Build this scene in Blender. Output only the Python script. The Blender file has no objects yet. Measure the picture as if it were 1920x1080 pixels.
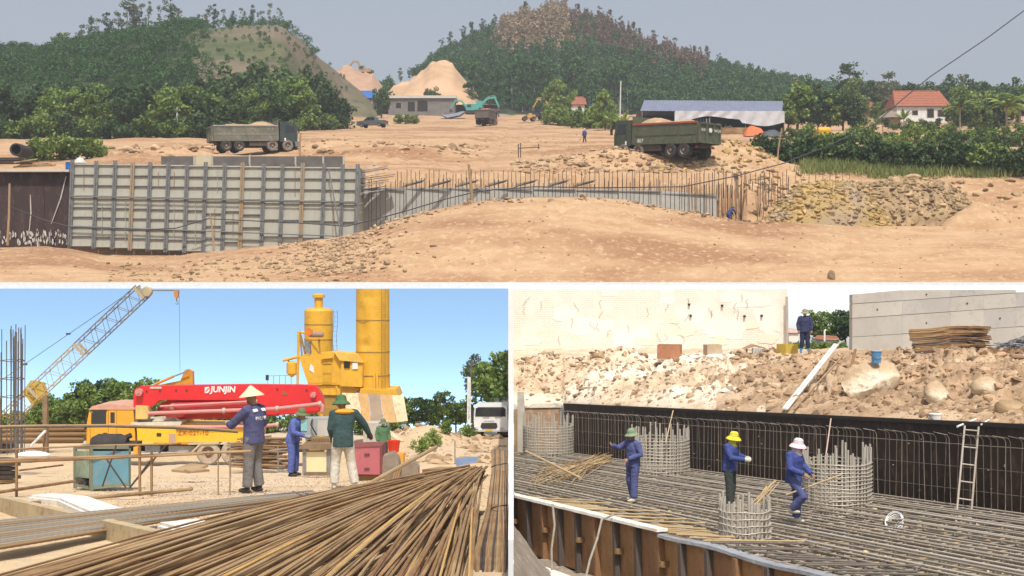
import bpy, math, random
import numpy as np
from mathutils import Vector, Matrix, noise

random.seed(7)
RNG = np.random.default_rng(11)
F = 2400.0                                     # focal length in photograph pixels
def P(px, py, Y):                              # a spot of the photograph at distance Y -> a point in the world
    return Vector(((px - 960) / F * Y, Y, (540 - py) / F * Y))
def R(a): return math.radians(a)

scene = bpy.context.scene
# ---------------------------------------------------------------- camera
cam_d = bpy.data.cameras.new('camera'); cam = bpy.data.objects.new('camera', cam_d)
scene.collection.objects.link(cam); scene.camera = cam
cam.location = (0, 0, 0); cam.rotation_euler = (R(90), 0, 0)
cam_d.sensor_width = 36; cam_d.lens = 45; cam_d.clip_start = 0.1; cam_d.clip_end = 3000
# ---------------------------------------------------------------- world and sun
SUN_EL, SUN_AZ = 60, 7                        # behind the camera, a little to the right
world = bpy.data.worlds.new('World'); scene.world = world; world.use_nodes = True
wn = world.node_tree; wn.nodes.clear()
wo = wn.nodes.new('ShaderNodeOutputWorld'); wb = wn.nodes.new('ShaderNodeBackground')
ws = wn.nodes.new('ShaderNodeTexSky'); ws.sky_type = 'NISHITA'; ws.sun_disc = False
ws.sun_elevation = R(SUN_EL); ws.sun_rotation = R(180 - SUN_AZ)
ws.air_density = 1.0; ws.dust_density = 4.0; ws.ozone_density = 2.0
wh = wn.nodes.new('ShaderNodeHueSaturation'); wh.inputs['Saturation'].default_value = 0.5
wn.links.new(ws.outputs[0], wh.inputs['Color']); wn.links.new(wh.outputs[0], wb.inputs[0])
wn.links.new(wb.outputs[0], wo.inputs[0]); wb.inputs[1].default_value = 0.148
sd = bpy.data.lights.new('sun', 'SUN'); sun = bpy.data.objects.new('sun', sd)
scene.collection.objects.link(sun); sd.energy = 4.1; sd.angle = R(0.6); sd.color = (1, 0.95, 0.87)
_to = Vector((math.sin(R(SUN_AZ)) * math.cos(R(SUN_EL)), -math.cos(R(SUN_AZ)) * math.cos(R(SUN_EL)), math.sin(R(SUN_EL))))
sun.rotation_euler = _to.to_track_quat('Z', 'Y').to_euler(); sun.location = (5, -20, 40)
vs = scene.view_settings; vs.view_transform = 'Standard'; vs.look = 'None'; vs.exposure = 0.0; vs.gamma = 1.0
vs.use_curve_mapping = False
scene.cycles.max_bounces = 5; scene.cycles.diffuse_bounces = 2; scene.cycles.transparent_max_bounces = 6
scene.cycles.volume_bounces = 0; scene.cycles.volume_step_rate = 10

# ---------------------------------------------------------------- helpers
COL = scene.collection
def link(o): COL.objects.link(o); return o
def tag(o, label=None, cat=None, group=None, kind=None):
    if label: o['label'] = label
    if cat: o['category'] = cat
    if group: o['group'] = group
    if kind: o['kind'] = kind
    return o
def thing(name, label, cat, loc=(0, 0, 0), rz=0, group=None):
    o = bpy.data.objects.new(name, None); link(o); o.empty_display_size = 0.3
    o.location = loc; o.rotation_euler = (0, 0, rz)
    return tag(o, label, cat, group)
def par(o, p, world):
    if p is None: return o
    o.parent = p
    if world and p.parent is None and p.type == 'EMPTY':
        o.matrix_parent_inverse = Matrix.Translation(-p.location)
    return o
def finish(me, mats, smooth=True, angle=38):
    if not isinstance(mats, (list, tuple)): mats = [mats]
    for m in mats: me.materials.append(m)
    n = len(me.polygons)
    me.polygons.foreach_set('use_smooth', [bool(smooth)] * n)
    if smooth and angle:
        try: me.set_sharp_from_angle(angle=R(angle))
        except Exception: pass
    me.update()
class MB:
    def __init__(s): s.v = []; s.f = []; s.m = []
    def add(s, vs, fs, mi=0):
        b = len(s.v); s.v.extend([tuple(v) for v in vs])
        for f in fs: s.f.append(tuple(i + b for i in f)); s.m.append(mi)
        return s
    def box(s, c, size, rot=None, mi=0):
        c = Vector(c); hx, hy, hz = size[0] / 2, size[1] / 2, size[2] / 2
        vs = [Vector((x, y, z)) for x in (-hx, hx) for y in (-hy, hy) for z in (-hz, hz)]
        if rot is not None: vs = [rot @ v for v in vs]
        return s.add([v + c for v in vs], [(0, 1, 3, 2), (4, 6, 7, 5), (0, 4, 5, 1), (2, 3, 7, 6), (0, 2, 6, 4), (1, 5, 7, 3)], mi)
    def bb(s, x0, x1, y0, y1, z0, z1, mi=0):
        return s.box(((x0 + x1) / 2, (y0 + y1) / 2, (z0 + z1) / 2), (x1 - x0, y1 - y0, z1 - z0), None, mi)
    def beam(s, a, b, w, h, mi=0, up=(0, 0, 1)):
        a = Vector(a); b = Vector(b); d = b - a; L = d.length
        if L < 1e-6: return s
        z = d.normalized(); x = Vector(up).cross(z)
        if x.length < 1e-4: x = Vector((1, 0, 0))
        x.normalize(); y = z.cross(x)
        m = Matrix((x, y, z)).transposed()
        return s.box((a + b) / 2, (w, h, L), m, mi)
    def tube(s, pts, r, n=8, mi=0, cap=True):
        pts = [Vector(p) for p in pts]; k = len(pts)
        rs = r if isinstance(r, (list, tuple)) else [r] * k
        t0 = (pts[1] - pts[0]).normalized()
        ref = Vector((0, 0, 1)) if abs(t0.z) < 0.9 else Vector((1, 0, 0))
        x = t0.cross(ref).normalized(); rings = []
        for i in range(k):
            t = (pts[min(i + 1, k - 1)] - pts[max(i - 1, 0)])
            t = t.normalized() if t.length > 1e-9 else t0
            x = (x - t * x.dot(t)); x = x.normalized() if x.length > 1e-6 else t.orthogonal().normalized()
            y = t.cross(x)
            rings.append([pts[i] + (x * math.cos(2 * math.pi * j / n) + y * math.sin(2 * math.pi * j / n)) * rs[i] for j in range(n)])
        vs = [v for rg in rings for v in rg]; fs = []
        for i in range(k - 1):
            for j in range(n):
                a = i * n + j; b = i * n + (j + 1) % n
                fs.append((a, b, b + n, a + n))
        if cap: fs.append(tuple(range(n - 1, -1, -1))); fs.append(tuple((k - 1) * n + j for j in range(n)))
        return s.add(vs, fs, mi)
    def cyl(s, a, b, r, r2=None, n=12, mi=0): return s.tube([a, b], [r, r if r2 is None else r2], n, mi)
    def lathe(s, prof, c=(0, 0, 0), n=20, mi=0, axis='Z'):
        c = Vector(c); vs = []; fs = []; k = len(prof)
        for r, z in prof:
            for j in range(n):
                a = 2 * math.pi * j / n
                p = (max(r, 1e-4) * math.cos(a), max(r, 1e-4) * math.sin(a), z)
                if axis == 'Y': p = (p[0], p[2], p[1])
                if axis == 'X': p = (p[2], p[0], p[1])
                vs.append(c + Vector(p))
        for i in range(k - 1):
            for j in range(n):
                a = i * n + j; b = i * n + (j + 1) % n
                f = (a, b, b + n, a + n)
                fs.append(f if axis != 'Y' else f[::-1])
        return s.add(vs, fs, mi)
    def prism(s, poly, vec, mi=0):
        poly = [Vector(p) for p in poly]; v = Vector(vec); n = len(poly)
        nn = Vector((0, 0, 0))
        for i in range(n):
            a, b = poly[i], poly[(i + 1) % n]
            nn += a.cross(b)
        if nn.dot(v) > 0: poly = poly[::-1]
        vs = poly + [p + v for p in poly]
        fs = [tuple(range(n)), tuple(range(2 * n - 1, n - 1, -1))]
        for i in range(n): fs.append((i, i + n, (i + 1) % n + n, (i + 1) % n))
        return s.add(vs, fs, mi)
    def ell(s, c, r, n=12, k=8, mi=0, rot=None):
        c = Vector(c); vs = []; fs = []
        for i in range(k + 1):
            ph = math.pi * i / k
            for j in range(n):
                a = 2 * math.pi * j / n
                v = Vector((r[0] * math.sin(ph) * math.cos(a), r[1] * math.sin(ph) * math.sin(a), r[2] * math.cos(ph)))
                if rot is not None: v = rot @ v
                vs.append(c + v)
        for i in range(k):
            for j in range(n):
                a = i * n + j; b = i * n + (j + 1) % n
                fs.append((a, a + n, b + n, b))
        return s.add(vs, fs, mi)
    def build(s, name, mats, parent=None, world=False, smooth=True, angle=38):
        me = bpy.data.meshes.new(name); me.from_pydata(s.v, [], s.f)
        finish(me, mats, smooth, angle)
        if len(me.materials) > 1: me.polygons.foreach_set('material_index', s.m)
        o = bpy.data.objects.new(name, me); link(o)
        return par(o, parent, world)

_unit = {}
def unit_rod(n=7):
    if n not in _unit:
        b = MB(); b.tube([(0, 0, 0), (0, 0, 1)], 1.0, n)
        me = bpy.data.meshes.new('rod'); me.from_pydata(b.v, [], b.f); finish(me, [None]); _unit[n] = me
    return _unit[n]
def unit_box():
    if 'b' not in _unit:
        b = MB(); b.bb(-.5, .5, -.5, .5, -.5, .5)
        me = bpy.data.meshes.new('block'); me.from_pydata(b.v, [], b.f); finish(me, [None]); _unit['b'] = me
    return _unit['b']
def inst(name, me, mat, parent=None, world=False):
    o = bpy.data.objects.new(name, me); link(o)
    if len(o.material_slots): o.material_slots[0].link = 'OBJECT'; o.material_slots[0].material = mat
    return par(o, parent, world)
def rod(name, a, b, r, mat, parent=None, world=False, n=7):
    a = Vector(a); b = Vector(b); d = b - a
    o = inst(name, unit_rod(n), mat, parent, world)
    o.location = a; o.rotation_mode = 'QUATERNION'; o.rotation_quaternion = d.to_track_quat('Z', 'Y'); o.scale = (r, r, d.length)
    return o
def block(name, c, size, mat, parent=None, world=False, rot=(0, 0, 0)):
    o = inst(name, unit_box(), mat, parent, world); o.location = c; o.scale = size; o.rotation_euler = rot
    return o
def kids(o): return [c for c in bpy.data.objects if c.parent == o]
def copy_tree(o, parent=None, kidmap=None):
    c = o.copy(); link(c)
    if parent is not None:
        c.parent = parent
    for ch in list(o.children): copy_tree(ch, c)
    return c
def quads_mesh(name, verts, mats, smooth=False):
    nv = len(verts); nq = nv // 4
    me = bpy.data.meshes.new(name)
    me.vertices.add(nv); me.vertices.foreach_set('co', np.asarray(verts, dtype=np.float32).ravel())
    me.loops.add(nv); me.loops.foreach_set('vertex_index', np.arange(nv, dtype=np.int32))
    me.polygons.add(nq); me.polygons.foreach_set('loop_start', np.arange(0, nv, 4, dtype=np.int32))
    me.update(calc_edges=True); finish(me, mats, smooth, 0)
    return me
def tris_mesh(name, verts, faces, mats, smooth=False, angle=0):
    me = bpy.data.meshes.new(name); nf = len(faces)
    me.vertices.add(len(verts)); me.vertices.foreach_set('co', np.asarray(verts, dtype=np.float32).ravel())
    me.loops.add(nf * 3); me.loops.foreach_set('vertex_index', np.asarray(faces, dtype=np.int32).ravel())
    me.polygons.add(nf); me.polygons.foreach_set('loop_start', np.arange(0, nf * 3, 3, dtype=np.int32))
    me.update(calc_edges=True); finish(me, mats, smooth, angle)
    return me
def grid_obj(name, pts, nr, nc, mat, kind='structure', smooth=True):
    fs = []
    for i in range(nr - 1):
        for j in range(nc - 1):
            a = i * nc + j; fs.append((a, a + 1, a + nc + 1, a + nc))
    me = bpy.data.meshes.new(name); me.from_pydata(pts, [], fs); finish(me, mat, smooth, 0)
    o = bpy.data.objects.new(name, me); link(o)
    if kind: o['kind'] = kind
    return o
def interp(x, tab): return float(np.interp(x, [t[0] for t in tab], [t[1] for t in tab]))
def sstep(a, b, x):
    t = min(1, max(0, (x - a) / (b - a))); return t * t * (3 - 2 * t)
def nz(x, y, z=0.0): return noise.noise(Vector((x, y, z)))
def fbm(x, y, z=0.0, o=4): return noise.fractal(Vector((x, y, z)), 1.0, 2.1, o)

# ---------------------------------------------------------------- rocks
_phi = (1 + 5 ** .5) / 2
ICO_V = np.array([(-1, _phi, 0), (1, _phi, 0), (-1, -_phi, 0), (1, -_phi, 0), (0, -1, _phi), (0, 1, _phi), (0, -1, -_phi), (0, 1, -_phi), (_phi, 0, -1), (_phi, 0, 1), (-_phi, 0, -1), (-_phi, 0, 1)]) / math.sqrt(1 + _phi ** 2)
ICO_F = np.array([(0, 11, 5), (0, 5, 1), (0, 1, 7), (0, 7, 10), (0, 10, 11), (1, 5, 9), (5, 11, 4), (11, 10, 2), (10, 7, 6), (7, 1, 8), (3, 9, 4), (3, 4, 2), (3, 2, 6), (3, 6, 8), (3, 8, 9), (4, 9, 5), (2, 4, 11), (6, 2, 10), (8, 6, 7), (9, 8, 1)])
def ico(sub):
    v = [Vector(p) for p in ICO_V]; f = [tuple(t) for t in ICO_F]
    for _ in range(sub):
        cache = {}; nf = []
        def mid(a, b):
            k = (min(a, b), max(a, b))
            if k not in cache: v.append(((v[a] + v[b]) / 2).normalized()); cache[k] = len(v) - 1
            return cache[k]
        for a, b, c in f:
            x, y, z = mid(a, b), mid(b, c), mid(c, a)
            nf += [(a, x, z), (b, y, x), (c, z, y), (x, y, z)]
        f = nf
    return v, f
def rock_pts(seed, sub=1, amp=0.35, facets=5):
    rs = random.Random(seed); v, f = ico(sub); o = Vector((rs.uniform(-50, 50), rs.uniform(-50, 50), rs.uniform(-50, 50)))
    cuts = [(Vector((rs.gauss(0, 1), rs.gauss(0, 1), rs.gauss(0, 1))).normalized(), rs.uniform(.42, .8)) for _ in range(facets)]
    out = []
    for p in v:
        q = p * (1 + amp * noise.noise(p * 1.1 + o) + amp * .35 * noise.noise(p * 3.1 + o))
        for n, d in cuts:
            h = q.dot(n) - d
            if h > 0: q = q - n * h * .96
        out.append(q)
    return np.array([tuple(p) for p in out]), np.array(f)
ROCKS = [rock_pts(i, 1, .45, 9) for i in range(10)]
CLODS = [rock_pts(100 + i, 0, .6, 4) for i in range(8)]
def scatter(name, pts, sizes, mat, lib=None, flat=.75, kind='stuff', smooth=False):
    lib = lib or ROCKS; V = []; Fc = []; b = 0
    for p, s in zip(pts, sizes):
        v, f = lib[random.randrange(len(lib))]
        a = random.uniform(0, 6.28); c, sn = math.cos(a), math.sin(a)
        rot = np.array([(c, -sn, 0), (sn, c, 0), (0, 0, 1)])
        sc = np.array([s * random.uniform(.7, 1.3), s * random.uniform(.7, 1.3), s * flat * random.uniform(.7, 1.2)])
        V.append((v @ rot.T) * sc + np.array(tuple(p))); Fc.append(f + b); b += len(v)
    me = tris_mesh(name, np.vstack(V), np.vstack(Fc), mat, smooth)
    o = bpy.data.objects.new(name, me); link(o)
    if kind: o['kind'] = kind
    return o
def boulder(name, label, c, size, seed, mat, cat='boulder', group=None, amp=.3, sub=3, rz=0, facets=3):
    v, f = rock_pts(seed, sub, amp, facets)
    o2 = Vector((seed * 1.7, 3.1, seed * .3))
    v = np.array([tuple(Vector(p) * (1 + .06 * noise.noise(Vector(p) * 5 + o2) + .03 * noise.noise(Vector(p) * 13 + o2))) for p in v])
    me = tris_mesh(name, v * np.array(size), f, mat, True, 50)
    o = bpy.data.objects.new(name, me); link(o); o.location = c; o.rotation_euler = (0, 0, rz)
    return tag(o, label, cat, group)

# ---------------------------------------------------------------- materials
MATS = {}
def M(name, c, c2=None, scale=2.0, rough=.8, metal=0.0, bump=0.0, bscale=None, spec=.3, c3=None, dirt=None, stretch=None, thresh=(.35, .68), island=0.0):
    if name in MATS: return MATS[name]
    if name.startswith('cloth'): bump, bscale = .9, 9
    m = bpy.data.materials.new(name); m.use_nodes = True; nt = m.node_tree; nd = nt.nodes; ln = nt.links
    b = nd['Principled BSDF']; b.inputs['Roughness'].default_value = rough; b.inputs['Metallic'].default_value = metal
    b.inputs['Specular IOR Level'].default_value = spec
    if c2 is None: c2 = tuple(x * .8 for x in c)
    tc = nd.new('ShaderNodeTexCoord'); mp = nd.new('ShaderNodeMapping'); ln.new(tc.outputs['Object'], mp.inputs[0])
    if stretch: mp.inputs['Scale'].default_value = stretch
    n1 = nd.new('ShaderNodeTexNoise'); n1.inputs['Scale'].default_value = scale; n1.inputs['Detail'].default_value = 7; n1.inputs['Roughness'].default_value = .62
    ln.new(mp.outputs[0], n1.inputs['Vector'])
    r1 = nd.new('ShaderNodeValToRGB'); ln.new(n1.outputs[0], r1.inputs[0])
    r1.color_ramp.elements[0].position = thresh[0]; r1.color_ramp.elements[1].position = thresh[1]
    r1.color_ramp.elements[0].color = (*c2, 1); r1.color_ramp.elements[1].color = (*c, 1)
    col = r1.outputs[0]
    if c3 is not None:
        n2 = nd.new('ShaderNodeTexNoise'); n2.inputs['Scale'].default_value = scale * .23; n2.inputs['Detail'].default_value = 5
        ln.new(mp.outputs[0], n2.inputs['Vector'])
        r2 = nd.new('ShaderNodeValToRGB'); r2.color_ramp.elements[0].position = .48; r2.color_ramp.elements[1].position = .62
        ln.new(n2.outputs[0], r2.inputs[0])
        mx = nd.new('ShaderNodeMix'); mx.data_type = 'RGBA'; ln.new(r2.outputs[0], mx.inputs[0]); ln.new(col, mx.inputs[6])
        mx.inputs[7].default_value = (*c3, 1); col = mx.outputs[2]
    if dirt is not None:
        n3 = nd.new('ShaderNodeTexNoise'); n3.inputs['Scale'].default_value = scale * 3.7; n3.inputs['Detail'].default_value = 9; n3.inputs['Roughness'].default_value = .7
        ln.new(tc.outputs['Object'], n3.inputs['Vector'])
        r3 = nd.new('ShaderNodeValToRGB'); r3.color_ramp.elements[0].position = .52; r3.color_ramp.elements[1].position = .66
        ln.new(n3.outputs[0], r3.inputs[0])
        mx = nd.new('ShaderNodeMix'); mx.data_type = 'RGBA'; ln.new(r3.outputs[0], mx.inputs[0]); ln.new(col, mx.inputs[6])
        mx.inputs[7].default_value = (*dirt, 1); col = mx.outputs[2]
    if island:
        g = nd.new('ShaderNodeNewGeometry'); ma = nd.new('ShaderNodeMapRange'); ma.inputs[3].default_value = 1 - island; ma.inputs[4].default_value = 1 + island * .5
        ln.new(g.outputs['Random Per Island'], ma.inputs[0])
        mv = nd.new('ShaderNodeVectorMath'); mv.operation = 'SCALE'; ln.new(col, mv.inputs[0]); ln.new(ma.outputs[0], mv.inputs['Scale']); col = mv.outputs[0]
    ln.new(col, b.inputs['Base Color'])
    if bump:
        nb = nd.new('ShaderNodeTexNoise'); nb.inputs['Scale'].default_value = bscale or scale * 4; nb.inputs['Detail'].default_value = 8; nb.inputs['Roughness'].default_value = .65
        ln.new(mp.outputs[0], nb.inputs['Vector'])
        bp = nd.new('ShaderNodeBump'); bp.inputs['Strength'].default_value = bump; bp.inputs['Distance'].default_value = .05
        ln.new(nb.outputs[0], bp.inputs['Height']); ln.new(bp.outputs[0], b.inputs['Normal'])
    MATS[name] = m; return m
def leafmat(name, stops, trans=.25, rough=.6):
    if name in MATS: return MATS[name]
    m = bpy.data.materials.new(name); m.use_nodes = True; nt = m.node_tree; nd = nt.nodes; ln = nt.links
    b = nd['Principled BSDF']; b.inputs['Roughness'].default_value = rough; b.inputs['Specular IOR Level'].default_value = .25
    g = nd.new('ShaderNodeNewGeometry'); oi = nd.new('ShaderNodeObjectInfo')
    tc = nd.new('ShaderNodeTexCoord'); nn = nd.new('ShaderNodeTexNoise'); nn.inputs['Scale'].default_value = .35; nn.inputs['Detail'].default_value = 3
    ln.new(tc.outputs['Object'], nn.inputs['Vector'])
    a1 = nd.new('ShaderNodeMath'); a1.operation = 'MULTIPLY_ADD'; a1.inputs[1].default_value = .45; a1.inputs[2].default_value = -.12
    ln.new(g.outputs['Random Per Island'], a1.inputs[0])
    a2 = nd.new('ShaderNodeMath'); a2.operation = 'MULTIPLY_ADD'; a2.inputs[1].default_value = .30; ln.new(oi.outputs['Random'], a2.inputs[0]); ln.new(a1.outputs[0], a2.inputs[2])
    a3 = nd.new('ShaderNodeMath'); a3.operation = 'MULTIPLY_ADD'; a3.inputs[1].default_value = .6; ln.new(nn.outputs[0], a3.inputs[0]); ln.new(a2.outputs[0], a3.inputs[2])
    r = nd.new('ShaderNodeValToRGB'); ln.new(a3.outputs[0], r.inputs[0])
    r.color_ramp.elements[0].color = (*stops[0], 1); r.color_ramp.elements[1].color = (*stops[-1], 1)
    r.color_ramp.elements[0].position = .1; r.color_ramp.elements[1].position = .95
    for i, s in enumerate(stops[1:-1]):
        e = r.color_ramp.elements.new(.1 + .85 * (i + 1) / (len(stops) - 1)); e.color = (*s, 1)
    ln.new(r.outputs[0], b.inputs['Base Color'])
    t = nd.new('ShaderNodeBsdfTranslucent'); ln.new(r.outputs[0], t.inputs[0])
    mx = nd.new('ShaderNodeMixShader'); mx.inputs[0].default_value = trans
    ln.new(b.outputs[0], mx.inputs[1]); ln.new(t.outputs[0], mx.inputs[2]); ln.new(mx.outputs[0], nd['Material Output'].inputs[0])
    MATS[name] = m; return m
def skymat(name, horizon_z, strength, zs=4.0, sat=1.0, dust=1.0, el=50, rot=180, ozone=2.0, hue=.5):
    m = bpy.data.materials.new(name); m.use_nodes = True; nt = m.node_tree; nd = nt.nodes; ln = nt.links; nd.clear()
    out = nd.new('ShaderNodeOutputMaterial'); em = nd.new('ShaderNodeEmission'); em.inputs[1].default_value = strength
    g = nd.new('ShaderNodeNewGeometry'); sub = nd.new('ShaderNodeVectorMath'); sub.operation = 'SUBTRACT'; sub.inputs[1].default_value = (0, 0, horizon_z)
    mul = nd.new('ShaderNodeVectorMath'); mul.operation = 'MULTIPLY'; mul.inputs[1].default_value = (1, 1, zs)
    nrm = nd.new('ShaderNodeVectorMath'); nrm.operation = 'NORMALIZE'
    s = nd.new('ShaderNodeTexSky'); s.sky_type = 'NISHITA'; s.sun_disc = False; s.sun_elevation = R(el); s.sun_rotation = R(rot); s.dust_density = dust; s.ozone_density = ozone
    h = nd.new('ShaderNodeHueSaturation'); h.inputs['Saturation'].default_value = sat; h.inputs['Hue'].default_value = hue
    ln.new(g.outputs['Position'], sub.inputs[0]); ln.new(sub.outputs[0], mul.inputs[0]); ln.new(mul.outputs[0], nrm.inputs[0])
    ln.new(nrm.outputs[0], s.inputs[0]); ln.new(s.outputs[0], h.inputs['Color']); ln.new(h.outputs[0], em.inputs[0]); ln.new(em.outputs[0], out.inputs[0])
    return m
def text_obj(name, body, size, mat, parent, loc, rot, extrude=.004, shear=0.0, world=False, bold=0.0):
    cu = bpy.data.curves.new('t', 'FONT'); cu.body = body; cu.size = size; cu.extrude = extrude; cu.shear = shear; cu.offset = bold
    cu.align_x = 'CENTER'; cu.align_y = 'CENTER'; cu.resolution_u = 3
    t = bpy.data.objects.new('t', cu); link(t)
    dg = bpy.context.evaluated_depsgraph_get(); me = bpy.data.meshes.new_from_object(t.evaluated_get(dg)); me.name = name
    bpy.data.objects.remove(t); me.materials.clear(); me.materials.append(mat)
    o = bpy.data.objects.new(name, me); link(o); par(o, parent, world); o.location = loc; o.rotation_euler = rot
    return o

# common materials
white_paint = M('white_paint', (.78, .78, .76), (.7, .7, .68), 3, .6)
dirt_top = M('dirt_top', (.50, .335, .195), (.38, .225, .12), .55, .95, bump=1.0, bscale=4.0, c3=(.30, .16, .082), dirt=(.52, .365, .22), stretch=(.5, 1.5, 1))
clod_tan = M('clod_tan', (.52, .37, .23), (.32, .21, .12), 1.3, .95, bump=.5, bscale=6, island=.4)
clod_ochre = M('clod_ochre', (.50, .34, .12), (.32, .22, .10), 1.1, .95, bump=.5, bscale=6, c3=(.36, .27, .18), island=.4)
clod_grey = M('clod_grey', (.48, .34, .19), (.25, .17, .095), 1.2, .95, bump=.5, bscale=6, island=.4)
bare_rebar = M('rebar_dark', (.13, .11, .10), (.08, .06, .05), 6, .65, .5)
steel_grey = M('steel_grey', (.34, .34, .33), (.2, .2, .2), 4, .55, .4)
rust = M('rust', (.30, .17, .08), (.17, .09, .045), 4, .85, .2, c3=(.36, .24, .12))
rust2 = M('rust_ochre', (.46, .285, .13), (.31, .185, .085), 3, .8, .15, c3=(.36, .25, .14), stretch=(1, 1, 1))
rust3 = M('rust_brown', (.36, .23, .12), (.22, .135, .07), 3, .8, .2, c3=(.42, .29, .16))
black_rub = M('rubber', (.035, .033, .032), (.06, .05, .045), 8, .85)
dusty_rub = M('rubber_dusty', (.30, .25, .20), (.12, .10, .09), 5, .9)
glass_dark = M('glass_dark', (.02, .025, .03), (.03, .035, .04), 2, .08, spec=.6)
wood = M('wood', (.42, .29, .17), (.28, .18, .10), 5, .85, stretch=(1, 1, .2))
bark = M('bark', (.16, .12, .09), (.09, .07, .05), 5, .9)
pale_bark = M('pale_bark', (.38, .34, .28), (.24, .20, .16), 4, .9)
concrete = M('concrete', (.50, .48, .43), (.38, .36, .32), 1.5, .9, bump=.15, c3=(.42, .41, .38))
skin = M('skin', (.36, .20, .13), (.30, .16, .10), 8, .6)
# ---------------------------------------------------------------- foliage
leaf_green = leafmat('leaf_green', [(.045, .075, .016), (.11, .17, .034), (.20, .28, .06), (.30, .38, .10)])
leaf_dark = leafmat('leaf_dark', [(.018, .034, .013), (.042, .078, .026), (.078, .13, .040), (.13, .185, .06)])
leaf_hill = leafmat('leaf_hill', [(.020, .052, .014), (.042, .105, .026), (.074, .165, .038), (.12, .21, .055)])
leaf_grey = leafmat('leaf_grey', [(0.067, 0.085, 0.053), (0.123, 0.152, 0.085), (0.19, 0.218, 0.123), (0.285, 0.304, 0.19)])
leaf_dry = leafmat('leaf_dry', [(0.161, 0.115, 0.069), (0.299, 0.218, 0.127), (0.414, 0.31, 0.196), (0.506, 0.391, 0.253)])
leaf_rust = leafmat('leaf_rust', [(0.081, 0.057, 0.041), (0.162, 0.101, 0.068), (0.243, 0.162, 0.108), (0.27, 0.216, 0.135)])
leaf_lime = leafmat('leaf_lime', [(0.06, 0.105, 0.022), (0.135, 0.21, 0.045), (0.24, 0.33, 0.075), (0.36, 0.435, 0.135)])
leaf_red = leafmat('leaf_red', [(0.11, 0.033, 0.017), (0.22, 0.072, 0.033), (0.308, 0.121, 0.055), (0.363, 0.176, 0.088)])
grassmat = leafmat('leaf_grass', [(0.078, 0.104, 0.026), (0.156, 0.195, 0.052), (0.26, 0.286, 0.091), (0.39, 0.377, 0.156)])

def leaf_quads(cent, size, elong=1.5, droop=0.0):
    n = len(cent); a = RNG.normal(size=(n, 3)); a[:, 2] -= droop; a /= np.linalg.norm(a, axis=1)[:, None]
    b = RNG.normal(size=(n, 3)); b -= a * (a * b).sum(1)[:, None]; b /= np.linalg.norm(b, axis=1)[:, None]
    s = size * RNG.uniform(.6, 1.35, n)[:, None]
    a = a * s * elong * .5; b = b * s * .5
    q = np.stack([cent - a * .9 - b * .35, cent + a * .1 - b, cent + a + b * .1, cent - a * .1 + b], axis=1)
    return q.reshape(-1, 3)
def clump_pts(c, r, n):
    d = RNG.normal(size=(n, 3)); d /= np.linalg.norm(d, axis=1)[:, None]
    return np.asarray(c)[None] + d * (RNG.uniform(.25, 1, n) ** .6)[:, None] * np.asarray(r)[None]
TREES = {}
def tree_proto(key, kind, mat, seed, bark_m=None):
    rs = random.Random(seed); tb = MB(); C = []; limbs = []
    def rnd(a, b): return rs.uniform(a, b)
    if kind == 'round':
        H = 7; tb.tube([(0, 0, -.4), (.1, 0, 1), (.05, .1, 2.4), (0, .1, 4.2)], [.22, .18, .14, .06], 7)
        for i in range(46):
            while True:
                p = Vector((rnd(-1, 1), rnd(-1, 1), rnd(-1, 1)))
                if .35 < p.length < 1: break
            c = Vector((p.x * 2.7, p.y * 2.7, 4.3 + p.z * 2.6)) * rnd(.9, 1.08)
            C.append((c, rnd(.55, 1.0), 46))
        size = .34
    elif kind == 'tall':
        H = 14; tb.tube([(0, 0, -.5), (.1, 0, 4), (.3, .1, 8), (.2, .2, 12.5)], [.2, .16, .12, .04], 7)
        for i in range(26):
            z = rnd(5.0, 13.6); a = rnd(0, 6.28); rr = rnd(.3, 2.4) * (1 - abs(z - 10) / 7.5)
            C.append((Vector((.2 + math.cos(a) * rr, math.sin(a) * rr, z)), rnd(.55, 1.15), 40))
        size = .36
    elif kind == 'sparse':
        H = 13; tb.tube([(0, 0, -.5), (.1, 0, 4), (-.2, .1, 8), (.1, .2, 12)], [.17, .13, .10, .03], 7)
        for i in range(15):
            z = rnd(6.0, 13.0); a = rnd(0, 6.28); rr = rnd(.5, 2.6)
            C.append((Vector((math.cos(a) * rr, math.sin(a) * rr, z)), rnd(.5, 1.0), 34))
        size = .34
    elif kind == 'plant':   # slim plantation tree
        H = 9; tb.tube([(0, 0, -.5), (.05, 0, 3), (0, .1, 8)], [.12, .09, .03], 6)
        for i in range(24):
            z = rnd(2.6, 9); rr = rnd(.1, 1.5) * (1 - max(0, z - 5) / 6); a = rnd(0, 6.28)
            C.append((Vector((math.cos(a) * rr, math.sin(a) * rr, z)), rnd(.4, .85), 34))
        size = .34
    elif kind == 'bush':
        H = 2.5; tb.tube([(0, 0, -.3), (.05, 0, .6), (0, .1, 1.5)], [.06, .05, .02], 5)
        for i in range(20):
            a = rnd(0, 6.28); rr = rnd(0, 1.25)
            C.append((Vector((math.cos(a) * rr, math.sin(a) * rr, rnd(.3, 2.1) * (1 - .3 * rr / 1.25))), rnd(.35, .6), 46))
        size = .19
    pts = np.vstack([clump_pts(tuple(c), (r, r, r * .8), n) for c, r, n in C])
    for c, r, n in C[::2]:
        z0 = max(.5, c.z - rnd(.8, 2.0)); k = min(1, z0 / H)
        tb.tube([(.1 * k, .1 * k, z0), tuple((Vector((.1, .1, z0)) + c) / 2 + Vector((0, 0, .15))), tuple(c)], [.05, .035, .012], 5)
    bm = bark_m or bark
    me_t = bpy.data.meshes.new('trunk'); me_t.from_pydata(tb.v, [], tb.f); finish(me_t, bm)
    me_c = quads_mesh('crown', leaf_quads(pts, size), mat)
    TREES[key] = (me_t, me_c, H)
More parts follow.
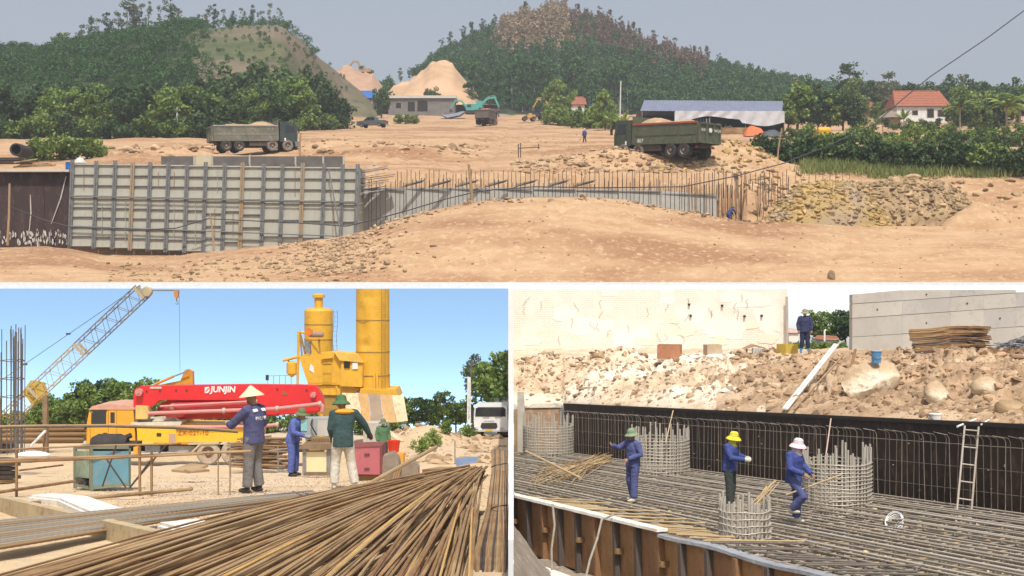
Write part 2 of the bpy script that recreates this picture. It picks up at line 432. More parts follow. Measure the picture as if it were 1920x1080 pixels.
for i in range(3):
    tree_proto('round%d' % i, 'round', leaf_green, 10 + i); tree_proto('dark%d' % i, 'round', leaf_dark, 20 + i)
    tree_proto('tall%d' % i, 'tall', leaf_dark if i else leaf_grey, 30 + i, pale_bark); tree_proto('sparse%d' % i, 'sparse', leaf_grey, 40 + i, pale_bark)
    tree_proto('plant%d' % i, 'plant', leaf_hill, 50 + i, pale_bark); tree_proto('dry%d' % i, 'plant', leaf_dry, 60 + i, pale_bark)
    tree_proto('rustt%d' % i, 'plant', leaf_rust, 70 + i); tree_proto('bush%d' % i, 'bush', leaf_green, 80 + i)
    tree_proto('lime%d' % i, 'round', leaf_lime, 90 + i); tree_proto('limebush%d' % i, 'bush', leaf_lime, 95 + i); tree_proto('darkbush%d' % i, 'bush', leaf_dark, 98 + i)
tree_proto('redbush0', 'bush', leaf_red, 120)
def tree(key, base, h, label, group=None, name='tree', cat='tree', wide=1.0):
    tr, cr, H = TREES[key]; s = h / H
    t = thing(name, label, cat, base, random.uniform(0, 6.28), group)
    t.scale = (s * wide, s * wide, s)
    for nm, me in (('trunk' if name != 'bush' else 'stem', tr), ('crown' if name != 'bush' else 'foliage', cr)):
        o = bpy.data.objects.new(nm, me); link(o); o.parent = t
    return t
# fronded plants
def frond_mesh(name, n, L, droop, leafw, up, mat, seed):
    rs = random.Random(seed); V = []
    for i in range(n):
        a = i * 2.4 + rs.uniform(-.3, .3); el = up + rs.uniform(-.35, .35); p = Vector((0, 0, 0)); d = Vector((math.cos(a) * math.cos(el), math.sin(a) * math.cos(el), math.sin(el)))
        side = Vector((-math.sin(a), math.cos(a), 0)); K = 9
        for k in range(K):
            q = p + d * (L / K); w = leafw * math.sin(math.pi * (k + .7) / (K + .6))
            for sg in (1, -1):
                tip = side * sg * w - Vector((0, 0, w * .45))
                V += [tuple(p), tuple(q), tuple(q + tip + d * .12), tuple(p + tip * .95 + d * .08)]
            p = q; d = (d + Vector((0, 0, -droop))).normalized()
    return quads_mesh(name, np.array(V), mat)
PALM = frond_mesh('fronds', 15, 2.3, .17, .34, .75, leaf_green, 3)
BANANA = frond_mesh('fronds', 9, 2.2, .12, .3, 1.0, leaf_lime, 5)
def palm(base, h, label, me=None, group=None, name='palm_tree', cat='palm', s=1.0):
    t = thing(name, label, cat, base, random.uniform(0, 6), group)
    b = MB(); b.tube([(0, 0, -.3), (.03, 0, h * .5), (.06, .03, h)], [.13 * s, .1 * s, .09 * s], 7); b.build('trunk', pale_bark, t)
    o = bpy.data.objects.new('fronds', me or PALM); link(o); o.parent = t; o.location = (.06, .03, h); o.scale = (s, s, s)
    return t
# merged far wood
def wood_template(n, rx, rz, mat_size, seed):
    c = clump_pts((0, 0, 0), (1, 1, 1), n)
    c[:, 2] = np.where(c[:, 2] > 0, c[:, 2], c[:, 2] * .8)
    c *= np.array([rx, rx, rz]); c[:, :2] *= (1 - .35 * (c[:, 2:3] / rz)); c[:, 2] += rz + 1.0
    return leaf_quads(c, mat_size)
def wood_mass(name, spots, heights, mat, label, n=110, size=.85, rx=1.5, rz=3.2):
    T = [wood_template(n, rx * RNG.uniform(.8, 1.2), rz * RNG.uniform(.85, 1.15), size, i) for i in range(7)]; V = []
    for p, h in zip(spots, heights):
        t = T[random.randrange(7)]; s = h / 7.5; a = random.uniform(0, 6.28); c, sn = math.cos(a), math.sin(a)
        r = np.array([(c, -sn, 0), (sn, c, 0), (0, 0, 1)])
        V.append((t @ r.T) * np.array([s, s, s]) * RNG.uniform(.85, 1.15) + np.array(tuple(p)))
    me = quads_mesh(name, np.vstack(V), mat); o = bpy.data.objects.new(name, me); link(o)
    return tag(o, label, 'wood', kind='stuff')
def grass_mass(name, spots, h, mat, blades=10, w=.05, spread=.25):
    n = len(spots); base = np.repeat(np.array([tuple(p) for p in spots]), blades, axis=0); k = len(base)
    base[:, :2] += RNG.normal(size=(k, 2)) * spread
    a = RNG.uniform(0, 6.28, k); hh = h * RNG.uniform(.5, 1.2, k); side = np.stack([np.cos(a), np.sin(a), np.zeros(k)], 1) * w
    lean = np.stack([RNG.normal(size=k) * .3 * hh, RNG.normal(size=k) * .3 * hh, hh], 1)
    q = np.stack([base - side, base + side, base + lean + side * .2, base + lean - side * .2], 1).reshape(-1, 3)
    me = quads_mesh(name, q, mat); o = bpy.data.objects.new(name, me); link(o); o['kind'] = 'stuff'; return o

# ---------------------------------------------------------------- people
STAND = dict(pel=(0, 0, .92), neck=(0, .0, 1.43), head=(0, .035, 1.565), shL=(-.185, 0, 1.38), elL=(-.25, -.02, 1.12), haL=(-.25, .08, .88),
             shR=(.185, 0, 1.38), elR=(.25, -.02, 1.12), haR=(.25, .08, .88), hipL=(-.09, 0, .9), knL=(-.10, .03, .49), ftL=(-.11, 0, .09),
             hipR=(.09, 0, .9), knR=(.10, .03, .49), ftR=(.11, 0, .09))
def rem(o, vox, it=4):
    m = o.modifiers.new('remesh', 'REMESH'); m.mode = 'VOXEL'; m.voxel_size = vox; m.use_smooth_shade = True
    s = o.modifiers.new('smooth', 'SMOOTH'); s.factor = .5; s.iterations = it
def ring_loft(b, secs, n=14):
    vs = []; fs = []; k = len(secs)
    for c, rx, ry in secs:
        for j in range(n):
            a = 2 * math.pi * j / n; ca, sa = math.cos(a), math.sin(a)
            vs.append((c[0] + rx * math.copysign(abs(ca) ** .8, ca), c[1] + ry * math.copysign(abs(sa) ** .8, sa), c[2]))
    for i in range(k - 1):
        for j in range(n):
            x = i * n + j; y = i * n + (j + 1) % n; fs.append((x, y, y + n, x + n))
    fs.append(tuple(range(n - 1, -1, -1))); fs.append(tuple((k - 1) * n + j for j in range(n)))
    b.add(vs, fs)
def lp(a, b, t): return tuple(a[i] * (1 - t) + b[i] * t for i in range(3))
HATS = {
    'cone': [(.0, .17), (.03, .155), (.09, .095), (.15, .045), (.205, .0), (.21, -.018), (.195, -.012), (.10, .04), (.0, .06)],
    'pith': [(.0, .135), (.05, .128), (.085, .10), (.098, .06), (.102, .02), (.14, -.005), (.168, -.03), (.166, -.042), (.10, .0), (.0, .03)],
    'floppy': [(.0, .125), (.06, .118), (.092, .09), (.10, .04), (.108, .01), (.15, -.02), (.175, -.055), (.172, -.062), (.10, .0), (.0, .03)],
    'hard': [(.0, .14), (.05, .13), (.09, .10), (.115, .05), (.12, .0), (.13, -.005), (.128, -.012), (.1, .0), (.0, .03)]}
def person(label, loc, yaw, J, shirt, trous, hat, hatmat, shoe=None, sleeves=True, hood=None, boots=None, extra=None, glove=None, group=None, tilt=0.0, scale=1.0, hem=.10):
    j = dict(STAND); j.update(J)
    t = thing('person', label, 'person', loc, yaw, group); t.scale = (scale,) * 3
    V = {k: Vector(v) for k, v in j.items()}
    b = MB()   # the body: one continuous skin surface
    b.tube([V['pel'], lp(V['pel'], V['neck'], .5), V['neck']], [.085, .08, .07], 10)
    b.tube([V['neck'] - Vector((0, 0, .03)), lp(V['neck'], V['head'], .45), V['head']], [.055, .05, .05], 10)
    b.ell(V['head'], (.074, .092, .112)); b.ell(V['head'] + Vector((0, .035, -.055)), (.052, .055, .055))
    b.tube([V['head'] + Vector((0, .085, .015)), V['head'] + Vector((0, .112, -.022))], [.012, .018], 6)
    for sx in (-1, 1):
        b.ell(V['head'] + Vector((sx * .078, -.005, -.01)), (.012, .022, .032), 8, 6)
    b.ell(V['head'] + Vector((0, .088, -.06)), (.025, .012, .008), 8, 5)
    for s in 'LR':
        b.tube([V['neck'] + Vector((0, 0, -.05)), V['sh' + s], V['el' + s], lp(V['el' + s], V['ha' + s], .85)], [.05, .042, .036, .027], 9)
        b.tube([V['pel'], V['hip' + s], V['kn' + s], V['ft' + s]], [.07, .062, .045, .036], 9)
        e, h = V['el' + s], V['ha' + s]; d = (h - e).normalized(); sg = -1 if s == 'L' else 1
        side = d.cross(Vector((0, 1, 0.2))); side = side.normalized() if side.length > .2 else Vector((1, 0, 0))
        nrm = d.cross(side).normalized()
        rot = Matrix((side, nrm, d)).transposed()
        b.ell(h + d * .035, (.042, .018, .052), 10, 7, 0, rot)
        for k, (off, L) in enumerate(((-.030, .062), (-.010, .074), (.011, .07), (.030, .055))):
            p0 = h + d * .06 + side * off; p1 = p0 + d * L * .55 + nrm * .012; p2 = p1 + d * L * .25 + nrm * L * .45
            b.tube([p0, p1, p2], [.0105, .0098, .0085], 6)
        p0 = h + d * .012 - side * .035; b.tube([p0, p0 - side * .025 + d * .03 + nrm * .01, p0 - side * .02 + d * .06 + nrm * .03], [.012, .011, .0095], 6)
    bo = b.build('body', [skin], t); rem(bo, .0085, 3)
    for sx in (-1, 1):
        e = MB(); e.ell(V['head'] + Vector((sx * .03, .078, .012)), (.013, .01, .008), 8, 6); e.build('eye', black_rub, bo)
    # trousers
    b = MB(); p = V['pel']
    ring_loft(b, [((p.x, p.y, p.z - .1), .165, .13), ((p.x, p.y, p.z), .18, .14), ((p.x, p.y, p.z + .1), .17, .13)])
    for s in 'LR':
        h, k, f = V['hip' + s], V['kn' + s], V['ft' + s]
        stop = .72 if boots else .96
        b.tube([h + Vector((0, 0, .04)), lp(h, k, .35), lp(h, k, .8), k, lp(k, f, .4), lp(k, f, stop)], [.108, .106, .092, .090, .088, .086 if not boots else .066], 12)
    o = b.build('trousers', trous, t); rem(o, .016, 4)
    # jacket
    b = MB(); n = V['neck']; hemc = p + Vector((0, 0, -hem))
    ring_loft(b, [(tuple(hemc), .200, .155), (tuple(p + Vector((0, 0, .05))), .188, .148), (lp(p, n, .35), .184, .142), (lp(p, n, .65), .202, .150), (lp(p, n, .88), .190, .132), (tuple(n + Vector((0, 0, .0))), .085, .085), (tuple(n + Vector((0, .01, .035))), .065, .07)])
    for s in 'LR':
        sh, e, h = V['sh' + s], V['el' + s], V['ha' + s]
        b.tube([lp(n, sh, .55), sh, lp(sh, e, .5), e, lp(e, h, .5), lp(e, h, .93)], [.074, .086, .076, .070, .062, .052], 12)
    o = b.build('jacket', shirt, t); rem(o, .015, 4); jacket = o
    # shoes
    for s in 'LR':
        f, k = V['ft' + s], V['kn' + s]; b = MB()
        b.ell(f + Vector((0, .055, -.045)), (.048, .135, .045), 10, 8); b.tube([f + Vector((0, 0, -.06)), f + Vector((0, 0, .03))], [.045, .045], 9)
        if boots: b.tube([f, lp(f, k, .35), lp(f, k, .7)], [.05, .058, .064], 10)
        o = b.build('boot' if boots else 'shoe', boots or shoe or black_rub, t); rem(o, .012, 3)
        if glove:
            e, h = V['el' + s], V['ha' + s]; d = (h - e).normalized(); g = MB()
            g.tube([lp(e, h, .85), h, h + d * .06, h + d * .115], [.047, .05, .052, .036], 9); go = g.build('glove', glove, t); rem(go, .01, 2)
    # hat
    if hat:
        b = MB(); hc = V['head'] + Vector((0, 0, .045)); b.lathe(HATS[hat], (0, 0, 0), 22)
        o = b.build('hat', hatmat, t); o.location = hc; o.rotation_euler = (R(-8) + tilt, 0, 0)
        if hat == 'cone': b2 = MB(); b2.tube([(-.08, 0, 0), (-.06, .05, -.13), (0, .07, -.17), (.06, .05, -.13), (.08, 0, 0)], .004, 5); b2.build('chin_strap', shirt, o)
    if hood:
        b = MB(); hc = V['head']; ring_loft(b, [(tuple(n + Vector((0, .01, -.07))), .14, .12), (tuple(n + Vector((0, .01, 0))), .1, .095), (tuple(hc + Vector((0, -.015, -.05))), .086, .095), (tuple(hc + Vector((0, -.03, .05))), .086, .09)])
        o = b.build('scarf', hood, t); rem(o, .013, 3)
    return t, jacket

# ---------------------------------------------------------------- vehicles (x forward, y to the side, z up)
def wheel(parent, c, r, w, tm, rm, name='wheel'):
    b = MB(); b.lathe([(r * .58, -w * .5), (r * .9, -w * .5), (r, -w * .38), (r, w * .38), (r * .9, w * .5), (r * .58, w * .5)], (0, 0, 0), 22, 0, 'Y')
    o = b.build(name, tm, parent); o.location = c
    b = MB(); sg = 1 if c[1] >= 0 else -1
    b.lathe([(r * .6, -w * .4), (r * .6, w * .42), (r * .5, w * .3), (r * .46, w * .12), (r * .22, w * .15), (r * .2, w * .4), (.001, w * .42)][::1], (0, 0, 0), 18, 0, 'Y')
    ro = b.build('rim', rm, o)
    if sg < 0: ro.rotation_euler = (0, 0, math.pi)
    return o
def dump_truck(label, loc, rz, cabm, bedm, stripem, loadm, chm, group=None, number=None):
    hx, hy = math.cos(rz), math.sin(rz); z0 = ztop(loc[0] - 3 * hx, loc[1] - 3 * hy); z1 = ztop(loc[0] + 3 * hx, loc[1] + 3 * hy)
    t = thing('dump_truck', label, 'truck', (loc[0], loc[1], (z0 + z1) / 2 + .03), rz, group); t.rotation_euler = (0, -.4 * math.atan((z1 - z0) / 6), rz)
    b = MB(); b.bb(-4.3, 3.6, -.45, .45, .75, 1.05); b.bb(-1.0, 1.1, -1.15, 1.15, .55, 1.0)
    for x in (-3.3, -2.0, 1.6, 3.0): b.cyl((x, -1.1, .55), (x, 1.1, .55), .1)
    b.build('chassis', chm, t)
    for x in (-3.35, -2.05, 1.35, 2.95):
        for sy in (-1, 1): wheel(t, (x, sy * 1.02, .56), .56, .42 if x > 0 else .55, black_rub if x < 0 else dusty_rub, M('rim_dusty', (.30, .25, .2), (.16, .13, .1), 3, .8))
    # cab
    b = MB(); side = [(2.15, 0, .95), (3.95, 0, .8), (4.02, 0, 1.75), (3.82, 0, 2.75), (3.6, 0, 2.92), (2.2, 0, 2.92)]
    b.prism([(x, -1.2, z) for x, y, z in side], (0, 2.4, 0)); cab = b.build('cab', cabm, t)
    b = MB(); b.prism([(4.035, -1.08, 1.8), (4.035, 1.08, 1.8), (3.86, 1.05, 2.66), (3.86, -1.05, 2.66)], (.012, 0, .003)); b.build('windscreen', glass_dark, cab)
    for sy in (-1, 1):
        b = MB(); y = sy * 1.205
        b.prism([(2.75, y, 1.85), (3.75, y, 1.85), (3.62, y, 2.6), (2.75, y, 2.6)], (0, sy * .012, 0)); b.build('side_window', glass_dark, cab)
        b = MB(); b.bb(2.62, 2.66, y - .005, y + .006, 1.0, 2.7); b.bb(3.74, 3.78, y - .005, y + .006, 1.0, 1.85); b.bb(2.72, 2.9, y - .01, y + .02, 1.6, 1.65); b.build('door_seam', black_rub, cab)
        b = MB(); b.tube([(3.9, sy * 1.2, 2.4), (4.1, sy * 1.42, 2.35), (4.1, sy * 1.42, 1.95)], .02, 6); b.bb(4.05, 4.13, sy * 1.42 - .1, sy * 1.42 + .1, 1.8, 2.25); b.build('mirror', black_rub, cab)
        b = MB(); b.box((4.03, sy * .95, 1.1), (.08, .36, .22)); b.build('headlight', M('lamp_glass', (.75, .75, .72), rough=.2), cab)
    b = MB(); b.bb(3.7, 4.12, -1.22, 1.22, .45, .95); b.build('bumper', M('bumper_grey', (.18, .19, .18), rough=.6), cab)
    b = MB()
    for k in range(4): b.bb(4.0, 4.05, -.7, .7, 1.25 + k * .11, 1.31 + k * .11)
    b.build('grille', black_rub, cab)
    b = MB(); b.bb(2.6, 2.75, -1.235, -1.205, 1.02, 1.32); b.bb(2.6, 2.75, 1.205, 1.235, 1.02, 1.32); b.build('number_plate', white_paint, cab)
    # tipping body
    z0, z1 = 1.22, 2.5; L0, L1 = -4.6, 1.95
    bed = MB(); bed.bb(L0, L1, -1.2, 1.2, z0 - .12, z0); bed = bed.build('dump_body', bedm, t)
    for sy in (-1, 1):
        b = MB(); y0, y1 = (sy * 1.2, sy * 1.25) if sy > 0 else (-1.25, -1.2)
        b.bb(L0, L1, y0, y1, z0 - .12, z1); b.bb(L0, L1, y0 - .03, y1 + .03, z0 - .2, z0 - .05)
        for k in range(5):
            x = L0 + .3 + k * 1.5; b.bb(x - .05, x + .05, y0 - (.05 if sy < 0 else 0), y1 + (.05 if sy > 0 else 0), z0 - .05, z1 - .12)
        b.build('side_wall', bedm, bed)
        b = MB(); b.bb(L0, L1, y0 - .06, y1 + .06, z1, z1 + .13); b.build('top_rail', stripem, bed)
        b = MB(); b.bb(L0 + .1, L1 - .1, y0 - .035, y1 + .035, z0 + .45, z0 + .52); b.build('side_strip', stripem if number is None else bedm, bed)
    b = MB(); b.bb(L1, L1 + .08, -1.25, 1.25, z0 - .12, z1 + .7); b.prism([(L1 + .08, -1.2, z1 + .62), (L1 + .08, -1.2, z1 + .7), (L1 + .45, -1.2, z1 + .7)], (0, 2.4, 0)); b.build('headboard', bedm, bed)
    tg = MB(); tg.bb(L0 - .1, L0 - .04, -1.22, 1.22, z0 - .15, z1 + .05)
    for y in (-1.15, -.4, .4, 1.15): tg.bb(L0 - .2, L0 - .1, y - .06, y + .06, z0 - .15, z1 + .05)
    tg.bb(L0 - .2, L0 - .1, -1.22, 1.22, z1 - .06, z1 + .06); tg.bb(L0 - .2, L0 - .1, -1.22, 1.22, z0 - .16, z0 - .02); tgo = tg.build('tailgate', bedm, bed)
    ld = MB(); n = 18; m = 8; pts = []
    for i in range(n):
        for k in range(m):
            x = L0 + .05 + (L1 - L0 - .1) * i / (n - 1); y = -1.17 + 2.34 * k / (m - 1)
            hgt = z1 - .1 + .75 * math.exp(-((x - .6) / 1.5) ** 2) * (1 - (y / 1.3) ** 2) + .5 * math.exp(-((x + 2.4) / 1.4) ** 2) * (1 - (y / 1.3) ** 2) + .07 * nz(x * 3, y * 3, loc[0])
            pts.append((x, y, hgt))
    ld.add(pts, [(i * m + k, (i + 1) * m + k, (i + 1) * m + k + 1, i * m + k + 1) for i in range(n - 1) for k in range(m - 1)])
    ld.build('load', loadm, bed)
    for x0, x1 in ((-4.0, -2.75), (-2.7, -1.4)):
        for sy in (-1, 1):
            b = MB(); b.tube([(x0, sy * 1.05, .9), (x0 + .2, sy * 1.05, 1.2), (x1 - .2, sy * 1.05, 1.2), (x1, sy * 1.05, .9)], .04, 6); b.build('mudguard', chm, t)
    for sy in (-1, 1):
        b = MB(); b.bb(L0 + .25, L0 + .3, sy * .9 - .15, sy * .9 + .15, .72, .86); b.build('tail_lamp', M('tail_red', (.45, .05, .03), rough=.4), t)
    if number:
        text_obj('number_lettering', number, .42, white_paint, bed, (L1 - .9, 1.30, z0 + .06), (R(90), 0, math.pi))
        text_obj('tailgate_lettering', 'ALR', .26, white_paint, tgo, (L0 - .21, .78, z0 + .8), (R(90), 0, -R(90)))
        text_obj('tailgate_lettering', 'NCLJR', .26, white_paint, tgo, (L0 - .21, -.78, z0 + .8), (R(90), 0, -R(90)))
        b = MB(); b.cyl((L0 - .22, 0, z0 + .8), (L0 - .19, 0, z0 + .8), .17, None, 16); b.build('tailgate_emblem', white_paint, tgo)
    return t
# ================================================================ WHITE PICTURE BORDERS ADDED AS A WALL, AND SKY SCREENS
border_t = thing('border_wall', 'long plain white picture border added as a wall between the three work areas', 'wall', (0, 84.3, -13))
b = MB(); b.bb(-60, 60, 84.0, 84.6, -14, .385); b.build('cross_border', white_paint, border_t, True)
DIV = [(6.0, .4), (8.0, .45), (10.5, .5), (14.0, .6), (18.5, .7), (24.5, .8), (32.0, 1.0), (48.0, None), (84.0, None)]   # the added border wall steps up, thickened with distance to look evenly wide
for (ya, ha), (yb, _) in zip(DIV[:-1], DIV[1:]):
    w = 10.0 * ya / F; x0 = -7.0 * ya / F; b = MB(); b.bb(x0, x0 + w, ya, yb - .002, -14, -.02 if ha is None else -.12 * ya - .861 + ha); b.build('dividing_section', white_paint, border_t, True)
b = MB(); b.bb(-.17, .17, 83.4, 83.98, -14, -.03); b.build('border_post', white_paint, border_t, True)
sky_blue = skymat('sky_blue', -12.5, .34, 4.8, .90, .5, hue=.484)
sky_pale = skymat('sky_pale', -5.0, .30, 1.5, .35, 2.5)
b = MB(); b.bb(-60, -.02, 83.75, 83.9, -14, -.035); tag(b.build('sky', sky_blue, None), 'clear blue sky behind the crane and the yellow silos', None, None, 'structure')
b = MB(); b.bb(.02, 60, 83.75, 83.9, -14, -.035); tag(b.build('sky', sky_pale, None), 'glaring white sky behind the excavation', None, None, 'structure')

# ================================================================ UPPER PICTURE: the road cutting
CREST = [(-200, 466), (0, 464), (70, 462), (130, 466), (200, 479), (330, 480), (450, 466), (560, 455), (620, 447), (690, 432), (740, 413), (800, 396), (880, 379), (1000, 369), (1100, 369), (1170, 374), (1220, 385), (1300, 399), (1400, 416), (1470, 416), (1600, 424), (1750, 424), (1920, 418), (2100, 415)]
TERR = [(84, 9.0), (105, 9.35), (112, 10.1), (126, 12.75), (150, 16.5), (165, 18.8), (185, 22.0), (200, 24.3), (250, 32.1), (300, 39.9), (345, 46.8), (700, 60)]
def YG(py): return 16500.0 / max(12.0, py - 166)      # distance at which the upper level shows at this height
def ztop(X, Y):
    px = 960 + F * X / Y
    cz = (540 - interp(px, CREST)) / F * 100
    if Y <= 100:
        t = (Y - 84) / 16; z = .33 + (cz - .33) * (t * (1.25 - .25 * t))
        z += .14 * fbm(X * .35, Y * .35, 1.3) * min(1, (Y - 84) / 2) + .05 * nz(X * 1.6, Y * 1.6)
        for x0, sl, w in RUTS: z -= .15 * (math.exp(-((X - x0 - sl * (Y - 84) - .5 * math.sin(Y * .22)) / w) ** 2) - .5 * math.exp(-((X - x0 - sl * (Y - 84) - .5 * math.sin(Y * .22) - 2.2 * w) / w) ** 2)) * min(1, (Y - 84) / 2)
    else:
        zt = interp(Y, TERR)
        if px < 676: edge = 105.3; low = 2.6
        elif px < 1395: edge = 110.0; low = 3.2
        else: edge = 104; low = cz
        k = sstep(1330, 1490, px + 40 * nz(X * .5, Y * .5, 6))
        f0 = sstep(edge, edge + .9, Y)
        zl = cz + (low - cz) * sstep(100, 102.2, Y)
        zr = cz + (zt - cz) * sstep(101, 118, Y)
        z = (zl * (1 - f0) + zt * f0) * (1 - k) + zr * k
        a = sstep(106, 112, Y)
        z += a * (.32 * fbm(X * .13, Y * .10, 4.0) + .10 * nz(X * .9, Y * .9, 2.0))
        for x0, sl, w in RUTS2: z -= .2 * math.exp(-((X - x0 - sl * (Y - 112) - 1.2 * math.sin(Y * .06)) / w) ** 2) * a
        # heaps of spoil on the upper level
        for hx, hy, rx, ry, hh in HEAPS: z += hh * math.exp(-((X - hx) / rx) ** 2 - ((Y - hy) / ry) ** 2)
    return z
RUTS = [(-3.0, .38, .28), (-1.2, .38, .28), (4.5, .10, .3), (6.3, .10, .3), (12, 1.1, .3), (14, 1.1, .3), (-9, .9, .25), (-7.4, .9, .25)]
RUTS2 = [(-6, .05, .4), (-4, .05, .4), (1, -.02, .4), (3, -.02, .4), (-16, .2, .4), (-14, .2, .4), (5.5, -.03, .4)]
def heap(px, Y, w, ry, h): X = (px - 960) / F * Y; HEAPS.append((X, Y, w, ry, h))
HEAPS = []
heap(1105, 118, 4.2, 3.0, 1.25); heap(1180, 117, 3.2, 2.5, .9); heap(1300, 118, 3.6, 3.0, 1.9); heap(1370, 119, 3.0, 3.0, 1.6); heap(1430, 118, 2.0, 3.0, .7)
heap(760, 131, 6.0, 3.5, 1.0); heap(660, 134, 4.0, 3.0, .8); heap(590, 134, 5.0, 3.0, 1.1); heap(880, 138, 4.0, 3.0, .5); heap(330, 128, 4.5, 2.5, 1.0); heap(240, 124, 3.0, 2, .6)
heap(1140, 140, 5, 3, .7)
rows = [84.05 + .4 * i for i in range(78)] + [115.6 + .9 * i for i in range(80)] + [188 + 3.0 * i for i in range(55)] + [370, 420, 500, 700]
cols = np.arange(-420, 2341, 9)
pts = []
for Y in rows:
    for px in cols:
        X = (px - 960) / F * Y; pts.append((X, Y, ztop(X, Y)))
grid_obj('ground', pts, len(rows), len(cols), dirt_top)

# loose stones and clods
def on_top(px, Y): X = (px - 960) / F * Y; return Vector((X, Y, ztop(X, Y)))
def stones(name, n, pxr, Yr, sr, mat, lib=None, sink=.2, gauss=False):
    ps = []; ss = []
    for _ in range(n):
        px = random.gauss((pxr[0] + pxr[1]) / 2, (pxr[1] - pxr[0]) / 4.2) if gauss else random.uniform(*pxr)
        Y = random.uniform(*Yr); s = sr[0] + (sr[1] - sr[0]) * random.random() ** 3
        p = on_top(px, Y); p.z += s * (.35 - sink); ps.append(p); ss.append(s)
    return scatter(name, ps, ss, mat, lib)
tag(stones('rubble', 1100, (520, 760), (86, 99.5), (.04, .30), clod_tan, None, .15, True), 'broken stones on the bank in front of the formwork', kind='stuff')
tag(stones('rubble', 420, (200, 700), (84.3, 94), (.05, .26), clod_grey), 'small stones along the front of the bank', kind='stuff')
tag(stones('gravel', 900, (-50, 1950), (84.2, 100), (.02, .12), clod_tan, CLODS), 'scattered grit on the packed earth ramp', kind='stuff')
tag(stones('rubble', 380, (690, 1450), (98.6, 101.2), (.06, .34), clod_tan), 'crumbled edge of the earth ramp', kind='stuff')
tag(stones('rubble', 750, (960, 1330), (112, 121), (.08, .45), clod_tan), 'broken stone spoil on the upper level beside the dump truck', kind='stuff')
tag(stones('rubble', 420, (1230, 1460), (113, 121), (.08, .4), clod_ochre), 'yellow spoil behind the starter bars', kind='stuff')
tag(stones('rubble', 420, (560, 900), (128, 160), (.08, .6), clod_tan), 'low ridge of broken stone beyond the formwork', kind='stuff')
tag(stones('rubble', 260, (200, 430), (124, 150), (.08, .6), clod_tan), 'pale stones near the hedge', kind='stuff')
tag(stones('rubble', 260, (1420, 1950), (108, 121), (.08, .5), clod_grey), 'grey stones along the track', kind='stuff')
tag(stones('gravel', 700, (350, 1450), (112, 185), (.04, .22), clod_tan, CLODS), 'grit on the upper haul road', kind='stuff')

tag(stones('rubble', 420, (1340, 1500), (100, 113), (.06, .42), clod_tan), 'earth clods tumbled into the end of the trench', kind='stuff')
# rubble heaps at the end of the trench
def rubble_heap(name, label, prof, Y, depth, mat, n, smax, cmat):
    """a heap with the outline prof [(px, py)] standing at Y; stones laid over it"""
    x0, x1 = prof[0][0], prof[-1][0]; nc, nr = 56, 22; pts = []
    for i in range(nr):
        v = i / (nr - 1)
        for k in range(nc):
            px = x0 + (x1 - x0) * k / (nc - 1); yy = Y - depth + 2 * depth * v; pg = max(px, 1475)
            X = (px - 960) / F * yy; g = ztop((pg - 960) / F * yy, yy) - .15
            zc = (540 - interp(px, prof)) / F * Y; h = max(0, zc - (ztop((pg - 960) / F * Y, Y) - .15))
            e = math.sin(math.pi * v) ** .7
            pts.append((X, yy, g + h * e * (1 + .12 * nz(px * .03, yy, 7)) + .22 * e * fbm(X * .9, yy * .9, 3.0)))
    o = grid_obj(name, pts, nr, nc, mat, None); tag(o, label, 'spoil heap')
    ps = []; ss = []
    for _ in range(n):
        i0 = random.randrange(nr - 1); k0 = random.randrange(nc - 1); p = Vector(pts[i0 * nc + k0]).lerp(Vector(pts[i0 * nc + k0 + 1]), random.random()).lerp(Vector(pts[(i0 + 1) * nc + k0]).lerp(Vector(pts[(i0 + 1) * nc + k0 + 1]), random.random()), random.random()); s = .05 + smax * random.random() ** 2.6; ps.append(p); ss.append(s)
    c = scatter('clods', ps, ss, cmat); c.parent = o
    return o
rubble_heap('spoil_heap', 'heap of ochre clay lumps at the end of the starter bars', [(1432, 414), (1462, 380), (1495, 348), (1540, 342), (1590, 340), (1620, 350), (1650, 385), (1675, 425)], 103, 3.0, clod_ochre, 2400, .28, clod_ochre)
rubble_heap('spoil_heap', 'heap of grey brown broken stone beside the ochre clay', [(1580, 425), (1610, 355), (1660, 338), (1720, 335), (1770, 345), (1810, 372), (1850, 400), (1890, 420)], 104.5, 3.0, clod_grey, 2600, .28, clod_grey)
rubble_heap('sand_heap', 'smooth pale heap of fines at the edge of the stone heap', [(1765, 424), (1800, 395), (1830, 380), (1870, 388), (1920, 395), (1990, 420)], 100.5, 2.4, dirt_top, 60, .12, clod_tan)
boulder('boulder', 'single pale stone lying alone on the ramp', on_top(1560, 84.9) + Vector((0, 0, .12)), (.32, .3, .4), 5, clod_tan)
boulder('boulder', 'grey pink rock slab on the track before the hedge', on_top(1625, 112) + Vector((0, 0, .2)), (1.3, .9, .55), 8, clod_grey)
boulder('boulder', 'brown rock at the verge beside the long grass', on_top(1712, 114) + Vector((0, 0, .2)), (.9, .7, .5), 9, clod_tan)

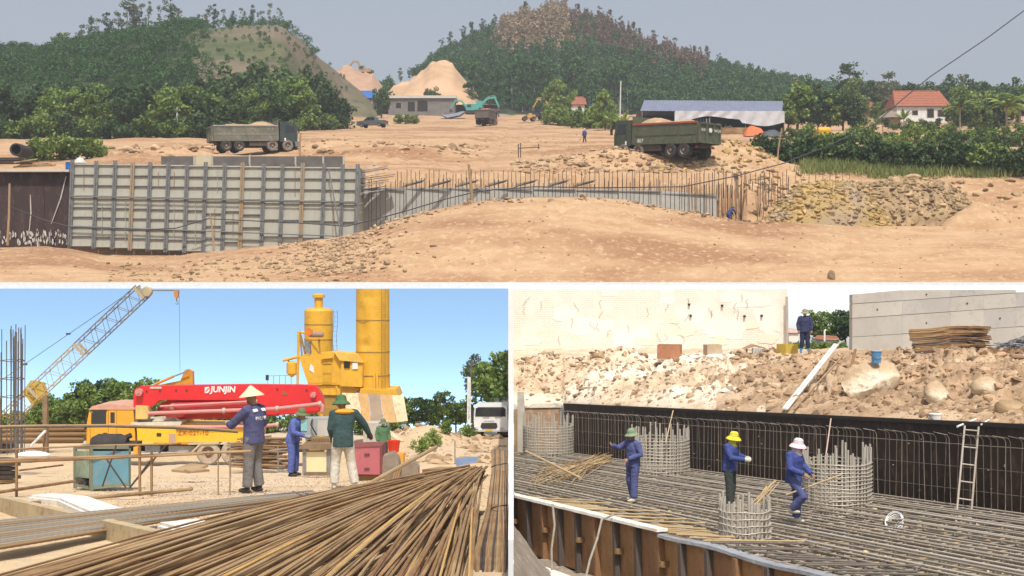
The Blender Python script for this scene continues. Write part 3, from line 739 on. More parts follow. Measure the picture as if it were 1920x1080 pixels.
# ---------------------------------------------------------------- formwork wall
form_face = M('form_face', (.44, .43, .36), (.38, .37, .31), .8, .75, dirt=(.34, .33, .28), stretch=(1, 1, .35))
form_rib = M('form_rib', (.20, .21, .21), (.14, .14, .14), 3, .7, .2)
form_rust = M('form_rust', (.36, .22, .10), (.28, .24, .18), 1.5, .85)
YF = 104.0
fw = thing('formwork_wall', 'long grey steel panel formwork with upright soldiers and cross ribs', 'formwork', (-25, YF, 2.6))
def zf(py): return (540 - py) / F * YF
def xf(px): return (px - 960) / F * YF
ups = [133, 178, 213, 246, 279, 313, 348, 383, 419, 452, 492, 527, 565, 605, 640, 668]
topy = lambda px: 306 + (px - 133) / 535 * 8
boty = lambda px: 462 + (px - 133) / 535 * 24
midy = lambda px: 368 + (px - 133) / 535 * 12
PANEL_DENS = [5, 5, 5, 5, 5, 5, 5, 4, 5, 4, 3, 3, 3, 3, 3]
for i in range(len(ups) - 1):
    a, c = ups[i], ups[i + 1]; m = (a + c) / 2
    for (ty, by, rows_) in ((topy(m), midy(m), 3), (midy(m), boty(m), PANEL_DENS[i])):
        o = block('panel', ((xf(a) + xf(c)) / 2, YF + random.uniform(-.01, .015), (zf(ty) + zf(by)) / 2), (xf(c) - xf(a) - .03, .05, zf(ty) - zf(by) - .03), form_face, fw, True)
        for r_ in range(rows_ + 1):
            yy = zf(ty) + (zf(by) - zf(ty)) * (r_ + .12) / (rows_ + .24)
            block('rib', ((xf(a) + xf(c)) / 2, YF - .09, yy), (xf(c) - xf(a) - .06, .13, .055), form_rib if r_ not in (0, rows_) else form_face, fw, True)
        if random.random() < .6:
            x = xf(a + (c - a) * random.choice((.4, .55, .7))); block('stiffener', (x, YF - .08, zf(ty + (by - ty) * .45)), (.045, .1, (zf(ty) - zf(by)) * random.uniform(.4, .8)), random.choice((form_face, form_rust)), fw, True)
for i, u in enumerate(ups):
    lean = -.03 * (1 - i / 15)
    a = P(u - 3, boty(u) + 3, YF - .24); c = P(u + 3, topy(u) - 6 + random.uniform(-2, 2), YF - .22)
    b = MB(); w = .16
    for dx in (-.09, .09): b.beam(a + Vector((dx, 0, 0)), c + Vector((dx, 0, 0)), .06, .14)
    for k in range(6): b.beam(a.lerp(c, (k + .5) / 6) + Vector((-.11, -.02, 0)), a.lerp(c, (k + .5) / 6) + Vector((.11, -.02, 0)), .05, .1)
    b.build('soldier', form_rust if i in (3, 9, 12) else form_rib, fw, True)
for py0, py1 in ((368, 380), (424, 444)):
    rod('waler', P(133, py0, YF - .36), P(668, py1, YF - .36), .05, form_rib, fw, True)
rod('prop', P(616, 318, YF - .5), P(638, 432, YF - 1.6), .06, form_rib, fw, True)
b = MB(); b.bb(xf(668), xf(672), YF - .15, YF + 5, zf(486), zf(312)); b.build('return_panel', form_face, fw, True)
for k in range(9):
    block('rib', (xf(674), YF + .1, zf(330 + k * 17)), (.5, .05, .05), form_rust, fw, True)

dark_ply = M('dark_ply', (.055, .035, .03), (.03, .02, .018), 1.2, .8, dirt=(.10, .07, .055), c3=(.05, .03, .028))
dw = thing('formwork_wall', 'dark brown plywood faced wall end with lime streaks beside the steel panels', 'formwork', (-38, 104.6, 2.6))
for k, (a, c) in enumerate(((-160, -60), (-60, 22), (22, 78), (78, 128))):
    block('panel', ((xf(a) + xf(c)) / 2, 104.6 + .02 * (k % 2), (zf(322) + zf(462)) / 2), (xf(c) - xf(a) - .02, .12, zf(322) - zf(462)), dark_ply, dw, True)
lime = M('lime_streak', (.62, .58, .52), (.4, .36, .32), 3, .9)
for k in range(90):
    px = random.uniform(-20, 124); y0 = random.uniform(434, 456); w = random.uniform(.6, 2.6)
    b = MB(); n = 7
    b.prism([(xf(px + w * math.cos(q * 6.28 / n) * random.uniform(.6, 1.2)), 104.50, zf(y0 + random.uniform(2, 8) * math.sin(q * 6.28 / n) * random.uniform(.6, 1.3))) for q in range(n)], (0, -.02, 0)); b.build('lime_streak', lime, dw, True)
for pts_ in ([(57, 365), (58, 400), (55, 432)], [(124, 330), (114, 372), (96, 420)]):
    b = MB(); b.tube([P(x, y, 104.48) for x, y in pts_], [.04, .06, .03], 5); b.build('lime_streak', lime, dw, True)
b = MB(); b.bb(xf(-160), xf(130), 103.9, 106.5, zf(322), zf(318)); b.build('top_board', M('pale_board', (.6, .56, .5), rough=.9), dw, True)

# stacked flat steel off the end of the formwork
st = thing('plank_stack', 'stack of grey steel planks overhanging the end of the formwork', 'planks', P(690, 365, 106))
for k in range(16):
    y = 310 + k * 2.6 + random.uniform(-1, 1); L = random.uniform(34, 60) - abs(k - 5) * 2
    a = P(664 + random.uniform(0, 8), y + 8 + k * 1.2, 105.4 + (k % 4) * .35); c = P(680 + L, y - 3 + k * 1.5, 106.6 + (k % 4) * .35)
    b = MB(); b.beam(a, c, .3, .05); b.build('plank', steel_grey if k % 3 else M('plank_pale', (.5, .5, .48), rough=.6), st, True)

# concrete footing wall and starter bars
cw = thing('footing_wall', 'low pale concrete footing wall bristling with starter bars', 'wall', P(1000, 400, 109))
light_conc = M('light_concrete', (.46, .45, .40), (.38, .37, .33), .9, .85, dirt=(.36, .35, .31))
wl = [(680, 352, 108.2, 460), (1000, 352, 109.0, 430), (1240, 357, 109.3, 430), (1345, 366, 109.5, 430)]
for (a, ya, Ya, ba), (c, yc, Yc, bc) in zip(wl[:-1], wl[1:]):
    nseg = max(1, int((c - a) / 80))
    for k in range(nseg):
        t0, t1 = k / nseg, (k + 1) / nseg
        q0 = P(a + (c - a) * t0, ya + (yc - ya) * t0, Ya + (Yc - Ya) * t0); q1 = P(a + (c - a) * t1 - .6, ya + (yc - ya) * t1, Ya + (Yc - Ya) * t1)
        zb = (540 - 455) / F * 108
        b = MB(); b.prism([q0, q1, (q1.x, q1.y, zb), (q0.x, q0.y, zb)], (0, .45, 0)); b.build('panel', light_conc, cw, True)
        block('waler', (q0 + q1) / 2 + Vector((0, -.06, -.12)), ((q1 - q0).length * .98, .1, .1), steel_grey, cw, True)
for k in range(86):                                   # rear row
    px = 745 + k * 8.6 + random.uniform(-1.5, 1.5); Y = 109.9 + .3 * nz(k, 0)
    a = P(px, 372, Y); c = P(px + random.uniform(-1.5, 1.5), 320 + random.uniform(-3, 6), Y); rod('rebar', a, c, .028, bare_rebar, cw, True, 5)
for k in range(92):                                   # front row
    px = 690 + k * 8.2 + random.uniform(-2, 2); Y = 106.6 + .4 * nz(k, 3)
    top = 338 + random.uniform(-6, 8) + (4 if px > 1250 else 0)
    a = P(px, 440, Y); c = P(px + random.uniform(-1.5, 1.5), top, Y); rod('rebar', a, c, .03, bare_rebar, cw, True, 5)
for k in range(34):                                   # denser group at the end of the trench
    px = 1285 + k * 5.8 + random.uniform(-2, 2); Y = 105.4 + random.uniform(-1.5, 2)
    a = P(px, 418, Y); c = P(px + random.uniform(-2, 2), 322 + random.uniform(0, 26), Y); rod('rebar', a, c, .034, rust if k % 3 else bare_rebar, cw, True, 5)
for k in range(9):
    px = 1490 + k * 13; a = P(px, 352, 109); rod('rebar', a, P(px + random.uniform(-3, 3), 322 + random.uniform(-3, 6), 109), .028, rust, cw, True, 5)
tb = thing('timber_props', 'row of short grey boards laid across the footing wall', 'boards', P(950, 350, 107))
for px in (770, 820, 870, 925, 980, 1040, 1090):
    for q in range(3):
        a = P(px - 16 + q * 3, 351 - q * 3, 107.2); c = P(px + 22 + q * 3, 341 - q * 2, 108.2); b = MB(); b.beam(a, c, .16, .06); b.build('board', steel_grey if q else bare_rebar, tb, True)

# stakes and posts
def post(label, pts, Y, r, mat, name='post', cat='post', group=None):
    b = MB(); q = [P(x, y, Y) for x, y in pts]; b.tube(q, [r * (1 - .25 * i / max(1, len(q) - 1)) for i in range(len(q))], 8)
    o = b.build(name, mat); return tag(o, label, cat, group)
post('rough timber post standing at the trench beside the starter bars', [(886, 384), (883, 350), (879, 308)], 101.0, .14, wood)
post('crooked timber post before the dark plywood wall', [(14, 460), (17, 400), (18, 344)], 101.5, .11, wood)
post('thin leaning timber stake in front of the grey formwork', [(401, 472), (399, 440), (394, 400)], 101.5, .09, wood)
post('short timber stake behind the loaded truck on the earth slope', [(562, 292), (562, 275), (564, 250)], 128, .12, wood)
post('bent bamboo stake at the end of the hedge', [(1457, 306), (1460, 275), (1466, 240)], 118, .09, wood)
post('thin bamboo stake standing in the long grass', [(1656, 318), (1656, 270), (1655, 230)], 118, .06, wood)
post('slim concrete utility pole at the edge of the wood', [(332, 260), (332, 200)], 178, .16, M('pole_grey', (.55, .53, .5), rough=.8), 'utility_pole', 'pole')
post('tall thin white pole beside the blue roofed shed', [(1162, 248), (1163, 200), (1164, 152)], 205, .13, M('pole_white', (.62, .62, .6), rough=.7), 'utility_pole', 'pole')
rk = thing('barrier', 'small steel barrier of two posts and a rail on the haul road', 'barrier', P(985, 296, 122))
for a, c in (((972, 296), (972, 270)), ((976, 296), (976, 268)), ((1010, 280), (1010, 270)), ((972, 278), (1012, 276))): rod('rail', P(*a, 122), P(*c, 122), .045, bare_rebar, rk, True)

# low dark wall on the upper level behind the formwork
lw = thing('low_wall', 'low dark concrete wall with pale joints behind the formwork', 'wall', P(470, 305, 112))
dk = M('dark_concrete', (.15, .14, .13), (.10, .095, .09), 1, .9)
for a, c in ((302, 362), (366, 396), (400, 466), (470, 552), (556, 604), (608, 642)):
    isl = (a == 366)
    b = MB(); q0, q1 = P(a, 293 if not isl else 291, 112), P(c, 293 if not isl else 291, 112)
    b.prism([q0, q1, (q1.x, q1.y, q1.z - 1.1), (q0.x, q0.y, q0.z - 1.1)], (0, .35, 0)); b.build('panel', dk if not isl else M('pale_yellow_box', (.55, .5, .36), rough=.8), lw, True)
    rod('joint', P(c + 2, 309, 111.9), P(c + 2, 291, 111.9), .09, light_conc, lw, True)

# clutter at the near end of the dark wall
b = MB(); b.cyl(P(38, 301, 108), P(38, 275, 110.5), .01); b = MB()
q = P(40, 283, 111); b.lathe([(.42, -1.2), (.55, -1.2), (.55, 1.2), (.42, 1.2), (.42, -1.2)], q, 20, 0, 'Y'); tag(b.build('pipe', black_rub), 'open ended black pipe lying on the upper level', 'pipe')
for k in range(5):
    b = MB(); b.beam(P(-30, 297 + k * 2.5, 107.5 + k * .2), P(44 + k * 4, 296 + k * 2.5, 107.2 + k * .3), .4, .07)
    tag(b.build('steel_plank', steel_grey if k % 2 else bare_rebar), 'pale steel plank in the small stack by the black pipe', 'plank', 'planks by the black pipe')
for k in range(8):
    b = MB(); a = P(random.uniform(20, 60), 304 + random.uniform(0, 10), 107 + k * .25); b.beam(a, a + Vector((random.uniform(1.5, 3.2), random.uniform(-.5, .5), random.uniform(-.1, .3))), .12, .1)
    tag(b.build('timber', wood if k % 2 else rust), 'loose timber offcut on top of the dark wall', 'timber', 'offcuts on the dark wall')
b = MB(); q = P(130, 322, 106); b.lathe([(.0, 0), (.3, 0), (.3, .28), (.31, .3), (.3, .33), (.3, .75), (.31, .78), (.0, .78)], q, 18); tag(b.build('drum', M('blue_plastic', (.02, .12, .38), (.02, .09, .3), 3, .5)), 'small blue plastic drum at the corner of the formwork', 'drum')
b = MB(); b.lathe([(.0, .5), (.25, .42), (.5, .1), (.55, 0), (.0, 0)], P(150, 306, 107.5), 14); tag(b.build('sack', M('sack_white', (.6, .58, .54), rough=.9)), 'pale slumped sack beside the blue drum', 'sack')

# hanging cable that crosses the picture
cab = [(1990, -40, 128), (1920, 20, 126), (1850, 72, 124), (1745, 143, 121), (1690, 188, 118), (1640, 232, 116), (1560, 270, 112), (1470, 306, 107), (1380, 330, 104), (1280, 350, 103.4), (1120, 352, 103.6), (1000, 350, 103.8), (900, 358, 103.4), (840, 372, 102.9), (760, 396, 102.8), (700, 412, 102.8), (650, 424, 102.8), (560, 418, 102.8), (430, 412, 102.8), (390, 410, 102.8), (330, 428, 102.8), (240, 432, 102.8), (130, 425, 102.8), (80, 412, 102.8), (20, 388, 101.6)]
b = MB(); b.tube([P(*c) for c in cab], [.055] * 4 + [.05] * (len(cab) - 4), 6); tag(b.build('cable', M('cable_black', (.06, .06, .07), rough=.6)), 'long slack black cable sagging across the site from the sky to the formwork', 'cable')
# ---------------------------------------------------------------- hills
hill_soil = M('hill_soil', (.13, .125, .06), (.06, .075, .03), .12, .95, bump=.8, bscale=1.0, c3=(.17, .13, .09), dirt=(.055, .08, .03))
LC = [(-400, 128), (0, 122), (80, 118), (150, 104), (250, 86), (330, 70), (450, 58), (520, 56), (565, 76), (600, 108), (640, 140), (680, 172), (715, 215), (740, 260)]
def zleft(px, Y):
    base = interp(Y, TERR) - 1.2; c = (540 - interp(px, LC)) / F * 330; y0 = interp(px, [(530, 192), (640, 305)]); t = (Y - y0) / (330 - y0)
    return base - 2.0 * (t < 0) + max(0, c - base) * (sstep(0, 1, t) * .45 + .55 * min(1, max(0, t))) if t < 1 else c - (Y - 330) * .35
RC = [(560, 245), (640, 225), (700, 185), (745, 166), (785, 146), (825, 112), (880, 84), (950, 55), (1050, 34), (1130, 50), (1200, 88), (1290, 120), (1350, 134), (1450, 158), (1550, 178), (1700, 190), (2200, 200)]
def zright(px, Y):
    base = interp(Y, TERR) + .2; c = (540 - interp(px, RC)) / F * 480; t = (Y - 345) / (480 - 345)
    return base + max(0, c - base) * (sstep(0, 1, t) * .5 + .5 * min(1, max(0, t))) if t < 1 else c - (Y - 480) * .35
for nm, fn, pr, yr in (('hill', zleft, (-420, 740), (192, 380)), ('hill', zright, (560, 2340), (345, 540))):
    rows = np.linspace(yr[0], yr[1], 60); cols = np.arange(pr[0], pr[1] + 1, 12); pts = []
    for Y in rows:
        for px in cols: X = (px - 960) / F * Y; pts.append((X, Y, fn(px, Y) + .8 * fbm(X * .06, Y * .06, 5) - .3))
    o = grid_obj(nm, pts, len(rows), len(cols), [hill_soil, M('forest_floor', (.055, .075, .03), (.03, .045, .018), .2, .95, bump=.5, bscale=1.0)]); nq = len(cols) - 1
    o.data.polygons.foreach_set('material_index', [1 if (fn is zright or cols[i % nq] + 40 * nz(cols[i % nq] * .03, i // nq * .2, 2) < 360) else 0 for i in range(nq * (len(rows) - 1))]); o.data.update()
def hp(fn, px, Y): return Vector(((px - 960) / F * Y, Y, fn(px, Y) - .3))
# woods on the hills
sp = {'g': [], 'b': [], 'd': [], 'r': []}; hs = {'g': [], 'b': [], 'd': [], 'r': []}
for _ in range(1500):                                    # green left slope
    px = random.uniform(-60, 400); Y = 200 + 132 * random.random() ** .9
    if px + random.gauss(0, 28) > 350 and Y > 236 + random.gauss(0, 10): continue
    sp['g'].append(hp(zleft, px, Y)); hs['g'].append(random.uniform(2.4, 4.8))
for _ in range(330):
    px = random.uniform(350, 650); Y = random.uniform(235, 328); sp['b'].append(hp(zleft, px, Y)); hs['b'].append(random.uniform(.7, 2.0))
for _ in range(60):
    px = random.uniform(340, 600); Y = random.uniform(306, 330); sp['g'].append(hp(zleft, px, Y)); hs['g'].append(random.uniform(2, 4))
for _ in range(3900):                                   # large right hill
    px = random.uniform(690, 1960); Y = 348 + 140 * random.random()
    p = hp(zright, px, Y); py = 540 - p.z / Y * F
    if px < 905 and py > 150 - (px - 900) * 0: 
        if 735 < px: continue
    dry = 932 < px + random.gauss(0, 8) < 1068 and 44 < py + random.gauss(0, 6) < 104
    bur = (1060 < px < 1330 and py < 84 + (px - 1060) * .26 + random.gauss(0, 10)) or (930 < px < 1070 and py < 44)
    k = 'd' if dry else ('r' if bur and random.random() < .75 else 'b')
    sp[k].append(p); hs[k].append(random.uniform(4.6, 7.5) if Y < 420 else random.uniform(3.4, 6.0))
for _ in range(150):
    px = random.uniform(940, 1065); Y = random.uniform(425, 474); sp['d'].append(hp(zright, px, Y)); hs['d'].append(random.uniform(5, 7.5))
wood_mass('wood', sp['g'], hs['g'], leaf_hill, 'bright green plantation covering the slope of the nearer hill', 140, .46, 2.2, 2.4)
wood_mass('wood', sp['b'], hs['b'], leaf_hill, 'dark green plantation covering the larger hill', 115, .56, 2.3, 2.7)
wood_mass('wood', sp['d'], hs['d'], leaf_dry, 'patch of dead straw coloured trees near the summit', 110, .6, 1.1, 3.6)
wood_mass('wood', sp['r'], hs['r'], leaf_rust, 'scorched reddish brown trees on the summit ridge', 110, .6, 1.2, 3.6)

# single trees on the skylines
for px, py, h, k in ((25, 88, 5, 'round1'), (45, 90, 4, 'dark0'), (85, 92, 6.5, 'dark1'), (110, 88, 9, 'tall1'), (120, 84, 9, 'round2'), (152, 84, 11, 'tall0'), (172, 76, 13, 'tall1'), (182, 78, 12, 'sparse0'), (200, 74, 14, 'tall2'), (222, 70, 13, 'tall0'), (238, 66, 17, 'sparse1'), (250, 66, 18, 'tall0'), (262, 64, 12, 'tall1'), (278, 62, 15, 'sparse2'), (300, 58, 12, 'sparse0'), (318, 57, 15, 'tall2'), (336, 55, 11, 'sparse1'), (352, 55, 8, 'dark2'), (372, 53, 9, 'tall1'), (388, 52, 11, 'tall0'), (400, 52, 13, 'tall2'), (418, 52, 10, 'sparse0'), (436, 52, 9, 'tall1'), (455, 52, 10, 'sparse2'), (473, 52, 11, 'tall0'), (488, 53, 9, 'sparse1'), (506, 54, 11, 'sparse0'), (524, 58, 10, 'sparse2')):
    lab = 'slender grey green tree on the skyline of the nearer hill' if k.startswith(('tall', 'sparse')) else 'rounded tree on the skyline at the low end of the nearer hill'
    tree(k, hp(zleft, px, 328), h * (.72 if px < 340 else .6), lab, 'skyline trees of the nearer hill' if k.startswith(('tall', 'sparse')) else 'rounded skyline trees')
for i in range(38):
    px = 705 + i * 20 + random.uniform(-6, 6); k = 'rustt' if 1060 < px < 1330 and random.random() < .7 else ('dry' if px > 1180 and random.random() < .3 else random.choice(('tall', 'plant', 'sparse')))
    lab = {'rustt': 'scorched brown tree standing on the ridge of the larger hill', 'dry': 'pale leafless looking tree on the descending ridge'}.get(k, 'thin dark green tree on the ridge of the larger hill')
    tree(k + str(random.randrange(3)), hp(zright, px, 479), random.uniform(5, 9) if px < 1350 else random.uniform(3.5, 6), lab, lab.replace('tree', 'trees'))
for i in range(26):                                      # trunks at the foot of the larger hill
    px = 880 + i * 12 + random.uniform(-5, 5); tree('plant%d' % (i % 3), hp(zright, px, 347 + random.uniform(0, 12)), random.uniform(9, 14), 'straight slim trunked tree at the foot of the larger hill', 'slim trees at the hill foot')

# spoil heaps of the cutting
def cut_heap(name, label, prof, Y, depth, basey, mat):
    x0, x1 = prof[0][0], prof[-1][0]; nc, nr = 50, 18; pts = []
    for i in range(nr):
        v = i / (nr - 1)
        for k in range(nc):
            px = x0 + (x1 - x0) * k / (nc - 1); yy = Y - depth + 2 * depth * v; X = (px - 960) / F * Y
            zc = (540 - interp(px, prof)) / F * Y; zb = (540 - basey) / F * Y - 1.5
            e = 1 - abs(2 * v - 1) ** 1.3
            pts.append((X, yy, zb + (zc - zb) * e + 1.5 * fbm(X * .22, yy * .22, 9) * e + .7 * (.4 - abs(nz(X * .7, yy * .7, 4))) * e + .3 * nz(X * 1.7, yy * 1.7) * e))
    return tag(grid_obj(name, pts, nr, nc, mat, None), label, 'spoil heap')
sand = M('sand_cut', (.52, .35, .205), (.40, .25, .14), .25, .95, bump=.5, bscale=1.5, c3=(.56, .36, .22))
redsoil = M('red_soil', (.46, .30, .20), (.36, .22, .14), .25, .95, bump=.5, bscale=1.5)
cut_heap('spoil_heap', 'tall bright sandy heap at the mouth of the road cutting', [(700, 206), (735, 168), (750, 157), (768, 153), (784, 140), (798, 131), (810, 117), (824, 112), (836, 117), (852, 121), (864, 140), (878, 158), (902, 184), (935, 207)], 378, 30, 214, sand)
cut_heap('spoil_heap', 'reddish earth bank with the digger at the cutting', [(600, 170), (628, 132), (650, 126), (672, 132), (700, 142), (720, 165), (745, 195)], 395, 24, 205, redsoil)

# trees in front of the hills
def gtree(key, px, basey, Y, h, label, group=None, **k):
    Y2 = YG(basey); q = P(px, basey, Y2); q.z = min(q.z, ztop(q.x, Y2)) - (.12 * h if not key.count('bush') else .1)
    return tree(key, q, h * Y2 / Y, label, group, **k)
G1 = 'dark trees edging the site'
for i in range(34):
    px = -20 + i * 19.5 + random.uniform(-8, 8); Y = 150; by = 258 - random.uniform(0, 8) - max(0, px - 450) * .10
    key = random.choice(('dark0', 'dark1', 'dark2', 'round0', 'round1', 'dark1')); gtree(key, px, by, Y, random.uniform(4.6, 7.4), 'dense green tree in the belt at the foot of the nearer hill', 'trees in the belt below the nearer hill')
for i in range(20):
    px = 30 + i * 31 + random.uniform(-10, 10); gtree(random.choice(('dark0', 'dark2', 'round2')), px, 222 - max(0, px - 400) * .06, 172, random.uniform(4.8, 7.0), 'dense green tree in the belt at the foot of the nearer hill', 'trees in the belt below the nearer hill')
gtree('dark1', 498, 240, 168, 9.6, 'big dark crowned tree rising above the orange roofs', wide=1.15)
gtree('dark2', 432, 243, 166, 9.0, 'dark round tree next to the big dark crowned one', wide=1.0)
gtree('dark0', 570, 236, 160, 6.8, 'dark tree at the bend between the orange roofs and the blue roof')
gtree('lime0', 318, 248, 147, 6.6, 'pale yellow green tree above the utility pole', wide=.6)
for i, (px, by, h) in enumerate(((58, 300, 2.3), (84, 299, 2.8), (112, 298, 3.0), (140, 297, 2.8), (165, 296, 2.4), (185, 292, 2.0))):
    gtree(('bush%d', 'limebush%d')[i % 2] % (i % 3), px, by, 121, h, 'feathery bright green bush behind the dark plywood wall', 'bright bushes behind the dark wall', name='bush', cat='bush')
for i in range(60):
    px = -10 + i * 11; gtree(random.choice(('darkbush0', 'darkbush1', 'bush2')), px + random.uniform(-6, 6), 260 - max(0, px - 420) * .09, 146, random.uniform(1.6, 3.4), 'low shrub at the edge of the bare earth', 'low shrubs below the tree belt', name='bush', cat='bush')
gtree('redbush0', 636, 212, 165, 3.4, 'reddish leaved shrub beside the blue roof', name='bush', cat='bush')
for px, by, h in ((715, 222, 4.4), (706, 205, 5.0), (812, 214, 3.8), (832, 212, 4.2)):
    gtree('dark%d' % (px % 3), px, by, 168, h, 'dark tree standing against the long low house', 'trees by the long low house', wide=.75)
for px in (748, 762, 778): gtree('bush1', px, 232, 160, 1.5, 'leafy green shrub before the long low house', 'shrubs before the long low house', name='bush', cat='bush')
gtree('round0', 1050, 225, 170, 5.5, 'leafy tree above the scrub beside the small red roof')
gtree('lime1', 1135, 245, 152, 5.2, 'thin branched pale tree beside the tall white pole', wide=.6)
for i in range(12):
    px = 1030 + i * 11; gtree(('limebush0', 'bush1', 'bush0')[i % 3], px, 232 + (px - 1030) * .09 + random.uniform(-3, 3), 150, random.uniform(2.2, 3.4), 'pale scrub bush between the tractor and the tall pole', 'scrub by the tall pole', name='bush', cat='bush')
for i in range(30):
    px = 1480 + i * 15.5 + random.uniform(-6, 6); gtree(random.choice(('dark0', 'round1', 'dark2', 'dark1')), px, random.uniform(220, 224) if 1590 < px < 1800 else random.uniform(226, 234), 180, random.uniform(4.0, 6.2), 'leafy garden tree around the red roofed house', 'garden trees around the houses')
gtree('tall1', 1590, 226, 215, 10.5, 'tallest rounded tree standing up on the skyline above the houses', wide=1.6)
gtree('tall0', 1665, 226, 215, 9.0, 'lower pair of skyline trees above the red roof', wide=1.5)
gtree('sparse1', 1498, 232, 200, 8.6, 'yellowish tree behind the end of the blue roofed shed', wide=1.2)
gtree('sparse0', 1805, 226, 210, 8.0, 'thin skyline tree between the houses and the palm')
gtree('round2', 1648, 232, 150, 2.6, 'clipped rounded bush beside the thatched hut', name='bush', cat='bush')
for px, by, Y, h, s in ((1800, 250, 146, 2.9, 1.0), (1888, 258, 142, 3.3, 1.25), (1912, 250, 146, 3.6, 1.2)):
    palm(P(px, by, YG(by)), h * YG(by) / Y, {1800: 'short palm in front of the red roofed house', 1888: 'broad palm cut by the picture edge', 1912: 'outermost palm at the picture edge'}[px], None, None, s=s * YG(by) / Y)
for px, by in ((1145, 248), (1170, 250), (1695, 240)): palm(P(px, by, YG(by)), 1.4, {1145: 'banana plant beneath the thin branched tree', 1170: 'banana plant at the foot of the tall pole', 1695: 'bright banana plant beside the thatched hut'}[px], BANANA, None, 'banana_plant', 'plant', 1.0)
for i in range(26):
    px = 1600 + i * 12.5 + random.uniform(-5, 5); gtree(('bush0', 'darkbush1', 'bush2', 'darkbush0')[i % 4], px, 240 + random.uniform(-5, 5), 150, random.uniform(.8, 1.4), 'garden shrub in front of the houses', 'shrubs before the houses', name='bush', cat='bush')
for i in range(48):
    px = 1490 + i * 9.6 + random.uniform(-5, 5); gtree(('darkbush0', 'bush1', 'darkbush2', 'bush2', 'limebush0')[i % 5], px, random.uniform(254, 288), 150, random.uniform(1.6, 2.7), 'rough green shrub in the overgrown plot before the houses', 'shrubs of the overgrown plot', name='bush', cat='bush')
for i, (px, top, k) in enumerate(((1478, 175, 'round0'), (1495, 150, 'lime1'), (1515, 168, 'dark1'), (1535, 160, 'dark0'), (1556, 172, 'round1'), (1580, 165, 'dark2'), (1600, 180, 'dark1'), (1800, 178, 'dark0'), (1840, 185, 'round2'), (1870, 170, 'dark1'))):
    gtree(k, px, 246, 150, (246 - top) / 16.0, 'leafy tree standing between the shed and the houses' if px < 1700 else 'leafy tree standing among the palms', 'trees between shed and houses' if px < 1700 else 'trees among the palms')
# hedge of tall weeds and grass on the far side
for i in range(52):
    px = 1416 + i * 10.2 + random.uniform(-4, 4); Y = random.uniform(119.5, 124); by = 300 + (px - 1416) * .012
    gtree(random.choice(('darkbush0', 'darkbush1', 'bush2', 'darkbush2')), px, by + 3, Y, random.uniform(2.5, 3.5), 'dense weedy bush in the long hedge beside the track', 'bushes of the long hedge', name='bush', cat='bush')
gp = []
for _ in range(1300):
    px = random.uniform(1500, 1960); Y = random.uniform(114.5, 118.5); gp.append(on_top(px, Y))
tag(grass_mass('grass', gp, .75, grassmat, 7, .04, .35), 'strip of yellow green grass along the hedge', kind='stuff')

# ---------------------------------------------------------------- buildings of the upper picture
red_tile = M('red_tile', (.36, .13, .07), (.26, .09, .05), 2, .85, dirt=(.2, .08, .05))
blue_tin = M('blue_tin', (.20, .22, .30), (.17, .18, .25), .8, .5, .1)
bright_blue = M('bright_blue_tin', (.05, .16, .45), (.04, .13, .38), 1, .5)
plaster = M('plaster', (.62, .60, .55), (.5, .48, .44), 1, .9)
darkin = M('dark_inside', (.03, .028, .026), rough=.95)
def ridged(b, p0, p1, n, down, thick=.06):
    """corrugated sheet between the ridge line p0-p1 and the eave, down = vector"""
    p0, p1, down = Vector(p0), Vector(p1), Vector(down); nn = (p1 - p0).cross(down).normalized()
    if nn.z < 0: nn = -nn
    vs = []; fs = []
    for i in range(n * 2 + 1):
        q = p0.lerp(p1, i / (n * 2)) + nn * (.05 if i % 2 else 0); vs += [q, q + down]
    for i in range(n * 2): fs.append((2 * i, 2 * i + 1, 2 * i + 3, 2 * i + 2))
    b.add(vs, fs)
# blue roofed open shed
S = 200.0
sh = thing('open_shed', 'long open shed with grey blue metal roof and white hanging tarpaulin', 'shed', P(1335, 246, S))
rp0, rp1 = P(1208, 188, S + 5), P(1468, 190, S + 5); ev0, ev1 = P(1200, 208, S), P(1473, 210, S)
b = MB(); ridged(b, rp0, rp1, 44, (ev0 - rp0)); b.build('roof', blue_tin, sh, True, False)
b = MB(); ridged(b, rp0, rp1, 44, (ev0 - rp0 + Vector((0, 10, 0)))); b.build('roof', blue_tin, sh, True, False)
for px in (1204, 1266, 1331, 1398, 1470):
    rod('post', P(px, 246, S + .1), P(px, 209, S + .1), .06, steel_grey, sh, True); rod('post', P(px, 240, S + 6), P(px, 205, S + 6), .06, steel_grey, sh, True)
tv = []; n = 40; m = 6; tf = []
for i in range(n):
    px = 1265 + (1471 - 1265) * i / (n - 1); t = i / (n - 1)
    low = 224 + 9 * math.sin(t * 3.1 * 2.3 + 2.2) * .6 + 4 * math.sin(t * 17)* .3 + (6 if t > .6 else 0)
    for k in range(m):
        y = 208 + (low - 208) * k / (m - 1); q = P(px, y, S - .15 + .12 * math.sin(i * 1.3 + k * .8)); tv.append(q)
for i in range(n - 1):
    for k in range(m - 1): tf.append((i * m + k, i * m + k + 1, (i + 1) * m + k + 1, (i + 1) * m + k))
b = MB(); b.add(tv, tf); b.build('tarpaulin', M('tarp_white', (.55, .55, .57), (.45, .45, .47), 1, .7), sh, True)
b = MB(); q0, q1 = P(1204, 205, S + 9), P(1470, 205, S + 9); b.prism([q0, q1, (q1.x, q1.y, q1.z - 4), (q0.x, q0.y, q0.z - 4)], (0, .1, 0)); b.build('back_wall', darkin, sh, True)
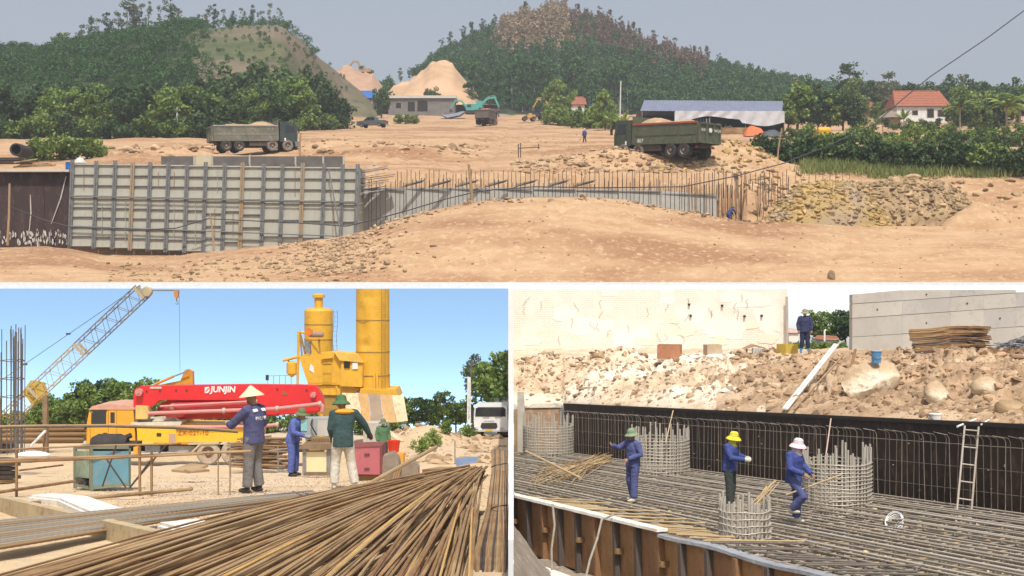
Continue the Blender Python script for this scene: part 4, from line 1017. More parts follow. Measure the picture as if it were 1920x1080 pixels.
for k in range(11):
    px = 1274 + k * 5.5; b = MB(); q = P(px, 222, S + 1); b.prism([q, q + Vector((.22, 0, 0)), q + Vector((.2, 0, -.7)), q + Vector((.02, 0, -.65))], (0, .05, 0))
    tag(b.build('garment', random.choice((white_paint, bright_blue, dk, clod_grey))), 'laundry hung under the eave of the open shed', 'clothes', 'washing under the shed')
b = MB(); q0, q1 = P(1330, 239, S - 8), P(1400, 252, S - 7); b.bb(q0.x, q1.x, q0.y, q1.y + .4, q1.z - .3, q0.z); tag(b.build('platform', rust), 'dark brown timber platform in front of the shed', 'platform')
# orange tarps and yellow tank
otm = M('orange_tarp', (.62, .17, .06), (.5, .13, .05), 2, .7)
def draped(name, label, x0, x1, y0, y1, Y, mat, cat, seed):
    pts = []; n, m = 16, 9; x0w = P(x0, y1, Y); w = (x1 - x0) / F * Y; hgt = (y1 - y0) / F * Y
    for i in range(n):
        for k in range(m):
            u, v = i / (n - 1), k / (m - 1)
            z = hgt * (math.sin(math.pi * u) ** .35) * (math.sin(math.pi * v) ** .4) * (.8 + .35 * nz(u * 4, v * 3, seed)); pts.append((x0w.x + w * u, Y - 1.2 + 2.4 * v, x0w.z + z))
    return tag(grid_obj(name, pts, n, m, mat, None), label, cat)
draped('tarpaulin', 'orange tarpaulin draped over goods at the corner of the shed', 1394, 1432, 235, 257, 181, otm, 'tarpaulin', 1)
draped('tarpaulin', 'crumpled orange tarpaulin beyond the dark covered heap', 1486, 1520, 240, 257, 181, otm, 'tarpaulin', 2)
draped('tarpaulin', 'dark grey cover between the two orange tarpaulins', 1428, 1466, 240, 258, 179, M('dark_tarp', (.07, .08, .09), rough=.6), 'tarpaulin', 3)
b = MB(); q = P(1545, 246, 195)
b.lathe([(.0, -.9), (.45, -.9), (.55, -.75), (.55, .75), (.45, .9), (.0, .9)], q + Vector((0, 0, .1)), 16, 0, 'X'); b.bb(q.x - .9, q.x + .9, q.y - .5, q.y + .5, q.z - .7, q.z - .2); tag(b.build('fuel_tank', M('tank_yellow', (.68, .40, .02), (.6, .34, .02), 3, .5)), 'small bright yellow tank standing beyond the hedge', 'tank')
# houses
def house(label, px0, px1, eave, ridge, base, Y, depth, wallm, roofm, hip=.5, openings=(), over=.5):
    Y = YG(base); depth *= 1.5
    t = thing('house', label, 'house', P((px0 + px1) / 2, base, Y))
    a, c = P(px0, eave, Y), P(px1, eave, Y); zb = P(0, base, Y).z - 1; zr = P(0, ridge, Y + depth / 2).z
    b = MB(); b.bb(a.x + over, c.x - over, Y + over, Y + depth - over, zb - 3, a.z); b.build('wall', wallm, t, True)
    ym = Y + depth / 2; x0, x1 = a.x, c.x
    r0, r1 = Vector((x0 + hip, ym, zr)), Vector((x1 - hip, ym, zr)); e = [Vector((x0, Y, a.z)), Vector((x1, Y, a.z)), Vector((x1, Y + depth, a.z)), Vector((x0, Y + depth, a.z))]
    b = MB(); n = 26; K = 6
    for f0, f1, g0, g1 in ((e[0], e[1], r0, r1), (e[2], e[3], r1, r0)):
        for k in range(K):          # tile courses, each lapping the one below
            t0, t1 = k / K, (k + 1) / K + .02
            A, B, Cc, D = f0.lerp(g0, t0), f1.lerp(g1, t0), f1.lerp(g1, min(1, t1)), f0.lerp(g0, min(1, t1)); up = Vector((0, 0, .07))
            b.add([A + up, B + up, Cc + up * .2, D + up * .2, A, B], [(0, 1, 2, 3), (4, 5, 1, 0)])
    b.add([e[1], e[2], r1], [(0, 1, 2)]); b.add([e[3], e[0], r0], [(0, 1, 2)]); ro = b.build('roof', roofm, t, True, False)
    b = MB(); b.tube([r0 + Vector((0, 0, .05)), r1 + Vector((0, 0, .05))], .12, 6); b.build('ridge_cap', roofm, ro, True)
    for (u0, u1, v0, v1, nm, mm) in openings:
        q0, q1 = P(u0, v0, Y), P(u1, v1, Y); b = MB(); b.bb(q0.x, q1.x, Y + over - .06, Y + over + .02, q1.z, q0.z); o = b.build(nm, mm, t, True)
        b = MB()
        for xx in (q0.x - .03, q1.x + .03): b.bb(xx - .05, xx + .05, Y + over - .1, Y + over - .02, q1.z, q0.z)
        b.bb(q0.x, q1.x, Y + over - .1, Y + over - .02, q0.z, q0.z + .08); b.build('frame', wood, o, True)
    return t
house('white walled house under a bright red tiled roof', 1678, 1784, 199, 171, 230, 158, 6, M('house_white', (.72, .72, .7), rough=.9), red_tile, .9, ((1712, 1722, 207, 215, 'window', darkin), (1740, 1752, 204, 220, 'door', darkin), (1760, 1772, 206, 218, 'window', darkin)))
house('low outbuilding with weathered red roof beside the white house', 1612, 1692, 210, 192, 224, 166, 5, clod_grey, red_tile, .2, ((1640, 1652, 213, 222, 'door', darkin), (1664, 1676, 213, 220, 'window', darkin)))
house('small brown roofed house among the palms', 1828, 1884, 208, 194, 226, 170, 5, clod_grey, M('brown_tile', (.2, .1, .07), rough=.9), .2, ((1862, 1870, 210, 222, 'door', white_paint),))
house('small red roofed cottage behind the scrub', 1068, 1100, 196, 182, 214, 190, 5, plaster, red_tile, .2, ((1084, 1090, 199, 208, 'door', darkin),))
house('grey roofed lean-to behind the scrub', 1094, 1118, 202, 191, 212, 188, 4, clod_grey, M('grey_tile', (.3, .3, .32), rough=.8), .1, ((1100, 1106, 204, 210, 'door', darkin),))
house('orange roofed house half hidden under the big dark tree', 458, 505, 184, 166, 215, 178, 5, plaster, M('orange_tile', (.50, .19, .11), (.42, .15, .09), 2, .85), .3, ((474, 482, 190, 202, 'door', darkin),))
house('second orange roof seen past the big dark tree', 506, 536, 174, 160, 200, 186, 5, plaster, MATS['orange_tile'], .3, ((516, 524, 180, 190, 'window', darkin),))
house('grey walled house with bright blue metal roof', 648, 702, 184, 171, 216, 175, 6, M('wall_grey', (.34, .33, .32), (.26, .25, .24), 1, .9), bright_blue, .1, ((664, 671, 196, 214, 'door', darkin), (682, 696, 192, 212, 'door', darkin)))
house('long low grey house with a thin pale roof edge', 724, 856, 184, 180, 216, 172, 6, M('wall_darkgrey', (.20, .19, .18), (.15, .14, .13), 1, .9), M('pale_roof', (.5, .46, .38), rough=.9), .1, ((764, 778, 190, 208, 'door', darkin), (782, 802, 188, 208, 'door', darkin), (742, 752, 192, 202, 'window', darkin)))  # wall colour is a darker grey than on the other houses
hut = thing('hut', 'small thatched round topped hut before the low outbuilding', 'hut', P(1670, 234, 240))
b = MB(); q = P(1670, 234, 240); b.lathe([(1.8, -1), (1.8, 1.3)], q, 14); b.build('wall', clod_grey, hut, True)
b = MB(); b.lathe([(2.6, 1.1), (1.9, 1.7), (1.1, 2.2), (.4, 2.55), (.0, 2.6)], q, 18); b.build('thatch', M('thatch', (.28, .22, .18), (.2, .16, .13), 6, .95, bump=.5), hut, True)
b = MB(); q = P(1612, 205, 270); b.lathe([(.6, -2.6), (.6, .5), (.2, .75), (.0, .8)], q, 14); tag(b.build('water_tank', M('tank_white', (.65, .66, .66), rough=.4)), 'upright white water tank beside the low outbuilding', 'tank')
b = MB(); b.prism([P(826, 214, 290), P(838, 221, 289), P(862, 216, 288), P(872, 209, 288), P(868, 208, 288.3), P(850, 213, 288.6), P(836, 215, 289)], (0, 3.2, .1)); tag(b.build('tarpaulin', M('tarp_bluegrey', (.3, .33, .42), rough=.7)), 'sagging blue grey sheet beside the long low house', 'tarpaulin')

# ---------------------------------------------------------------- vehicles
olive = M('olive_paint', (.055, .075, .048), (.045, .06, .04), 1.2, .6, dirt=(.13, .11, .075), spec=.4)
olive2 = M('olive_grey', (.11, .13, .10), (.085, .10, .08), 1, .65, dirt=(.26, .2, .14))
def flat_base(px, py, Y): return P(px, py, Y)
chs = M('chassis_dusty', (.12, .09, .07), (.06, .05, .045), 2, .9)
dump_truck('dark green eight wheel dump truck with a red rail beside the open shed', P(1240, 299, 117), R(180 - 50), olive, M('bed_green', (.10, .12, .075), (.085, .10, .065), 1, .65, dirt=(.17, .14, .09)), M('rail_red', (.42, .10, .06), rough=.7), clod_tan, chs, 'dump trucks', '807').scale = (1.2, 1.2, 1.2)
dump_truck('dusty grey green dump truck loaded with earth behind the formwork', P(482, 297, 131), R(24), M('cab_bluegreen', (.045, .065, .065), (.04, .055, .055), 1, .5, dirt=(.1, .09, .07)), M('bed_dusty', (.20, .19, .15), (.11, .12, .09), .8, .8, dirt=(.3, .23, .16)), M('strip_grey', (.34, .35, .32), rough=.7), clod_tan, chs, 'dump trucks')
dump_truck('distant dump truck seen from behind with reddish load', P(913, 226, 232), R(80), M('cab_red', (.30, .08, .05), rough=.6), M('bed_brown', (.16, .13, .11), (.12, .1, .09), 1, .8), M('strip_brown', (.2, .15, .12), rough=.8), M('load_red', (.4, .16, .1), rough=.95), chs, 'dump trucks')
# pickup
pk = thing('pickup_truck', 'dark grey double cab pickup parked near the blue roofed house', 'pickup', P(698, 239, 222), R(162))
pm = M('pickup_grey', (.13, .14, .16), (.12, .13, .15), 2, .35, .3, spec=.5)
b = MB(); b.prism([(x, -.88, z) for x, z in ((-2.6, .5), (2.55, .45), (2.6, .95), (2.2, 1.08), (1.3, 1.15), (.55, 1.72), (-.75, 1.75), (-.95, 1.12), (-2.6, 1.12))], (0, 1.76, 0)); body = b.build('body', pm, pk)
for sy in (-1, 1):
    y = sy * .885
    for poly in ([(1.1, 1.15), (.5, 1.64), (.0, 1.66), (.0, 1.15)], [(-.08, 1.15), (-.08, 1.66), (-.68, 1.66), (-.82, 1.15)]):
        b = MB(); b.prism([(x, y, z) for x, z in poly], (0, sy * .01, 0)); b.build('side_window', glass_dark, body)
    b = MB(); b.bb(2.5, 2.62, sy * .65 - .18, sy * .65 + .18, .72, .92); b.build('headlight', MATS['lamp_glass'], body)
    b = MB(); b.bb(-2.63, -2.58, sy * .78 - .08, sy * .78 + .08, .7, 1.05); b.build('tail_lamp', MATS['tail_red'], body)
    for x in (-1.65, 1.6): wheel(pk, (x, sy * .8, .38), .38, .26, black_rub, steel_grey)
b = MB(); b.prism([(1.33, -.78, 1.17), (1.33, .78, 1.17), (.6, .7, 1.68), (.6, -.7, 1.68)], (.01, 0, .012)); b.build('windscreen', glass_dark, body)
b = MB(); b.bb(2.55, 2.68, -.85, .85, .42, .62); b.bb(-2.7, -2.6, -.85, .85, .42, .6); b.build('bumper', steel_grey, body)
# excavators
def excavator(label, loc, rz, bm, sc=1.0, pose=((1.2, 0, 1.9), (3.0, 0, 3.9), (5.2, 0, 4.1), (6.3, 0, 1.6))):
    t = thing('excavator', label, 'excavator', loc, rz); t.scale = (sc,) * 3
    for sy in (-1, 1):
        b = MB(); prof = [(-1.9, .35), (-1.6, .05), (1.6, .05), (1.9, .35), (1.9, .55), (1.6, .85), (-1.6, .85), (-1.9, .55)]
        b.prism([(x, sy * 1.1 - .28, z) for x, z in prof], (0, .56, 0)); b.build('track', black_rub, t)
    b = MB(); b.bb(-1.2, 1.2, -.9, .9, .5, .95); b.build('undercarriage', chs, t)
    b = MB(); b.prism([(x, -1.25, z) for x, z in ((-2.2, 1.0), (1.5, 1.0), (1.5, 1.5), (-.2, 1.95), (-2.0, 1.95), (-2.35, 1.6))], (0, 2.5, 0)); b.build('house', bm, t)
    b = MB(); b.prism([(x, .35, z) for x, z in ((-.1, 1.5), (1.4, 1.5), (1.45, 2.1), (1.1, 2.85), (-.1, 2.85))], (0, .9, 0)); cb = b.build('cab', bm, t)
    b = MB(); b.prism([(x, 1.255, z) for x, z in ((.05, 1.9), (1.3, 1.9), (1.05, 2.7), (.05, 2.7))], (0, .01, 0)); b.build('window', glass_dark, cb)
    p = [Vector(q) for q in pose]
    b = MB(); b.beam(p[0], p[1], .35, .5); b.beam(p[1], p[2], .32, .42); b.build('boom', bm, t)
    b = MB(); b.beam(p[2] + Vector((-.5, 0, .3)), p[3], .28, .36); b.build('stick', bm, t)
    b = MB(); b.tube([p[0] + Vector((.4, .0, -.3)), (p[0] + p[1]) / 2 + Vector((.5, 0, .1))], .09, 8); b.tube([p[1] + Vector((0, 0, .35)), p[2] + Vector((-.4, 0, .5))], .08, 8); b.build('cylinder', steel_grey, t)
    q = p[3]; b = MB(); b.prism([(q.x - .1, -.5, q.z + .1), (q.x + .35, -.5, q.z - .2), (q.x + .3, -.5, q.z - .9), (q.x - .5, -.5, q.z - 1.0), (q.x - .6, -.5, q.z - .5)], (0, 1.0, 0)); b.build('bucket', chs, t)
    return t
teal = M('teal_paint', (.10, .38, .34), (.08, .3, .27), 2, .5)
excavator('turquoise excavator with arched boom behind the distant dump truck', P(893, 212, 318), R(-8), teal, 1.1, ((1.0, 0, 1.8), (2.6, 0, 3.3), (4.6, 0, 3.4), (5.2, 0, 1.2)))
excavator('small turquoise excavator parked at the sand heap', P(884, 214, 306), R(175), teal, .8)
excavator('tiny sandy coloured digger working on top of the reddish bank', P(684, 143, 395), R(165), M('digger_tan', (.42, .29, .16), rough=.8), 1.1, ((1, 0, 1.8), (2.0, 0, 4.0), (3.8, 0, 4.2), (5.0, 0, 2.4)))
excavator('yellow digger half hidden behind the scrub', P(1040, 212, 330), R(170), M('digger_yellow', (.5, .28, .06), rough=.7), .9)
# small roller and tractor
tr = thing('tractor', 'small dark blue tractor on the haul road beside the scrub', 'tractor', P(1010, 224, 270), R(200))
b = MB(); b.bb(-.4, 1.5, -.4, .4, .6, 1.2); b.build('bonnet', M('tractor_blue', (.04, .05, .11), rough=.5), tr)
b = MB(); b.bb(-1.0, .0, -.75, .75, .8, 1.1); b.bb(-1.05, .05, -.8, .8, 2.0, 2.1)
for x in (-1, 0):
    for y in (-.7, .7): b.bb(x - .04, x + .04, y - .04, y + .04, 1.1, 2.0)
b.build('cab_frame', MATS['tractor_blue'], tr)
for sy in (-1, 1): wheel(tr, (-.7, sy * .75, .65), .65, .4, black_rub, rust); wheel(tr, (1.1, sy * .65, .4), .4, .25, black_rub, rust)
rl = thing('road_roller', 'small yellow road roller beside the dark tractor', 'roller', P(992, 227, 262), R(195))
b = MB(); b.lathe([(.0, -.55), (.5, -.55), (.5, .55), (.0, .55)], (.9, 0, .5), 18, 0, 'Y'); b.build('drum', chs, rl)
b = MB(); b.bb(-1.2, .5, -.5, .5, .6, 1.3); b.bb(-.5, .1, -.35, .35, 1.3, 1.6); b.build('body', M('roller_yellow', (.55, .33, .10), rough=.7), rl)
for sy in (-1, 1): wheel(rl, (-.8, sy * .5, .45), .45, .3, black_rub, rust)
# motorbikes under the shed, seen small
def motorbike(label, loc, rz, m):
    t = thing('motorbike', label, 'motorbike', loc, rz)
    for x in (-.62, .62): wheel(t, (x, 0, .3), .3, .1, black_rub, steel_grey)
    b = MB(); b.tube([(-.6, 0, .35), (-.3, 0, .65), (.2, 0, .5), (.5, 0, .75), (.6, 0, .3)], .09, 7); b.build('body', m, t)
    b = MB(); b.ell((-.3, 0, .78), (.42, .13, .07)); b.build('seat', black_rub, t)
    b = MB(); b.tube([(.45, -.3, 1.0), (.42, 0, .98), (.45, .3, 1.0)], .02, 6); b.tube([(.42, 0, .98), (.6, 0, .35)], .03, 6); b.build('handlebar', steel_grey, t)
    return t
motorbike('motorbike parked under the shed near the white post', P(1322, 244, S + 1.5), R(20), white_paint)
motorbike('pale motorbike parked deeper under the white tarpaulin', P(1366, 244, S + 2), R(160), M('bike_silver', (.5, .5, .52), rough=.4))
motorbike('white motorbike standing behind the pickup', P(722, 239, 222), R(100), white_paint)

# people of the upper picture
navy = M('cloth_navy', (.045, .055, .13), (.035, .042, .10), 6, .9)
blue_cloth = M('cloth_blue', (.05, .075, .24), (.04, .06, .18), 6, .9)
denim = M('cloth_denim', (.06, .075, .16), (.045, .055, .12), 6, .9)
dark_trs = M('cloth_dark', (.045, .05, .06), (.035, .04, .045), 6, .9)
greenhat = M('hat_green', (.07, .16, .07), (.055, .13, .055), 6, .8)
palegreen = M('hat_palegreen', (.22, .30, .17), (.18, .25, .14), 6, .8)
whitehat = M('hat_white', (.7, .7, .66), (.6, .6, .56), 6, .8)
person('worker in blue jacket and white helmet walking away along the haul road', P(1096, 267, 160), R(20), dict(ftL=(-.1, .18, .09), ftR=(.1, -.2, .12), knR=(.1, 0, .48), elL=(-.27, -.1, 1.13)), blue_cloth, dark_trs, 'hard', whitehat)
person('worker in blue with green hat bending down behind the ramp', P(1366, 423, 101.3), R(-60), dict(neck=(0, .32, 1.33), head=(0, .42, 1.43), shL=(-.18, .28, 1.3), shR=(.18, .28, 1.3), elL=(-.2, .5, 1.1), haL=(-.15, .6, .9), elR=(.2, .5, 1.1), haR=(.15, .6, .9)), blue_cloth, denim, 'pith', greenhat)
# ================================================================ LOWER PICTURE WITH THE CRANE AND THE PUMP TRUCK
ll_sand = M('site_sand', (.66, .50, .31), (.54, .39, .23), 1.1, .95, bump=.7, bscale=9, c3=(.60, .46, .31), dirt=(.48, .37, .25))
gravelm = M('gravel_stone', (.56, .44, .32), (.36, .27, .19), 4, .9)
def pyL(px, Y):
    a = 828 + 2067 / Y
    if Y > 58: a = np.interp(Y, [58, 66, 84], [863.6, 838, 806])
    k1 = sstep(735, 810, px); k2 = sstep(610, 690, px); w = sstep(56, 61, Y); k = k1 * (1 - w) + max(k1, k2) * w; r = np.interp(Y, [30, 40, 50, 62, 72, 84], [896.9, 874, 856, 834, 824, 812])
    return a * (1 - k) + r * k if Y > 30 else a
def gL(px, Y): q = P(px, float(pyL(px, Y)), Y); return q
def zL(X, Y):
    px = 960 + F * X / Y
    z = gL(px, Y).z; z += (.05 * fbm(X * .9, Y * .5, 2) + .02 * nz(X * 3, Y * 2)) * min(1, Y / 30)
    z += .9 * math.exp(-((px - 800) / 70) ** 2 - ((Y - 63) / 7) ** 2)
    if 46 < Y < 62: z -= .28 * sstep(46, 50, Y) * (1 - sstep(58.5, 61, Y)) * (1 - sstep(600, 660, px))
    if Y > 40: z += sstep(40, 60, Y) * (.3 if 46 < Y < 61 else 1) * (.25 * fbm(X * .3, Y * .2, 6))
    return z
rows = [6.0 + .16 * 1.022 ** i * i for i in range(1, 125)]; rows = [y for y in rows if y < 83.6] + [83.7]
cols = list(range(-420, 953, 9)) + [953]; pts = []
for Y in rows:
    for px in cols:
        X = (px - 960) / F * Y; X = min(X, -.02); pts.append((X, Y, zL(X, Y)))
grid_obj('ground', pts, len(rows), len(cols), ll_sand)
def onL(px, Y): X = (px - 960) / F * Y; return Vector((X, Y, zL(X, Y)))
ps = []; ss = []
for _ in range(9000):
    px = random.gauss(560, 230); Y = random.triangular(12, 34, 19)
    if px < 80 or px > 945: continue
    s = random.uniform(.007, .02); p = onL(px, Y); ps.append(p + Vector((0, 0, s * .3))); ss.append(s)
tag(scatter('gravel', ps, ss, gravelm, CLODS), 'loose crushed stone around the workers', kind='stuff')
ps = []; ss = []
for _ in range(500):
    px = random.uniform(700, 945); Y = random.uniform(42, 78); s = .04 + .3 * random.random() ** 4; ps.append(onL(px, Y)); ss.append(s)
tag(scatter('rubble', ps, ss, clod_tan), 'earth clods on the bank before the mixer lorry', kind='stuff')

# ---------------------------------------------------------------- trees behind
GL = 'trees behind the pump truck'
for i, (px, top, k) in enumerate(((70, 762, 'round0'), (96, 742, 'lime1'), (122, 736, 'round1'), (150, 722, 'round2'), (178, 708, 'dark1'), (200, 716, 'round0'), (226, 715, 'round1'), (252, 714, 'lime2'), (276, 718, 'round2'), (300, 740, 'round0'), (330, 742, 'round1'), (360, 745, 'round2'), (400, 752, 'round0'), (440, 752, 'round1'), (480, 756, 'round2'), (20, 770, 'round1'))):
    Y = random.uniform(74, 80); base = 820; tree(k, P(px, base, Y), (base - top) / F * Y, 'leafy green tree in the row behind the pump truck', GL)
for px, top, k in ((765, 748, 'round0'), (785, 742, 'dark1'), (808, 752, 'round1'), (830, 738, 'round2'), (855, 748, 'lime0'), (872, 752, 'round0')):
    Y = random.uniform(77, 81); base = 810; tree(k, P(px, base, Y), (base - top) / F * Y, 'low green tree on the horizon beyond the yellow silo', 'low trees beyond the silo')
tree('round1', P(925, 800, 80), 4.7, 'tall leafy tree above the white mixer lorry', wide=1.0)
tree('lime0', P(948, 800, 79), 4.2, 'tree cut off by the white divider above the mixer lorry')
tree('sparse1', P(882, 800, 79), 4.7, 'thin airy tree leaning out past the white pole', wide=.8)
for px, py, Y in ((812, 818, 55), (835, 812, 60), (790, 822, 52), (872, 806, 70), (880, 808, 68)): tree('limebush%d' % (px % 3), onL(px, Y), .8, 'tuft of weeds on the earth bank before the mixer lorry', 'weeds on the bank', name='bush', cat='bush')
pw = M('pole_white2', (.8, .8, .78), (.7, .7, .68), 3, .7)
for i in range(34):
    px = -10 + i * 23 + random.uniform(-8, 8); tree(('bush0', 'limebush1', 'bush2')[i % 3], P(px, 818, random.uniform(79, 82)), random.uniform(1.3, 2.3), 'low roadside bush in the strip behind the pump truck', 'bushes behind the pump truck', name='bush', cat='bush')
up = thing('utility_pole', 'white twin concrete pole beside the mixer lorry', 'pole', onL(880, 74))
for dx in (-3, 1.5): rod('shaft', P(880 + dx, 803, 74), P(880 + dx * .7, 707, 74), .055, pw, up, True)
for k in range(6): rod('brace', P(877, 790 - k * 15, 74), P(881.5, 790 - k * 15, 74), .03, pw, up, True)

# ---------------------------------------------------------------- crawler crane
yel = M('crane_yellow', (.66, .44, .05), (.5, .34, .08), 3, .6, dirt=(.4, .3, .15))
dull = M('crane_tan', (.50, .42, .27), (.36, .30, .2), 3, .7)
YC = 62.0
cr = thing('crawler_crane', 'yellow lattice boom crane behind the tall starter bars', 'crane', gL(-70, YC))
A = P(-8, 806, YC); B = P(268, 545, YC); d = (B - A).normalized(); nrm = Vector((-d.z, 0, d.x)); NB = 26
def cp(t, u, v): w = .36; return A.lerp(B, t) + nrm * (u * w) + Vector((0, v * w, 0))
for u in (-1, 1):
    for v in (-1, 1):
        for t0, t1, mm in ((0, .27, yel), (.27, .58, dull), (.58, 1, M('crane_grey', (.22, .21, .2), (.16, .15, .14), 3, .6))): rod('chord', cp(t0, u, v), cp(t1, u, v), .03, mm, cr, True, 6)
for i in range(NB):
    t0, t1 = i / NB, (i + 1) / NB; mm = yel if t0 < .27 else (dull if t0 < .58 else MATS['crane_grey']); s = 1 if i % 2 else -1
    for v in (-1, 1): rod('lacing', cp(t0, -s, v), cp(t1, s, v), .014, mm, cr, True, 5)
    for u in (-1, 1): rod('lacing', cp(t0, u, -s), cp(t1, u, s), .014, mm, cr, True, 5)
for t in (.27, .58, .985):
    b = MB(); b.beam(cp(t, -1.02, -1), cp(t, 1.02, -1), .05, .14, 0, tuple(d)); b.beam(cp(t, -1.02, 1), cp(t, 1.02, 1), .05, .14, 0, tuple(d)); b.build('joint_plate', dull, cr, True)
b = MB()
for v in (-.5, .5): b.prism([cp(.23, 1.2, v), cp(.30, 1.5, v), cp(.33, .2, v), cp(.30, -1.3, v), cp(.22, -1.1, v)], (0, .08, 0))
b.build('foot_plate', yel, cr, True)
for o_ in (0, .16): rod('pendant', P(-40, 742, YC + o_), P(246, 546, YC + o_), .014, bare_rebar, cr, True, 5)
for px, py in ((47, 683), (128, 626)): block('shackle', P(px, py, YC), (.16, .2, .08), bare_rebar, cr, True)
b = MB(); b.lathe([(.0, -.15), (.22, -.15), (.26, -.08), (.2, 0), (.26, .08), (.22, .15), (.0, .15)], P(276, 547, YC), 16, 0, 'Y'); b.build('head_sheave', dull, cr, True)
rod('jib', P(272, 544.5, YC), P(334, 544.5, YC), .035, MATS['crane_grey'], cr, True)
hk = P(331, 552, YC); b = MB(); b.prism([hk + Vector((-.12, -.1, .2)), hk + Vector((.12, -.1, .2)), hk + Vector((.1, -.1, -.1)), hk + Vector((0, -.1, -.22)), hk + Vector((-.1, -.1, -.1))], (0, .2, 0)); hb = b.build('hook_block', M('hook_orange', (.5, .26, .1), rough=.7), cr, True)
b = MB(); q = hk + Vector((0, 0, -.22)); b.tube([q, q + Vector((0, 0, -.1)), q + Vector((.09, 0, -.17)), q + Vector((.03, 0, -.26)), q + Vector((-.08, 0, -.2))], .028, 7); b.build('hook', steel_grey, hb, True)
rod('hoist_line', P(336, 556, YC), P(337.5, 696, YC), .008, bare_rebar, cr, True, 5)
rod('hoist_line', P(331, 545, YC), P(331, 549, YC), .012, bare_rebar, cr, True, 5)
b = MB(); q = gL(-90, YC); b.bb(q.x - 3.2, q.x + 1.9, q.y - 1.3, q.y + 1.3, q.z + 1.1, q.z + 2.6); b.bb(q.x + .6, q.x + 2.0, q.y - 1.35, q.y - .3, q.z + 1.2, q.z + 3.0); b.build('house', yel, cr, True)
for s in (-1, 1): b = MB(); b.prism([(q.x + x, q.y + s * 1.5 - .35, q.z + z) for x, z in ((-2.6, .5), (-2.2, 0), (2.2, 0), (2.6, .5), (2.2, 1.0), (-2.2, 1.0))], (0, .7, 0)); b.build('track', black_rub, cr, True)
# starter bars of the column
sb = thing('starter_bars', 'tall clump of bare upright reinforcing bars at the picture edge', 'reinforcement', gL(20, 33))
for k in range(34):
    px = random.uniform(-16, 46); Y = 32 + random.uniform(0, 2.2); top = random.choice((612, 622, 630, 662, 668, 640)) + random.uniform(-6, 6)
    rod('rebar', P(px, 850, Y), P(px + random.uniform(-2.5, 2), top, Y), random.uniform(.011, .017), M('rebar_grey', (.2, .19, .18), (.14, .13, .12), 5, .6, .4), sb, True, 6)
for k in range(5):
    y = 676 + k * 34; b = MB(); b.tube([P(16 + 30 * math.cos(a * .7), y + 3 * math.sin(a * 2.1), 33 + 1.1 * math.sin(a * .7)) for a in range(10)], .012, 5); b.build('stirrup', rust, sb, True)
# steel pile fence and post
pf = thing('pipe_stack', 'stack of rusty brown steel pipes behind the starter bars', 'pipes', gL(90, 60))
for k in range(6): rod('pipe', P(-30, 806 + (k // 2) * 9 + 3 * (k % 2), 58 + (k % 2) * .8), P(168 - 6 * (k // 2), 803 + (k // 2) * 10 + 3 * (k % 2), 60 + (k % 2) * .8), .13, rust3, pf, True, 14)
tag(MB().beam(P(86, 852, 34), P(85, 741, 34), .12, .12).build('post', M('post_brown', (.3, .2, .12), (.2, .13, .08), 3, .9)), 'square rusty brown post rising before the trees', 'post')
tag(MB().beam(P(44, 850, 33), P(85, 808, 33.9), .05, .04).build('timber', pw), 'pale plank leaning on the brown post', 'plank')

# ---------------------------------------------------------------- concrete pump truck
Y0 = 56.0
S0 = F / Y0
amber = M('truck_amber', (.78, .37, .02), (.68, .32, .025), 2, .45, dirt=(.55, .33, .1), spec=.45)
tyel = M('truck_yellow', (.82, .50, .02), (.74, .44, .02), 2, .45, dirt=(.6, .4, .1), spec=.45)
pred = M('pump_red', (.68, .025, .03), (.6, .02, .025), 2, .4, spec=.45)
pinkp = M('pump_pipe', (.62, .20, .20), (.52, .25, .22), 3, .5)
pt = thing('concrete_pump_truck', 'amber cabbed concrete pump truck with folded red boom', 'truck', gL(380, Y0 + 1.2))
D = Vector((0, 2.4, 0))
def poly(name, pp, Y, vec, mat, parent, rnd=None): b = MB(); b.prism([P(x, y, Y) for x, y in pp], vec); return b.build(name, mat, parent, True)
cabp = poly('cab', [(162, 834), (161, 800), (168, 768), (176, 763), (236, 761), (250, 768), (254, 834)], Y0, D, amber, pt)
poly('cab_roof', [(166, 768), (172, 762), (205, 758), (244, 761), (252, 768)], Y0 - .03, D * 1.02, M('roof_dusty', (.62, .36, .22), (.5, .26, .2), 3, .6), cabp)
poly('side_window', [(171, 796), (171, 775), (176, 771), (199, 771), (199, 796)], Y0 - .012, (0, .02, 0), glass_dark, cabp)
poly('rear_window', [(207, 793), (207, 773), (215, 773), (215, 793)], Y0 - .012, (0, .02, 0), glass_dark, cabp)
for a, c in (((203, 768), (203, 830)), ((169, 800), (169, 832)), ((219, 768), (219, 820)), ((169, 832), (203, 832))): rod('door_seam', P(*a, Y0 - .005), P(*c, Y0 - .005), .008, black_rub, cabp, True, 5)
block('door_handle', P(197, 813, Y0 - .02), (.16, .04, .07), black_rub, cabp, True)
poly('sun_visor', [(167, 771), (174, 768), (200, 768), (200, 772)], Y0 - .03, (0, .06, 0), black_rub, cabp)
rod('mirror_arm', P(163, 778, Y0 - .05), P(160, 790, Y0 - .25), .015, black_rub, cabp, True); block('mirror', P(160, 797, Y0 - .25), (.05, .18, .4), black_rub, cabp, True)
poly('bumper', [(160, 845), (160, 833), (200, 834), (200, 845)], Y0 + .05, D * .95, M('bumper_amber', (.6, .3, .05), rough=.6), pt)
poly('chassis', [(200, 846), (200, 838), (606, 838), (606, 848)], Y0 + .7, (0, .9, 0), black_rub, pt)
poly('deck_box', [(258, 830), (256, 798), (330, 795), (332, 830)], Y0, D, tyel, pt)
poly('deck_panel', [(332, 829), (331, 797), (430, 799), (480, 806), (480, 822), (440, 829)], Y0 + .04, D * .95, tyel, pt)
poly('deck_top', [(244, 798), (246, 792), (340, 791), (338, 798)], Y0 - .04, D, M('deck_cream', (.66, .6, .48), rough=.7), pt)
